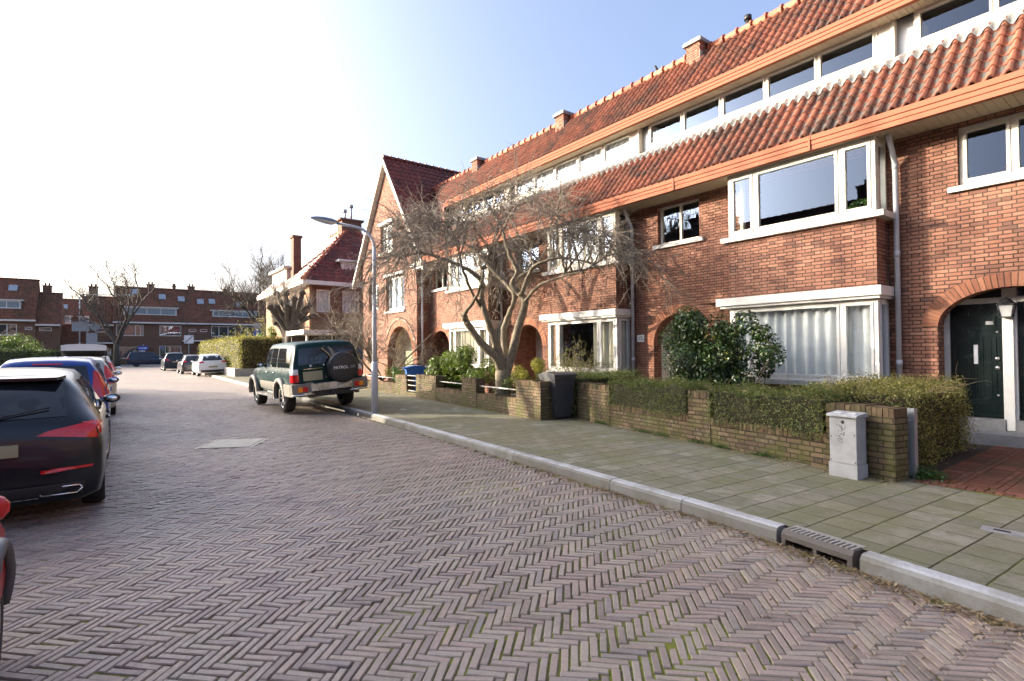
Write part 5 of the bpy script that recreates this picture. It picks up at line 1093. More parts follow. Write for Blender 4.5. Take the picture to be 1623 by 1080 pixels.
def wispy(label, c, r, h, q, n=60, leafs=1800, mat='golden', mat2='twig', ls=.032):
    T = thing('straggly_shrub', label, 'shrub', (c[0], c[1], 0)); st = MB(); f = MB()
    for i in range(n):
        a = q.uniform(0, 6.28); ou = q.random(); b_ = Vector((q.gauss(0, .15), q.gauss(0, .15), .12)); e = Vector((math.cos(a)*r*ou, math.sin(a)*r*ou, h*(1-.4*ou*ou)*q.uniform(.65, 1)))
        m_ = b_.lerp(e, .55) + Vector((0, 0, .25*h*ou)); pts = catmull([b_, m_, e], 4); st.tube(pts, [.008*(1-.6*j/8) for j in range(9)], 4, 0, q.random(), caps=False)
        for k in range(3, 9):
            ps, dd = twig(st, pts[k], rvec(q)+Vector((0, 0, .2)), q.uniform(.12, .4), .0035, q, 3, .05, .4, 3)
            for _ in range(int(leafs/n/6)+1): leaf(f, ps[q.randrange(1, 4)] + rvec(q)*.03, ls*q.uniform(.6, 1.4), q, .5)
    st.build('stems', mat2, T); f.build('foliage', mat, T); return T
wispy('straggly yellow green shrub in front of the second bay window', (9.35, 9.75), 1.0, 1.85, q, 55, 3500, 'privet_y')
wispy('twiggy brown bush beyond the clipped hedge at the far corner', (11.5, 55), 4.2, 5.2, q, 150, 3000, 'beech', 'twig', .12)
shrub('evergreen_shrub', 'upright bright green evergreen beside the pollarded tree', (8.1, 37.6, 1.9), (.7, .7, 1.8), 5000, 'rhodo', q, .10, .5, 18, stems=5)
shrub('evergreen_shrub', 'round green garden bush with pale blossom at the left edge', (-7.9, 73, 1.9), (2.0, 2.0, 1.7), 6000, 'rhodo', q, .16, .5, 24, stems=8)
shrub('evergreen_shrub', 'small dark green bush beside the blossoming bush', (-6.0, 72, 1.1), (1., 1., .9), 2500, 'privet', q, .13, .5, 12, stems=6)
hedge('beech_hedge', 'tall golden hedge along the street beyond the off road car', (6.25, 37), (6.3, 56), .9, .55, 2.45, 15000, 'beech', q, .10, back=-1, ragged=.1, group='tall hedges at the far corner')
hedge('beech_hedge', 'tall yellow green hedge facing the car beside the parking sign', (6.3, 36.6), (10.6, 36.2), .9, .5, 2.45, 13000, 'beech', q, .085, ragged=.09, group='tall hedges at the far corner')
hedge('privet_hedge', 'long dark hedge bordering the left pavement', (-8.5, 60), (-5.1, 84), 1.2, .1, 1.95, 16000, 'privet', q, .12, ragged=.09, back=1)
hedge('privet_hedge', 'low dark hedge in front of the far row houses', (-4, 85.2), (0.6, 85.2), .8, .1, 1.2, 4000, 'privet', q, .1, ragged=.07)
hedge('conifer_hedge', 'tall dark conifer hedge along the gardens left of the far pavement', (-11.0, 44), (-11.3, 80), 1.0, 0, 3.4, 9000, 'camellia', q, .3, ragged=.15)  # added hedge: keeps bright sky out of the car side reflections
wl = thing('garden_wall', 'low pale planted wall under the tall golden hedge', 'wall', (0, 0, 0)); b_ = MB(); b_.prism([(5.95, 36.45), (6.25, 36.45), (6.3, 55), (6.0, 55)], .1, .62); b_.build('wall_face', 'concrete', wl)
b_ = MB(); b_.prism([(6.25, 36.42), (10.6, 36.0), (10.6, 36.25), (6.25, 36.67)], .1, .6); b_.build('wall_return', 'concrete', wl)
# dry leaves, stalks and moss
lf = MB()
M['litter'] = attr_mat('dry_leaf_litter', [(0, (.10, .06, .03)), (.4, (.22, .14, .07)), (.8, (.36, .26, .14)), (1, (.48, .38, .24))], .8, 60, .3)
for i in range(5200):
    y = min(14, abs(q.gauss(0, 4.2))+.2); x = kerb_x(y) - .02 - abs(q.gauss(0, .10)) if q.random() < .8 else kerb_x(y) - q.random()*1.2
    p = Vector((x, y, .004+abs(q.gauss(0, .006))))
    if q.random() < .45: leaf(lf, p, q.uniform(.015, .045), q, .4, Vector((0, 0, 1)), .5)
    else: a = q.uniform(0, 6.28); L = q.uniform(.02, .08); w_ = .0018; d = Vector((math.cos(a), math.sin(a), q.uniform(-.1, .15))); s_ = Vector((-d.y, d.x, 0))*w_; lf.face([p-s_, p+s_, p+d*L+s_, p+d*L-s_], 0, q.random())
for i in range(2600):
    s = q.uniform(-1., 8.5); p = Vector((*wp(s if s > 0 else 0, -.06-abs(q.gauss(0, .10))), .122+abs(q.gauss(0, .006))))
    if s > 6.3: p = Vector((q.uniform(7.3, 7.8), q.uniform(1.9, 2.3), .13))
    leaf(lf, p, q.uniform(.012, .04), q, .35, Vector((0, 0, 1)), .5)
for i in range(900):
    y = q.uniform(8.7, 15.6); x = 7.27+(y-8.65)*.075-.03-abs(q.gauss(0, .06)); leaf(lf, Vector((x, y, .125)), q.uniform(.012, .035), q, .35, Vector((0, 0, 1)), .5)
for i in range(1300):
    y = q.uniform(0, 16); x = q.uniform(-2, kerb_x(y)-.1) if q.random() < .5 else q.uniform(kerb_x(y)+.2, 7.2); leaf(lf, Vector((x, y, .004 if x < kerb_x(y) else .122)), q.uniform(.006, .02), q, .35, Vector((0, 0, 1)), .3)
lf.build('leaf_litter', 'litter', kind='stuff')
ms = MB()
for i in range(2400):   # weeds at the foot of the wall and by the post
    r_ = q.random()
    if r_ < .45: c_ = (7.42+q.gauss(0, .10), 2.02+q.gauss(0, .09)); z = .13+abs(q.gauss(0, .05))
    else: s = q.choice([.9, 2.1, 2.6, 3.4, 3.9, 4.6]) + q.gauss(0, .12); c_ = wp(s, -.03-abs(q.gauss(0, .025))); z = .125+abs(q.gauss(0, .02))
    leaf(ms, Vector((c_[0], c_[1], z)), q.uniform(.012, .035), q, .7, Vector((0, 0, 1)), .8)
ms.build('ground_weeds', 'weed', kind='stuff')
# ------------------------------------------------------------ cars (local +y forward, rear bumper at y = 0)
tq = NT('dark_car_glass'); tq.set(base=(.012, .014, .016), rough=.03, spec=.5, coat=.3, coatr=.01); M['cglass'] = tq.mat
tq = NT('light_car_glass'); tq.set(base=(.10, .11, .11), rough=.03, spec=.9, coat=1., coatr=.01); M['cglass_l'] = tq.mat
class Car:
    def __init__(s, tab, zmid=.52, crown=.03):
        """tab rows: y, zb, w, zs, ws, zt, wt"""
        fine = []; n = len(tab); k = 5
        for i in range(n-1):
            a, b, c, d = tab[max(i-1, 0)], tab[i], tab[i+1], tab[min(i+2, n-1)]
            for j in range(k):
                t_ = j/k; row = []
                for q0, q1, q2, q3 in zip(a, b, c, d):
                    m1 = (q2-q0)/2; m2 = (q3-q1)/2; dl = q2-q1
                    if m1*dl <= 0: m1 = 0
                    if m2*dl <= 0: m2 = 0
                    m1 = max(-3*abs(dl), min(3*abs(dl), m1)); m2 = max(-3*abs(dl), min(3*abs(dl), m2))
                    row.append((2*t_**3-3*t_**2+1)*q1 + (t_**3-2*t_**2+t_)*m1 + (-2*t_**3+3*t_**2)*q2 + (t_**3-t_**2)*m2)
                fine.append(row)
        fine.append(list(tab[-1])); s.fine = fine; s.zm = zmid; s.cr = crown
        s.rings = [s.ring(r) for r in fine]
    def ring(s, r):
        y, zb, w, zs, ws, zt, wt = r; zs = min(zs, zt-.02); zm = min(s.zm, (zb+zs)/2+.05)
        P = [(0, zb), (.8*w, zb), (.955*w, zb+.06), (w*.995, zm-.08), (w, zm), (w*.992, zm+(zs-zm)*.5), (ws+.008, zs-.03), (ws-.01, zs), (ws+(wt-ws)*.35, zs+(zt-zs)*.35), (ws+(wt-ws)*.72, zs+(zt-zs)*.70), (wt, zt-(zt-zs)*.10-.005), (wt-.05, zt-.004), (wt-.16, zt+s.cr*.3), (wt*.5, zt+s.cr*.8), (0, zt+s.cr)]
        for i in range(1, len(P)): 
            if P[i][1] <= P[i-1][1]: P[i] = (P[i][0], P[i-1][1]+.0005)
        return [(max(0, a), b) for a, b in P]
    def hw(s, y, z):
        f = s.fine
        if y <= f[0][0]: i = 0; t_ = 0
        elif y >= f[-1][0]: i = len(f)-2; t_ = 1
        else:
            i = 0
            while f[i+1][0] < y: i += 1
            t_ = (y-f[i][0])/max(1e-6, f[i+1][0]-f[i][0])
        def h(ring):
            if z >= ring[-1][1] or z <= ring[0][1]: return -(1+abs(z-ring[-1][1]))*.0 - .001
            for (a, b), (c, d) in zip(ring, ring[1:]):
                if b <= z <= d: return a+(c-a)*(z-b)/(d-b)
            return -.001
        return h(s.rings[i])*(1-t_) + h(s.rings[i+1])*t_
    def rear(s, x, z, rev=False):
        y = -.02 if not rev else s.fine[-1][0]+.02; st = .012 if not rev else -.012; x = abs(x)
        for _ in range(260):
            if s.hw(y, z) >= x: break
            y += st
        lo, hi = y-st, y
        for _ in range(8):
            m = (lo+hi)/2
            if s.hw(m, z) >= x: hi = m
            else: lo = m
        return hi
    def body(s):
        b = MB(); n = len(s.rings[0]); R_ = []
        for r, ring in zip(s.fine, s.rings):
            full = [(x, z) for x, z in ring] + [(-x, z) for x, z in ring[-2:0:-1]]
            R_.append([b.add((x, r[0], z)) for x, z in full])
        m = len(R_[0])
        for A, B in zip(R_, R_[1:]):
            for i in range(m): b.idx((A[i], A[(i+1) % m], B[(i+1) % m], B[i]), 0, 0, True)
        b.idx(R_[0][::-1], 0); b.idx(R_[-1], 0)
        return b
def quadpatch(mb, fn, Q, nu=8, nv=5, m=0):
    """fn(u, v) -> Vector on the surface; Q = 4 corners in (u, v)"""
    ids = []
    for j in range(nv+1):
        row = []
        for i in range(nu+1):
            a, b = i/nu, j/nv
            u = (Q[0][0]*(1-a)+Q[1][0]*a)*(1-b) + (Q[3][0]*(1-a)+Q[2][0]*a)*b; v = (Q[0][1]*(1-a)+Q[1][1]*a)*(1-b) + (Q[3][1]*(1-a)+Q[2][1]*a)*b
            row.append(mb.add(fn(u, v)))
        ids.append(row)
    for j in range(nv):
        for i in range(nu): mb.idx((ids[j][i], ids[j][i+1], ids[j+1][i+1], ids[j+1][i]), m, 0, True)
def apply_cut(o, cyls):
    for c_ in cyls:
        md = o.modifiers.new('b', 'BOOLEAN'); md.object = c_; md.operation = 'DIFFERENCE'; md.solver = 'EXACT'
    dg = bpy.context.evaluated_depsgraph_get(); dg.update(); me = bpy.data.meshes.new_from_object(o.evaluated_get(dg)); o.modifiers.clear(); old = o.data; o.data = me
    for c_ in cyls: bpy.data.objects.remove(c_)
    if len(me.polygons) < 50: o.data = old
    o.data.name = o.name
def wheel(parent, x, y, r, side, dark=False, w=.2, spokes=10, turn=0.):
    wh = MB(); wh.lathe([(r*.62, -w/2), (r*.93, -w/2), (r, -w/2+.03), (r, w/2-.03), (r*.94, w/2), (r*.66, w/2), (r*.64, w/2-.02)], 28, (0, 0, 0), 'x')
    o = wh.build('wheel', 'tyre', parent, (x, y, r)); o.rotation_euler.z = turn
    rm = MB(); sx = side
    rm.lathe([(r*.66, sx*(w/2-.005)), (r*.62, sx*(w/2-.01)), (r*.60, sx*(w/2-.06)), (r*.2, sx*(w/2-.09)), (0, sx*(w/2-.09))], 28, (0, 0, 0), 'x', 1)
    for i in range(spokes):
        a = 2*math.pi*i/spokes; c_, s_ = math.cos(a), math.sin(a); t_ = .025 if spokes > 6 else .05
        def q(rr_, off, xx): return (sx*xx, c_*rr_ - s_*off, s_*rr_ + c_*off)
        A = [q(r*.14, -t_, w/2-.03), q(r*.63, -t_*.8, w/2-.015), q(r*.63, t_*.8, w/2-.015), q(r*.14, t_, w/2-.03)]; B = [(p[0]-sx*.03, p[1], p[2]) for p in A]
        ia = [rm.add(p) for p in A]; ib = [rm.add(p) for p in B]; rm.idx(ia, 0)
        for e in range(4): rm.idx((ia[e], ia[(e+1) % 4], ib[(e+1) % 4], ib[e]), 0)
    rm.lathe([(r*.16, sx*(w/2-.05)), (r*.15, sx*(w/2-.02)), (0, sx*(w/2-.018))], 16, (0, 0, 0), 'x', 0)
    rm.lathe([(r*.66, sx*(w/2-.012)), (r*.645, sx*(w/2+.002)), (r*.61, sx*(w/2-.015))], 28, (0, 0, 0), 'x', 0)
    rm.build('rim', ['rimdark' if dark else 'rim', 'well'], o); return o
def make_car(name, label, cat, loc, rz, tab, paintm, wb, ax, r, side_glass, rear_glass, lamps, group=None, plate=(0, .8, .52, .11), front=True, dark_rim=False, handles=(), mirror=(2.95, 1.0), extra=None, glass='cglass', roll=0., spokes=10, trim=True, lower=None, turn=0., zmid=.52, ww=.2, wsh=None, hood_lamps=True, shark=True, wiper=True, moff=.0):
    T = thing(name, label, cat, loc, rz, group); T.rotation_euler.y = roll
    C = Car(tab, zmid); W = max(t_[2] for t_ in tab); L = tab[-1][0]
    bo = C.body().build('body', [paintm, 'well'], T)
    cy = []
    for y in (ax, ax+wb):
        for sx in (1, -1):
            c_ = MB(); c_.lathe([(0, sx*(W-.34)), (r+.055, sx*(W-.34)), (r+.055, sx*(W+.25)), (0, sx*(W+.25))], 28, (0, y, r), 'x', 1, sm=False)
            if sx < 0: c_.f = [f[::-1] for f in c_.f]
            cy.append(c_.build('cut', ['well', 'well']))
    apply_cut(bo, cy)
    for i, y in enumerate((ax, ax+wb)):
        for sx in (1, -1): wheel(T, sx*(W-.015-ww/2), y, r, sx, dark_rim, ww, spokes, turn if i else 0)
    def sd(sx, off):
        def f(y, z):
            x = C.hw(y, z); e = .02; n = Vector((1, -(C.hw(y+e, z)-C.hw(y-e, z))/(2*e), -(C.hw(y, z+e)-C.hw(y, z-e))/(2*e))).normalized()
            p = Vector((x, y, z)) + n*off; return Vector((sx*p.x, p.y, p.z))
        return f
    def rr_(off):
        def f(x, z):
            y = C.rear(x, z); return Vector((x, y-off, z+off*.3))
        return f
    def ff(off):
        def f(x, z): return Vector((x, C.rear(x, z, True)+off, z+off*.3))
        return f
    for Q in side_glass:
        for sx in (1, -1): g_ = MB(); quadpatch(g_, sd(sx, .004), Q, 8, 6); g_.build('side_window', glass, bo)
    g_ = MB(); quadpatch(g_, rr_(.006), rear_glass, 14, 6); rg = g_.build('rear_window', glass, bo)
    if wsh: g_ = MB(); quadpatch(g_, ff(.008), wsh, 10, 5); g_.build('windscreen', glass, bo)
    if wiper:
        zz = rear_glass[0][1]+.05; w_ = MB(); p0, p1 = rr_(.025)(.12, zz-.03), rr_(.03)(.46*1, zz+.03); w_.tube([p0, p1], .008, 5); w_.tube([rr_(.018)(.12, zz-.03), rr_(.03)(.12, zz-.03)], .02, 6); w_.build('rear_wiper', 'black', bo)
    for kind, mat, Q in lamps:
        for sx in (1, -1):
            g_ = MB()
            if kind == 'r': quadpatch(g_, lambda u, v: rr_(.012)(sx*u, v), Q, 8, 4)
            elif kind == 's': quadpatch(g_, sd(sx, .010), Q, 5, 4)
            elif kind == 'f': quadpatch(g_, lambda u, v: ff(.012)(sx*u, v), Q, 8, 4)
            g_.build({'r': 'tail_lamp', 's': 'side_lamp', 'f': 'headlight'}[kind], mat, bo)
    if plate:
        x, z, pw, ph = plate; y = min(C.rear(x-pw/2, z-ph/2), C.rear(x+pw/2, z+ph/2), C.rear(x, z)); g_ = MB(); g_.box((x-pw/2, y-.018, z-ph/2), (x+pw/2, y+.02, z+ph/2)); g_.build('number_plate', 'plate', bo)
    if trim:
        for y0, y1, z0, z1 in handles:
            for sx in (1, -1):
                h = MB(); p0 = sd(sx, .03)(y0, z0); p1 = sd(sx, .03)(y1, z1); h.tube([sd(sx, .0)(y0, z0), p0, p1, sd(sx, 0)(y1, z1)], .012, 6); h.build('door_handle', paintm if trim is True else trim, bo)
    if mirror:
        for sx in (1, -1):
            my, mz = mirror; x = C.hw(my, mz-.05); h = MB(); h.lathe([(0, -.05), (.07, -.04), (.105, 0), (.10, .06), (.05, .13), (0, .15)], 14, (0, 0, 0), 'y'); 
            m_ = h.build('mirror', paintm if not mirror_black.get(label) else 'black', bo, (sx*(x+.10+moff), my, mz)); m_.scale = (.95, .75, .60)
            g_ = MB(); g_.lathe([(0, -.052), (.066, -.0425), (.085, -.02)], 14, (0, 0, 0), 'y'); g_.build('mirror_glass', 'chrome', m_)
            a_ = MB(); a_.obox((0, 0, 0), .12, .05, .03); a_.build('mirror_arm', 'black', m_, (-sx*.10, 0, -.05))
    if lower:
        for Q, mt in lower:
            if len(Q) == 4 and Q[0][0] == 'r': pass
            g_ = MB(); quadpatch(g_, rr_(.006), Q, 14, 3); g_.build('bumper_insert', mt, bo)
    # door shut lines
    if extra: extra(T, bo, C, sd, rr_, ff)
    return T
mirror_black = {}
HATCH = [(0, .30, .60, .50, .58, .56, .50), (.015, .27, .76, .70, .72, .72, .62), (.05, .24, .84, .86, .78, .90, .64), (.11, .21, .875, .92, .82, 1.00, .62), (.24, .19, .89, .95, .845, 1.12, .61), (.42, .18, .90, .955, .855, 1.26, .60), (.60, .18, .90, .955, .86, 1.375, .595), (.85, .18, .90, .95, .865, 1.405, .60), (1.4, .18, .90, .94, .87, 1.435, .61), (2.0, .18, .90, .93, .87, 1.44, .61), (2.55, .18, .90, .925, .865, 1.38, .59), (2.95, .18, .90, .92, .86, 1.17, .60), (3.22, .18, .90, .91, .85, .99, .62), (3.6, .18, .895, .87, .82, .93, .62), (4.0, .19, .86, .78, .76, .84, .56), (4.3, .22, .76, .62, .62, .68, .45), (4.42, .28, .55, .5, .45, .54, .30)]
def scale_tab(tab, sy=1, sx=1, sz=1, dz=0): return [(a*sy, b, c*sx, d*sz, e*sx, f*sz, g*sx) for a, b, c, d, e, f, g in tab]
def mercs(T, bo, C, sd, rr_, ff):
    for x0 in (.42, -.42-.30):
        g_ = MB(); g_.lathe([(.0, -.01), (.10, -.01)], 4, (0, 0, 0), 'y', sm=False)
        e = MB(); y = C.rear(.57, .33)-.012; X0 = x0; P_ = [(X0, .30), (X0+.26, .30), (X0+.30, .34), (X0+.28, .37), (X0+.03, .37), (X0-.01, .33)]
        cx = X0+.145; cz = .335
        for (a, b), (c, d) in zip(P_, P_[1:]+P_[:1]): e.tube([(a, y, b), (c, y, d)], .008, 6)
        o = e.build('exhaust_tip', 'chrome', bo); k = MB(); k.prism(P_, y+.004, y+.012, 'y'); k.build('exhaust_opening', 'well', o)
    g_ = MB()
    for sx in (1, -1): quadpatch(g_, lambda u, v: rr_(.010)(sx*u, v), [(.42, .505), (.80, .53), (.80, .55), (.42, .54)], 6, 2)
    g_.build('bumper_reflector', 'red', bo)
    g_ = MB(); quadpatch(g_, rr_(.006), [(-.72, .24), (.72, .24), (.74, .40), (-.74, .40)], 12, 3); g_.build('diffuser', 'black', bo)
    g_ = MB(); quadpatch(g_, rr_(.010), [(-.40, .275), (.40, .275), (.40, .285), (-.40, .285)], 8, 1); g_.build('chrome_strip', 'chrome', bo)
    s_ = MB(); q = [(-.56, .60, 1.405), (.56, .60, 1.405), (.50, .42, 1.392), (-.50, .42, 1.392)]; lo = [(a, b, c-.03) for a, b, c in q]; s_.face(q); s_.face(lo[::-1])
    for i in range(4): s_.face([q[i], lo[i], lo[(i+1) % 4], q[(i+1) % 4]])
    s_.build('roof_spoiler', M['p_merc'], bo)
    st = MB(); y = C.rear(0, .96)-.02; st.lathe([(0, -.01), (.045, -.008), (.05, .0), (.05, .02)], 20, (0, y, .95), 'y'); st.build('tailgate_badge', 'chrome', bo)
M['p_merc'] = paint('black_metallic_paint', (.012, .015, .02), rough=.3, metal=.3)
M['p_blue'] = paint('blue_paint', (.015, .055, .24), rough=.3, metal=.3)
M['p_champ'] = paint('champagne_paint', (.42, .40, .34), rough=.3, metal=.4)
M['p_white'] = paint('white_paint', (.75, .75, .74), rough=.35)
M['p_grey'] = paint('dark_grey_paint', (.06, .06, .065), rough=.3, metal=.4)
M['p_navy'] = paint('navy_paint', (.018, .028, .05), rough=.3, metal=.3)
M['p_black'] = paint('black_paint', (.012, .012, .014), rough=.3)
M['p_red'] = paint('red_paint', (.42, .008, .012), rough=.3)
M['p_green'] = plain('dark_green_paint', (.010, .034, .034), .3, spec=.08, coat=.03, var=.08)
M['p_plastic'] = plain('grey_wheel_arch_plastic', (.07, .075, .085), .5)
M['p_taupe'] = plain('silver_taupe_cladding', (.20, .185, .16), .5, spec=.25, metal=.1)
LG = 'cars parked along the left kerb'; RG = 'cars parked along the right kerb'
side1 = [[(.62, .975), (1.30, .965), (1.30, 1.335), (.98, 1.34)], [(1.36, .965), (2.12, .955), (2.12, 1.36), (1.36, 1.345)], [(2.18, .955), (3.0, .945), (2.52, 1.335), (2.18, 1.355)]]
make_car('parked_car', 'black hatchback with slim red tail lamps, nearest complete car at the left kerb', 'car', (-.96, 6.62, 0), 0, HATCH, M['p_merc'], 2.73, .85, .325, side1,
    [(-.60, 1.02), (.60, 1.02), (.54, 1.33), (-.54, 1.33)], [('r', 'red', [(.38, .855), (.84, .80), (.80, .965), (.46, .895)]), ('s', 'red', [(.10, .83), (.36, .88), (.34, .94), (.10, .955)]), ('f', 'lampwhite', [(.4, .62), (.7, .60), (.72, .68), (.42, .70)])],
    LG, plate=(0, .74, .52, .11), handles=[(1.45, 1.62, .86, .865), (2.28, 2.45, .85, .855)], mirror=(2.75, 1.0), extra=mercs, turn=-.12)
def mpv_x(T, bo, C, sd, rr_, ff):
    g_ = MB(); quadpatch(g_, rr_(.01), [(-.2, 1.435), (.2, 1.435), (.2, 1.455), (-.2, 1.455)], 6, 1); g_.build('brake_light', 'red', bo)
    a = MB(); a.tube([(0.1, .75, 1.5), (0.1, .62, 1.80)], .004, 4); a.build('roof_aerial', 'black', bo)
VAN = [(0, .30, .62, .55, .58, .60, .50), (.02, .26, .80, .85, .76, .92, .66), (.06, .22, .84, .95, .80, 1.10, .66), (.14, .2, .86, .98, .82, 1.30, .64), (.24, .18, .87, 1.0, .835, 1.44, .62), (.40, .18, .87, 1.0, .84, 1.50, .60), (.9, .18, .87, 1.0, .845, 1.53, .61), (1.7, .18, .87, .99, .845, 1.54, .62), (2.3, .18, .87, .98, .84, 1.48, .60), (2.8, .18, .87, .97, .83, 1.22, .60), (3.15, .18, .87, .95, .82, 1.02, .60), (3.6, .19, .85, .88, .78, .94, .58), (3.9, .22, .78, .70, .66, .78, .48), (4.03, .28, .55, .5, .45, .56, .3)]
sideV = [[(.42, 1.04), (1.15, 1.03), (1.15, 1.43), (.55, 1.42)], [(1.21, 1.03), (1.95, 1.02), (1.95, 1.44), (1.21, 1.43)], [(2.01, 1.02), (2.85, 1.0), (2.35, 1.40), (2.01, 1.44)]]
rvV = [(-.60, 1.03), (.60, 1.03), (.52, 1.41), (-.52, 1.41)]
lampV = [('r', 'red', [(.62, .84), (.82, .86), (.70, 1.30), (.62, 1.32)]), ('s', 'red', [(.08, .86), (.24, .92), (.26, 1.22), (.18, 1.32)]), ('f', 'lampwhite', [(.4, .66), (.72, .66), (.7, .78), (.42, .80)])]
make_car('parked_car', 'blue hatchback with tall red tail lamps behind the black hatchback', 'car', (-.92, 11.95, 0), 0, VAN, M['p_blue'], 2.5, .72, .31, sideV, rvV, lampV, LG, plate=(0, .72, .52, .11), handles=[(1.3, 1.46, .9, .9), (2.1, 2.26, .9, .9)], mirror=(2.55, 1.05), extra=mpv_x)
make_car('parked_car', 'champagne coloured hatchback partly hidden behind the blue car', 'car', (-.82, 17.0, 0), 0, scale_tab(VAN, 1.04, 1.01, .985), M['p_champ'], 2.6, .75, .31, sideV, [(-.6, 1.02), (.6, 1.02), (.52, 1.38), (-.52, 1.38)], lampV, LG, handles=[(1.3, 1.46, .9, .9)], mirror=(2.55, 1.05))
def open_gate(T, bo, C, sd, rr_, ff):
    g_ = MB(); P_ = [(-.62, .35, 1.58), (.62, .35, 1.58), (.60, -.75, 1.84), (-.60, -.75, 1.84)]; pts = []
    for j in range(7):
        for i in range(13):
            a, b = i/12, j/6; x = (-.62+1.24*a)*(1-.06*b*b); g_.add((x, .35-1.05*b, 1.60+.30*math.sin(b*1.35)+.05*(1-(2*a-1)**4)))
    for j in range(6):
        for i in range(12): k = j*13+i; g_.idx((k, k+1, k+14, k+13), 0, 0, True)
    for j in range(7):
        for i in range(13):
            a, b = i/12, j/6; x = (-.62+1.24*a)*(1-.06*b*b); g_.add((x, .35-1.05*b, 1.53+.30*math.sin(b*1.35)+.0*(1-(2*a-1)**4)-(.10 if b > .95 else 0)))
    for j in range(6):
        for i in range(12): k = 91+j*13+i; g_.idx((k, k+13, k+14, k+1), 1, 0, True)
    for i in range(12): k = 78+i; g_.idx((k, k+1, k+92, k+91), 0)
    for j in range(6): g_.idx((j*13, j*13+13, j*13+104, j*13+91), 0); g_.idx((j*13+12, j*13+103, j*13+116, j*13+25), 0)
    g_.build('open_tailgate', [M['p_white'], 'black'], T)
    for sx in (1, -1): s_ = MB(); s_.tube([(sx*.58, .25, 1.2), (sx*.56, -.2, 1.72)], .012, 6); s_.build('gas_strut', 'black', T)
    b = MB(); b.box((-.56, -.012, .75), (.56, .02, 1.0)); b.build('boot_opening', 'well', bo)
make_car('parked_car', 'white hatchback with its dark tailgate standing open', 'car', (-.80, 23.2, 0), 0, scale_tab(VAN, 1.05, 1.03, 1.02), M['p_white'], 2.6, .75, .32, sideV, rvV, lampV, LG, handles=[(1.3, 1.46, .9, .9)], mirror=(2.55, 1.05), extra=open_gate, wiper=False)
#mirror_black['red car at the left edge, showing only its front wing, wheel and door mirror'] = 1
def redx(T, bo, C, sd, rr_, ff):
    g_ = MB(); r = .36
    for yc in (3.32,):
        P_ = [(yc + math.cos(a)*(r+.04), .33+math.sin(a)*(r+.04)) for a in [math.pi*i/16 for i in range(17)]]; 
        pts = [sd(1, .012)(y, max(.26, z)) for y, z in P_]; g_.tube(pts, .03, 6)
    g_.build('wheel_arch_trim', 'p_plastic', bo)
make_car('parked_car', 'red car at the left edge, showing only its front wing, wheel and door mirror', 'car', (-1.335, .12, 0), 0, scale_tab(VAN, 1.04, 1.04, 1.0), M['p_red'], 2.55, .76, .33, sideV, rvV, lampV, LG, handles=[(1.3, 1.46, .9, .9)], mirror=(2.78, 1.02), moff=-.05, extra=redx, turn=.0)

# ---- right kerb, far
wl_ = [('r', 'red', [(.50, .90), (.80, .88), (.78, 1.0), (.56, 1.0)]), ('s', 'red', [(.08, .88), (.26, .92), (.26, 1.0), (.10, 1.0)])]
make_car('parked_car', 'white hatchback parked half on the pavement near the parking sign', 'car', (5.35, 40.6, .05), 0, scale_tab(HATCH, .92, .99, 1.0), M['p_white'], 2.56, .72, .31, [[(a*.92, b) for a, b in Q] for Q in side1], [(-.58, 1.04), (.58, 1.04), (.54, 1.34), (-.54, 1.34)], wl_, RG, plate=(0, .62, .52, .11), handles=[(1.3, 1.46, .86, .86)], mirror=(2.5, 1.0), lower=[([(-.7, .26), (.7, .26), (.74, .42), (-.74, .42)], 'black')], roll=R(-2))
make_car('parked_car', 'dark grey hatchback in front of the white one', 'car', (4.92, 46.6, 0), 0, scale_tab(HATCH, .95, .98, 1.0), M['p_grey'], 2.6, .75, .31, [[(a*.95, b) for a, b in Q] for Q in side1], [(-.58, 1.04), (.58, 1.04), (.54, 1.34), (-.54, 1.34)], wl_, RG, handles=[(1.35, 1.5, .86, .86)], mirror=(2.6, 1.0))
SUV = scale_tab(VAN, 1.08, 1.05, 1.06)
sS = [[(a*1.08, b*1.06) for a, b in Q] for Q in sideV]
make_car('parked_car', 'navy blue compact off roader with pale roof rails beyond the dark grey hatchback', 'car', (4.45, 56.5, 0), 0, SUV, M['p_navy'], 2.67, .8, .34, sS, [(-.6, 1.12), (.6, 1.12), (.54, 1.48), (-.54, 1.48)], [('r', 'red', [(.45, .92), (.82, .94), (.80, 1.08), (.55, 1.06)]), ('s', 'red', [(.1, .94), (.3, .98), (.3, 1.06), (.12, 1.08)])], RG, handles=[(1.4, 1.56, .95, .95)], mirror=(2.75, 1.1))
make_car('parked_car', 'dark car furthest along the right kerb, only its roof showing', 'car', (5.35, 63.5, 0), 0, HATCH, M['p_navy'], 2.73, .85, .32, side1, [(-.60, 1.02), (.60, 1.02), (.54, 1.33), (-.54, 1.33)], wl_, RG)
JEEP = [(0, .45, .7, .6, .66, .66, .6), (.03, .36, .88, .95, .84, 1.0, .74), (.10, .30, .93, 1.12, .89, 1.2, .74), (.25, .28, .95, 1.15, .91, 1.5, .73), (.42, .27, .96, 1.15, .92, 1.70, .71), (.8, .27, .96, 1.15, .92, 1.74, .72), (1.8, .27, .96, 1.13, .92, 1.75, .72), (2.55, .27, .96, 1.12, .92, 1.70, .70), (2.95, .27, .96, 1.11, .91, 1.42, .70), (3.25, .27, .96, 1.10, .90, 1.20, .72), (3.8, .28, .95, 1.05, .86, 1.12, .72), (4.5, .30, .90, .95, .80, 1.02, .66), (4.75, .36, .74, .7, .66, .76, .5), (4.82, .42, .5, .55, .42, .6, .3)]
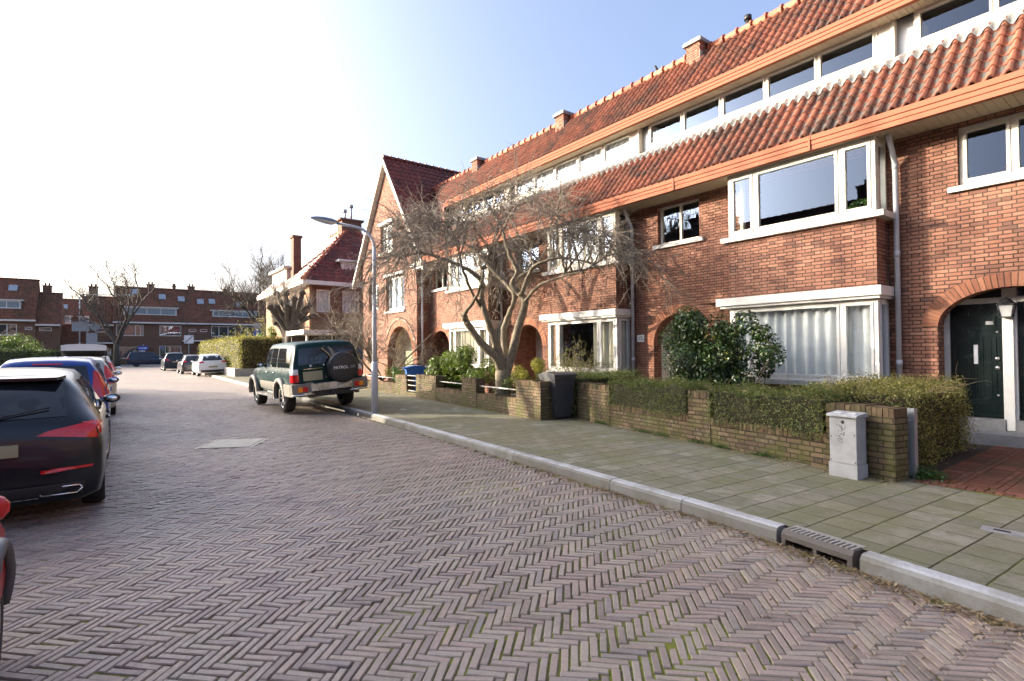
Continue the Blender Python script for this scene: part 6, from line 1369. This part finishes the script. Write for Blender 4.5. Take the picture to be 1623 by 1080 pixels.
make_car('parked_car', 'black sport utility vehicle standing sideways at the end of the street', 'car', (1.15, 77.6, 0), R(-90), JEEP, M['p_navy'], 2.9, .95, .38, [[(.5, 1.2), (1.2, 1.19), (1.2, 1.62), (.62, 1.60)], [(1.26, 1.19), (2.05, 1.18), (2.05, 1.63), (1.26, 1.62)], [(2.11, 1.18), (3.0, 1.16), (2.65, 1.56), (2.11, 1.62)]], [(-.62, 1.22), (.62, 1.22), (.56, 1.6), (-.56, 1.6)], [('r', 'red', [(.6, .95), (.88, .95), (.82, 1.12), (.6, 1.12)]), ('s', 'red', [(.08, .95), (.3, .98), (.28, 1.1), (.12, 1.12)])], None, dark_rim=True, handles=[(1.4, 1.56, 1.02, 1.02), (2.3, 2.46, 1.02, 1.02)], mirror=(2.9, 1.2), lower=None)

# ---- the off roader with spare wheel
PAT = [(0, .55, .78, .8, .76, .86, .70), (.02, .50, .86, 1.06, .85, 1.12, .76), (.05, .48, .90, 1.12, .88, 1.30, .78), (.12, .46, .915, 1.14, .895, 1.60, .765), (.20, .46, .92, 1.14, .90, 1.74, .75), (.34, .46, .92, 1.14, .90, 1.80, .745), (.8, .46, .92, 1.14, .90, 1.825, .75), (1.7, .46, .92, 1.13, .90, 1.83, .75), (2.6, .46, .92, 1.13, .90, 1.79, .745), (3.0, .46, .92, 1.13, .895, 1.50, .74), (3.22, .46, .92, 1.12, .89, 1.22, .76), (3.6, .46, .92, 1.10, .88, 1.16, .78), (4.4, .47, .90, 1.06, .85, 1.12, .76), (4.75, .50, .86, .9, .80, .98, .70), (4.85, .55, .72, .75, .66, .8, .5)]
def patx(T, bo, C, sd, rr_, ff):
    # cladding
    g_ = MB(); quadpatch(g_, lambda u, v: sd(1, .012)(u, v), [(1.62, .50), (3.35, .50), (3.35, .80), (1.62, .80)], 12, 3); g_.build('lower_cladding', 'p_taupe', bo)
    g_ = MB(); quadpatch(g_, lambda u, v: sd(-1, .012)(u, v), [(1.62, .50), (3.35, .50), (3.35, .80), (1.62, .80)], 12, 3); g_.build('lower_cladding', 'p_taupe', bo)
    for yc in (1.12, 4.09):
        for sx in (1, -1):
            f = MB(); A = []; 
            for i in range(19):
                a = math.pi*(1.06*i/18-.03); ro, ri = .56, .44
                A.append([f.add((sx*.90, yc+math.cos(a)*ro, .40+math.sin(a)*ro*.98)), f.add((sx*1.0, yc+math.cos(a)*(ro-.03), .40+math.sin(a)*(ro-.03)*.98)), f.add((sx*1.005, yc+math.cos(a)*ri, .40+math.sin(a)*ri*.98)), f.add((sx*.88, yc+math.cos(a)*ri, .40+math.sin(a)*ri*.98))])
            for p, q_ in zip(A, A[1:]):
                for k in range(4): f.idx((p[k], p[(k+1) % 4], q_[(k+1) % 4], q_[k]), 0, 0, True)
            f.idx(A[0]); f.idx(A[-1][::-1]); f.build('flared_wheel_arch', 'p_taupe', bo)
            if yc < 2: u = MB(); u.box((sx*.90, .08, .50), (sx*.985, yc-.50, .80)); u.build('quarter_cladding', 'p_taupe', bo)
    for sx in (1, -1):
        r_ = MB(); r_.box((sx*.84, 1.72, .40), (sx*1.02, 3.42, .46)); r_.build('running_board', 'metal', bo)
        b = MB(); P_ = [(sx*.52, -.13), (sx*.97, -.10), (sx*1.0, .05), (sx*1.0, .42), (sx*.9, .42), (sx*.9, .05), (sx*.52, .02)]; b.prism(P_, .50, .80, 'z'); b.build('bumper_corner', 'p_taupe', bo)
        l = MB(); l.box((sx*.60, -.142, .60), (sx*.72, -.11, .72)); l.build('fog_lamp', 'red', bo); l = MB(); l.box((sx*.725, -.138, .60), (sx*.84, -.09, .72)); l.build('indicator', 'amber', bo)
    b = MB(); b.box((-.52, -.16, .60), (.52, .03, .78)); b.build('bumper_step', 'rim', bo)
    b = MB(); b.box((-.56, -.08, .44), (.56, .05, .58)); b.tube([(0, -.05, .47), (0, -.22, .47), (0, -.22, .56)], .03, 8); b.lathe([(.0, .0), (.035, .01), (.035, .04), (0, .05)], 10, (0, -.22, .56)); b.build('tow_bar', 'black', bo)
    b = MB(); b.box((-.72, -.03, .545), (-.50, -.15, .57)); b.tube([(-.98, -.12, .53), (-.45, -.17, .53)], .018, 6); b.tube([(.98, -.12, .53), (.45, -.17, .53)], .018, 6); b.build('bumper_rail', 'chrome', bo)
    # spare wheel with cover
    sw = MB(); sx_, sz = .30, 1.13; sw.lathe([(0, -.19), (.30, -.19), (.375, -.17), (.40, -.12), (.40, .0), (.36, .05), (0, .05)], 36, (0, 0, 0), 'y'); o = sw.build('spare_wheel_cover', plain('black_vinyl_cover', (.02, .02, .022), .45), bo, (sx_, -.10, sz))
    text(o, 'PATROL', .105, (-.085, -.192, .0), '-y', 'lettering', 'lettering'); text(o, 'GR', .105, (.225, -.192, .0), '-y', 'signgrey', 'lettering')
    # rear doors split, plate recess, badges
    g_ = MB(); g_.box((-.70, -.012, .82), (-.11, .02, 1.13)); g_.build('plate_recess', M['p_green'], bo); g_ = MB(); g_.box((-.66, -.03, .86), (-.18, -.008, 1.09)); g_.build('number_plate', 'plate', bo)
    g_ = MB(); g_.box((-.64, -.028, 1.14), (-.16, -.0, 1.165)); g_.box((-.10, -.02, .88), (-.085, .03, 1.2)); g_.build('chrome_trim', 'chrome', bo)
    g_ = MB(); g_.lathe([(0, -.02), (.03, -.015), (.03, .02)], 14, (-.45, 0.0, 1.225), 'y'); g_.lathe([(0, -.02), (.022, -.015), (.02, .02)], 12, (-.12, 0.0, 1.225), 'y'); g_.build('tailgate_badge', 'chrome', bo)
    text(bo, '3.0 Di', .07, (-.52, -.02, .795), '-y', 'metal', 'lettering')
    # air hose trim over the window and door seam, roof seam
    w_ = MB(); w_.tube([rr_(.03)(-.12, 1.65), rr_(.05)(-.06, 1.56), rr_(.05)(.02, 1.48), rr_(.05)(.07, 1.38), rr_(.05)(.10, 1.28)], .016, 6); w_.build('pale_cable', 'drystem', bo)
    s_ = MB(); s_.tube([rr_(.012)(-.05, .86), rr_(.012)(-.05, 1.2), rr_(.012)(-.05, 1.72)], .010, 5); s_.build('door_seam', 'black', bo)
def patlamp(): return [('s', 'red', [(.03, .84), (.20, .84), (.20, 1.02), (.03, 1.02)]), ('s', 'lampwhite', [(.03, 1.03), (.20, 1.03), (.20, 1.16), (.04, 1.16)]), ('r', 'red', [(.76, .84), (.89, .84), (.89, 1.02), (.76, 1.02)]), ('r', 'lampwhite', [(.77, 1.03), (.895, 1.03), (.885, 1.16), (.77, 1.16)]), ('f', 'lampwhite', [(.45, .8), (.78, .8), (.78, .95), (.45, .95)])]
make_car('off_road_car', 'dark green off road car with spare wheel on its back, half on the pavement', 'off road car', (4.50, 13.75, .075), R(1.0), PAT, M['p_green'], 2.97, 1.12, .385, [[(.32, 1.20), (1.50, 1.20), (1.50, 1.70), (.40, 1.69)], [(1.58, 1.20), (2.18, 1.20), (2.18, 1.71), (1.58, 1.70)], [(2.24, 1.20), (3.02, 1.18), (2.72, 1.66), (2.24, 1.71)]], [(-.74, 1.26), (.74, 1.26), (.69, 1.68), (-.69, 1.68)], patlamp(), RG, plate=None, handles=[(1.66, 1.82, 1.06, 1.06), (2.4, 2.56, 1.06, 1.06)], mirror=(2.9, 1.25), extra=patx, glass='cglass', roll=R(-4.0), spokes=8, zmid=.75, ww=.25, trim='chrome', wiper=False, lower=None)
# ------------------------------------------------------------ garden walls, cabinet, poles, bins, signs
def soldier(mb, p0, p1, w0, w1, z0, h, q):
    """upright coping bricks from p0 to p1, between offsets w0..w1 from the front"""
    d = Vector((p1[0]-p0[0], p1[1]-p0[1], 0)); L = d.length; d.normalize(); n = Vector((-d.y, d.x, 0)); k = int(L/.058)
    for i in range(k):
        s = (i+.5)*L/k; c = Vector((p0[0], p0[1], 0)) + d*s + n*((w0+w1)/2); zz = h+q.gauss(0, .006); m_ = Matrix.Rotation(math.atan2(d.y, d.x)+q.gauss(0, .02), 4, 'Z') @ Matrix.Rotation(q.gauss(0, .03), 4, 'Y')
        mb.obox((c.x, c.y, z0+zz/2), L/k-.008, abs(w1-w0)+q.gauss(0, .004), zz, 0, 0, q.random(), m_)
M['coping'] = attr_mat('coping_brick', [(0, (.07, .05, .035)), (.35, (.14, .09, .055)), (.7, (.20, .13, .075)), (1, (.24, .17, .10))], .9, 50, .4, dirt=(.06, .07, .025), dscale=3, damt=.7, bump=.8)
def gwall(label, P0, P1, segs, th=.22, tail=None):
    """front face from P0 to P1 (towards the camera); segs = (s0, s1, top)"""
    q = random.Random(9); T = thing('garden_wall', label, 'wall', (P0[0], P0[1], .1), 0, 'low brick garden walls'); d = Vector((P1[0]-P0[0], P1[1]-P0[1], 0)).normalized(); n = Vector((-d.y, d.x, 0))
    # uv along the wall
    W = MB(); cp = MB()
    def blk(s0, s1, o0, o1, z0, z1, m=0):
        def P(s, o, z): v = d*s + n*o; return (v.x, v.y, z)
        W.face([P(s0, o0, z0), P(s1, o0, z0), P(s1, o0, z1), P(s0, o0, z1)], m, 0, [(s0, z0), (s1, z0), (s1, z1), (s0, z1)])
        W.face([P(s0, o1, z0), P(s0, o1, z1), P(s1, o1, z1), P(s1, o1, z0)], m, 0, [(s0, z0), (s0, z1), (s1, z1), (s1, z0)])
        W.face([P(s0, o0, z0), P(s0, o0, z1), P(s0, o1, z1), P(s0, o1, z0)], m, 0, [(o0, z0), (o0, z1), (o1, z1), (o1, z0)])
        W.face([P(s1, o0, z0), P(s1, o1, z0), P(s1, o1, z1), P(s1, o0, z1)], m, 0, [(o0, z0), (o1, z0), (o1, z1), (o0, z1)])
        W.face([P(s0, o0, z1), P(s1, o0, z1), P(s1, o1, z1), P(s0, o1, z1)], m, 0, [(s0, o0), (s1, o0), (s1, o1), (s0, o1)])
    for s0, s1, top in segs:
        pier = top > .7; o0 = 0 if not pier else -.012; o1 = th if not pier else th+.03
        blk(s0, s1, o0, o1, 0, top-.1-.1)
        a = d*s0; b = d*s1; soldier(cp, (a.x, a.y), (b.x, b.y), o0-.006, o1+.004, top-.1-.1, .105, q)
    if tail:
        s0, L_, top = tail; blk(s0-.22, s0, th, L_, 0, top-.2); a = d*(s0-.01)+n*th; b = d*(s0-.01)+n*L_; soldier(cp, (a.x, a.y), (b.x, b.y), -.0, .21, top-.2, .105, q)
    o = W.build('wall_face', 'brick_garden', T); cp.build('coping_bricks', 'coping', o); return T, d, n
A_ = wp(0); B_ = wp(5.5)
w1, d1, n1_ = gwall('low mossy brick wall with hedges growing over it behind the grey cabinet', A_, B_, [(0, 1.12, .90), (1.12, 3.2, .54), (3.2, 3.66, .94), (3.66, 5.5, .54), (5.5, 6.28, .93)])
P0 = (7.80, 15.55); P1 = (7.26, 8.66); LL_ = math.dist(P0, P1)
w2, d2, n2_ = gwall('low brick wall with iron rails between its piers under the umbrella tree', P0, P1, [(0, 1.55, .86), (1.55, 3.25, .52), (3.25, 4.05, .88), (4.05, 5.95, .52), (5.95, LL_, .94)], tail=(LL_, .75, .94))
w3, d3, n3_ = gwall('low sunlit brick wall with one rail beyond the garden gate', (7.95, 21.5), (7.85, 16.35), [(0, 2.6, .48), (2.6, 3.1, .5), (3.1, 4.25, .5), (4.25, 5.15, .80)])
def rail(parent, P0, d, s0, s1, z, name='iron_rail', off=.10):
    a = Vector(d)*s0; b = Vector(d)*s1; n = Vector((-d.y, d.x, 0))*off; r = MB(); r.tube([(a.x+n.x, a.y+n.y, z), (b.x+n.x, b.y+n.y, z)], .018, 6); r.build(name, 'metalrail', parent)
M['metalrail'] = plain('pale_painted_rail', (.52, .50, .45), .5, metal=.2, var=.15)
rail(w2, P0, d2, 1.5, 3.3, .60); rail(w2, P0, d2, 4.0, 6.0, .60); rail(w3, P0, d3, 0, 4.3, .56)
gt = thing('garden_gate', 'low iron bar gate between two brick piers', 'gate', (7.83, 15.6, .12)); 
for z in (.18, .36, .52, .68): b_ = MB(); b_.tube([(0.05, 0, z), (.06, .75, z)], .014, 6); b_.build('gate_bar', 'metalrail', gt)
b_ = MB(); b_.box((0, -.01, 0), (.10, .75, .14)); b_.build('gate_step', 'brick_garden', gt)
# utility cabinet
cb = thing('utility_cabinet', 'weathered light grey utility cabinet standing against the garden wall', 'cabinet', (6.86, 2.62, .118), R(-8))
c_ = MB(); c_.box((-.11, -.16, .0), (.11, .16, .16)); c_.build('cabinet_base', 'cabinet', cb)
c_ = MB(); c_.box((-.10, -.15, .165), (.10, .15, .70)); body = c_.build('cabinet_body', 'cabinet', cb)
c_ = MB(); P_ = [(-.13, .70), (-.13, .715), (-.11, .73), (.10, .75), (.12, .735), (.12, .70)]; c_.prism(P_, -.17, .17, 'y'); top = c_.build('cabinet_lid', 'cabinet', cb)
c_ = MB()
c_.box((-.07, -.12, .7365), (-.01, -.04, .7445)); c_.box((-.07, .03, .7365), (-.01, .12, .7445)); c_.build('lid_sticker', 'signwhite', top)
c_ = MB(); c_.lathe([(0, -.006), (.018, -.006), (.02, .002)], 12, (-.10, 0.0, .64), 'x'); c_.build('cabinet_lock', 'black', body)
tq = NT('grey_stain'); Pq = tq.obj(); tq.set(base=(.17, .165, .16), rough=.8)
c_ = MB(); q = random.Random(2)
for i in range(46): z = q.uniform(.40, .61); y = .015+q.gauss(0, .016)*(1.4-abs(z-.5)); r_ = q.uniform(.004, .011); c_.lathe([(0, -.0008), (r_, -.0006)], 7, (-.1003, y, z), 'x', sm=False)
c_.build('dirt_stain', tq.mat, body)
for y, z in ((-.13, .50), (.13, .46), (.135, .19), (-.135, .19)): c_ = MB(); c_.lathe([(0, -.004), (.007, -.003), (.007, .001)], 8, (-.10, y, z), 'x'); c_.build('cabinet_screw', 'black', body)
# white post at the path
po = thing('gate_post', 'grey steel angle post at the end of the garden wall beside the path', 'post', (7.36, 2.13, .12), R(-8))
c_ = MB(); c_.box((-.04, -.035, 0), (-.032, .035, .80)); c_.box((-.032, -.035, 0), (.03, -.027, .80)); c_.build('angle_profile', 'zinc', po)
c_ = MB(); 
for z in (.66, .74): c_.lathe([(0, -.008), (.008, -.006), (.008, .0)], 8, (-.04, 0.01, z), 'x')
c_.build('post_bolt', 'metal', po)
# street lamp
def street_lamp(label, x, y, h, arm, ang, tilt, group='street lamps', scale=1.):
    T = thing('street_lamp', label, 'street lamp', (x, y, .1), 0, group); ca_, sa_ = math.cos(ang), math.sin(ang)
    p = MB(); p.tube([(0, 0, 0), (0, 0, .02)], .10, 14); p.tube([(0, 0, 0), (0, 0, 1.22), (0, 0, 1.26)], [.082*scale, .082*scale, .058*scale], 16); p.tube([(0, 0, 1.2), (0, 0, 2.9)], .055*scale, 14); p.tube([(0, 0, 2.85), (0, 0, h-.55)], .043*scale, 12); 
    o = p.build('pole', 'lamp_pole', T)
    a = MB(); pts = [Vector((0, 0, h-.6))]
    for i in range(9):
        t_ = (i/8)*math.pi/2*.9; rr2 = .5; pts.append(Vector((ca_*(rr2-rr2*math.cos(t_)), sa_*(rr2-rr2*math.cos(t_)), h-.55+rr2*math.sin(t_))))
    e = pts[-1] + Vector((ca_*(arm-.5), sa_*(arm-.5), (arm-.5)*tilt)); pts.append(e); a.tube(pts, .032*scale, 10); a.build('arm', 'lamp_pole', T)
    hd = MB(); dirv = Vector((ca_, sa_, tilt)).normalized(); sv = Vector((-sa_, ca_, 0)); uu = dirv.cross(sv); uu = -uu if uu.z < 0 else uu
    prof = [(a_*scale, b_*scale, c_*scale) for a_, b_, c_ in [(0, .035, .03), (.06, .07, .06), (.16, .10, .085), (.34, .115, .085), (.52, .09, .06), (.64, .03, .025)]]; rings = []; g_ = MB(); gr_ = []
    for s, w_, hh in prof:
        c0 = e + dirv*(s-.04)
        rings.append([hd.add(c0 + sv*(w_*math.cos(k*math.pi/8)) + uu*(hh*math.sin(k*math.pi/8))) for k in range(9)])
        gr_.append([g_.add(c0 + sv*(w_*.93*math.cos(k*math.pi/8)) - uu*(hh*.85*math.sin(k*math.pi/8)*(1 if s > .1 else .3))) for k in range(9)])
    for A, B in zip(rings, rings[1:]):
        for k in range(8): hd.idx((A[k], A[k+1], B[k+1], B[k]), 0, 0, True)
        hd.idx((A[8], A[0], B[0], B[8]), 0)
    l = hd.build('lamp_head', 'lamp_head', T)
    for A, B in zip(gr_, gr_[1:]):
        for k in range(8): g_.idx((A[k], B[k], B[k+1], A[k+1]), 0, 0, True)
    g_.build('lamp_cover', 'lamp_cover', l); return T
M['lamp_pole'] = plain('grey_painted_pole', (.48, .49, .52), .5, var=.06, grime=.1); M['lamp_head'] = plain('grey_lamp_housing', (.17, .20, .27), .5); M['lamp_cover'] = plain('clear_lamp_cover', (.72, .72, .70), .15, coat=1)
street_lamp('grey street lamp with a curved arm on the right pavement, nearest lamp', 5.12, 12.45, 4.62, .95, R(158), .17)
street_lamp('grey street lamp over the left pavement at the far crossing', -3.45, 85.4, 9.0, 4.6, R(0), .03, scale=1.7)
# wheelie bins
def wheelie(name, label, loc, rz, body, lid, H=1.0, group='wheelie bins'):
    T = thing(name, label, 'bin', loc, rz, group); b = MB(); w0, w1, d0, d1 = .20, .27, .22, .33
    def rg(z, w_, d_): r_ = .05; return [(-w_, -d_, z), (w_, -d_, z), (w_, d_, z), (-w_, d_, z)]
    A = [b.add(p) for p in rg(.05, w0, d0)]; B = [b.add(p) for p in rg(H-.12, w1-.015, d1-.02)]; b.idx(A[::-1], 0)
    for e in range(4): b.idx((A[e], A[(e+1) % 4], B[(e+1) % 4], B[e]), 0)
    b.box((-w1, -d1, H-.12), (w1, d1, H-.05)); b.build('bin_body', body, T)
    l = MB(); n = 8; pr = None
    for i in range(n+1):
        t_ = i/n; y = -d1-.03+(2*d1+.05)*t_; z = H-.05+.07*math.sin(math.pi*min(1, t_*.9+.1)); cur = (l.add((-w1-.02, y, z)), l.add((w1+.02, y, z)), l.add((w1+.02, y, H-.065)), l.add((-w1-.02, y, H-.065)))
        if pr:
            for k in range(4): l.idx((pr[k], pr[(k+1) % 4], cur[(k+1) % 4], cur[k]), 0)
        else: l.idx(cur)
        pr = cur
    l.idx(pr[::-1]); o = l.build('bin_lid', lid, T); h = MB(); h.tube([(-w1+.03, d1+.06, H-.06), (w1-.03, d1+.06, H-.06)], .016, 8)
    for sx in (-1, 1): h.box((sx*(w1-.05)-.012, d1-.01, H-.09), (sx*(w1-.05)+.012, d1+.07, H-.04))
    h.build('bin_handle', body, T)
    for sx in (-1, 1): w_ = MB(); w_.lathe([(.0, -.02), (.09, -.02), (.1, -.012), (.1, .012), (.09, .02), (0, .02)], 18, (sx*(w0+.03), d0+.04, .1), 'x'); w_.build('bin_wheel', 'black', T)
    return T
wheelie('wheelie_bin', 'tall anthracite wheelie bin standing behind the wall pier by the garden opening', (7.78, 8.72, .12), R(-10), 'binblk', 'binblk', 1.0)
wheelie('wheelie_bin', 'blue lidded wheelie bin behind the pier left of the garden gate', (8.25, 16.55, .12), R(70), 'binblue', 'binblue', .98)
wheelie('wheelie_bin', 'anthracite wheelie bin between the garden gate and the rhododendron', (8.40, 15.15, .12), R(80), 'binblk', 'binblk', 1.06)
# signs
def sign_post(name, label, loc, h, plates, r=.035, rz=0., cat='sign', post='signgrey'):
    T = thing(name, label, cat, loc, rz); p = MB(); p.tube([(0, 0, 0), (0, 0, h)], r, 8); p.build('sign_post', post, T)
    for (x0, x1, z0, z1, m_, extra) in plates:
        b = MB(); b.box((x0, -.05, z0), (x1, -.035, z1)); o = b.build('sign_plate', m_, T)
        if extra: extra(o, x0, x1, z0, z1)
    return T
def p_sign(o, x0, x1, z0, z1):
    fr = MB()
    for a, b in (((x0, z0), (x1, z0+.015)), ((x0, z1-.015), (x1, z1)), ((x0, z0+.015), (x0+.015, z1-.015)), ((x1-.015, z0+.015), (x1, z1-.015))): fr.box((a[0], -.054, a[1]), (b[0], -.0505, b[1]))
    fr.build('sign_border', 'signwhite', o); text(o, 'P', .42, ((x0+x1)/2, -.053, z1-.24), '-y', 'signwhite', 'letter_p')
    w_ = MB(); cx, cz = (x0+x1)/2, z0+.2
    w_.tube([(cx-.02, -.055, cz+.12), (cx-.02, -.055, cz), (cx+.07, -.055, cz), (cx+.10, -.055, cz-.09)], .014, 6)
    w_.tube([(cx-.02+.085*math.cos(a), -.055, cz-.05+.085*math.sin(a)) for a in [2*math.pi*i/14+2.2 for i in range(12)]], .011, 5); w_.lathe([(0, -.004), (.028, -.004)], 10, (cx-.02, -.052, cz+.15), 'y'); w_.build('wheelchair_symbol', 'signwhite', o)
def small_txt(o, x0, x1, z0, z1):
    for i in range(2): b = MB(); b.box((x0+.05, -.053, z0+.06+i*.11), (x1-.05, -.0505, z0+.10+i*.11)); b.build('worn_text_line', 'signblue', o)
sign_post('parking_sign', 'blue disabled parking sign on a thin post by the far pavement', (8.15, 41.0, .1), 3.6, [(-.24, .24, 2.3, 3.05, 'signblue', p_sign), (-.22, .22, 1.85, 2.25, 'signwhite', small_txt), (-.2, .2, 3.15, 3.6, 'signgrey', None)], rz=R(-10))
def slash(o, x0, x1, z0, z1):
    b = MB(); b.face([(x0+.08, -.053, z0+.10), (x0+.16, -.053, z0+.06), (x1-.08, -.053, z1-.12), (x1-.15, -.053, z1-.07)]); b.build('diagonal_bar', 'black', o)
sign_post('zone_sign', 'white square end of zone sign with a dark diagonal bar', (7.35, 76.0, 0), 3.9, [(-.5, .5, 2.75, 3.75, 'signwhite', slash)])
def arrow(o, x0, x1, z0, z1):
    cz = (z0+z1)/2; b = MB(); b.face([(x0+.1, -.053, cz-.05), (x1-.35, -.053, cz-.05), (x1-.35, -.053, cz+.05), (x0+.1, -.053, cz+.05)]); b.face([(x1-.35, -.053, cz-.15), (x1-.08, -.053, cz), (x1-.35, -.053, cz+.15)]); b.build('arrow', 'signwhite', o)
sign_post('one_way_sign', 'blue one way sign in front of the far row houses', (3.1, 85.4, .1), 2.7, [(-.6, .5, 1.9, 2.45, 'signblue', arrow)])
def disc(o, x0, x1, z0, z1):
    pass
TS = thing('traffic_sign', 'grey backs of several road signs on one post under the far lamp', 'sign', (-2.7, 85.0, .1)); p = MB(); p.tube([(0, 0, 0), (0, 0, 5.5)], .05, 8); p.build('sign_post', 'signgrey', TS)
p = MB(); p.box((-1.5, -.06, 4.3), (.2, -.03, 5.5)); p.build('sign_plate', 'signgrey', TS); p = MB(); p.lathe([(0, -.04), (.52, -.04), (.52, -.02), (0, -.02)], 24, (.78, -.02, 4.9), 'y', sm=False); p.build('round_sign', 'signgrey', TS); p = MB(); p.box((-.1, -.07, 2.6), (1.0, -.055, 4.1)); p.build('sign_plate', 'signgrey', TS)
# dark number plate by the third arch
n_ = MB(); n_.box((-.02, 5.36, 1.55), (-.002, 5.50, 1.95)); n2p = n_.build('number_plate', 'black', hD)
text(n2p, '8', .15, (-.022, 5.43, 1.66), '-x', 'signwhite', 'house_number')
# hanging dry vines beside the bay
vn = thing('hanging_vine', 'dry vine strands hanging on the wall between the bay and the downpipe', 'vine', (10.66, 3.34, 2.6)); v_ = MB(); q = random.Random(6)
for i in range(26): twig(v_, Vector((q.uniform(-.03, .03), q.uniform(-.05, .1), q.uniform(-.1, .5))), Vector((q.uniform(-.2, .2), q.uniform(-.3, .3), -1)), q.uniform(.15, .55), .004, q, 3, .3, .3, 4)
v_.build('stems', 'bark', vn); v_ = MB()
for i in range(110): leaf(v_, Vector((q.gauss(0, .05)-.02, q.gauss(.03, .08), q.uniform(-.6, .6))), q.uniform(.015, .035), q, .6)
v_.build('foliage', 'privet_y', vn)
hp = thing('window_plant', 'green pot plant behind the upper bay window', 'plant', (10.50, 3.70, 3.9)); v_ = MB(); v_.lathe([(0, 0), (.07, 0), (.09, .1), (.0, .1)], 12); v_.build('pot', 'white', hp); v_ = MB()
for i in range(260): d_ = rvec(q); leaf(v_, Vector((d_.x*.13, d_.y*.2, .2+d_.z*.12)), .05, q, .6)
v_.build('foliage', 'weed', hp)
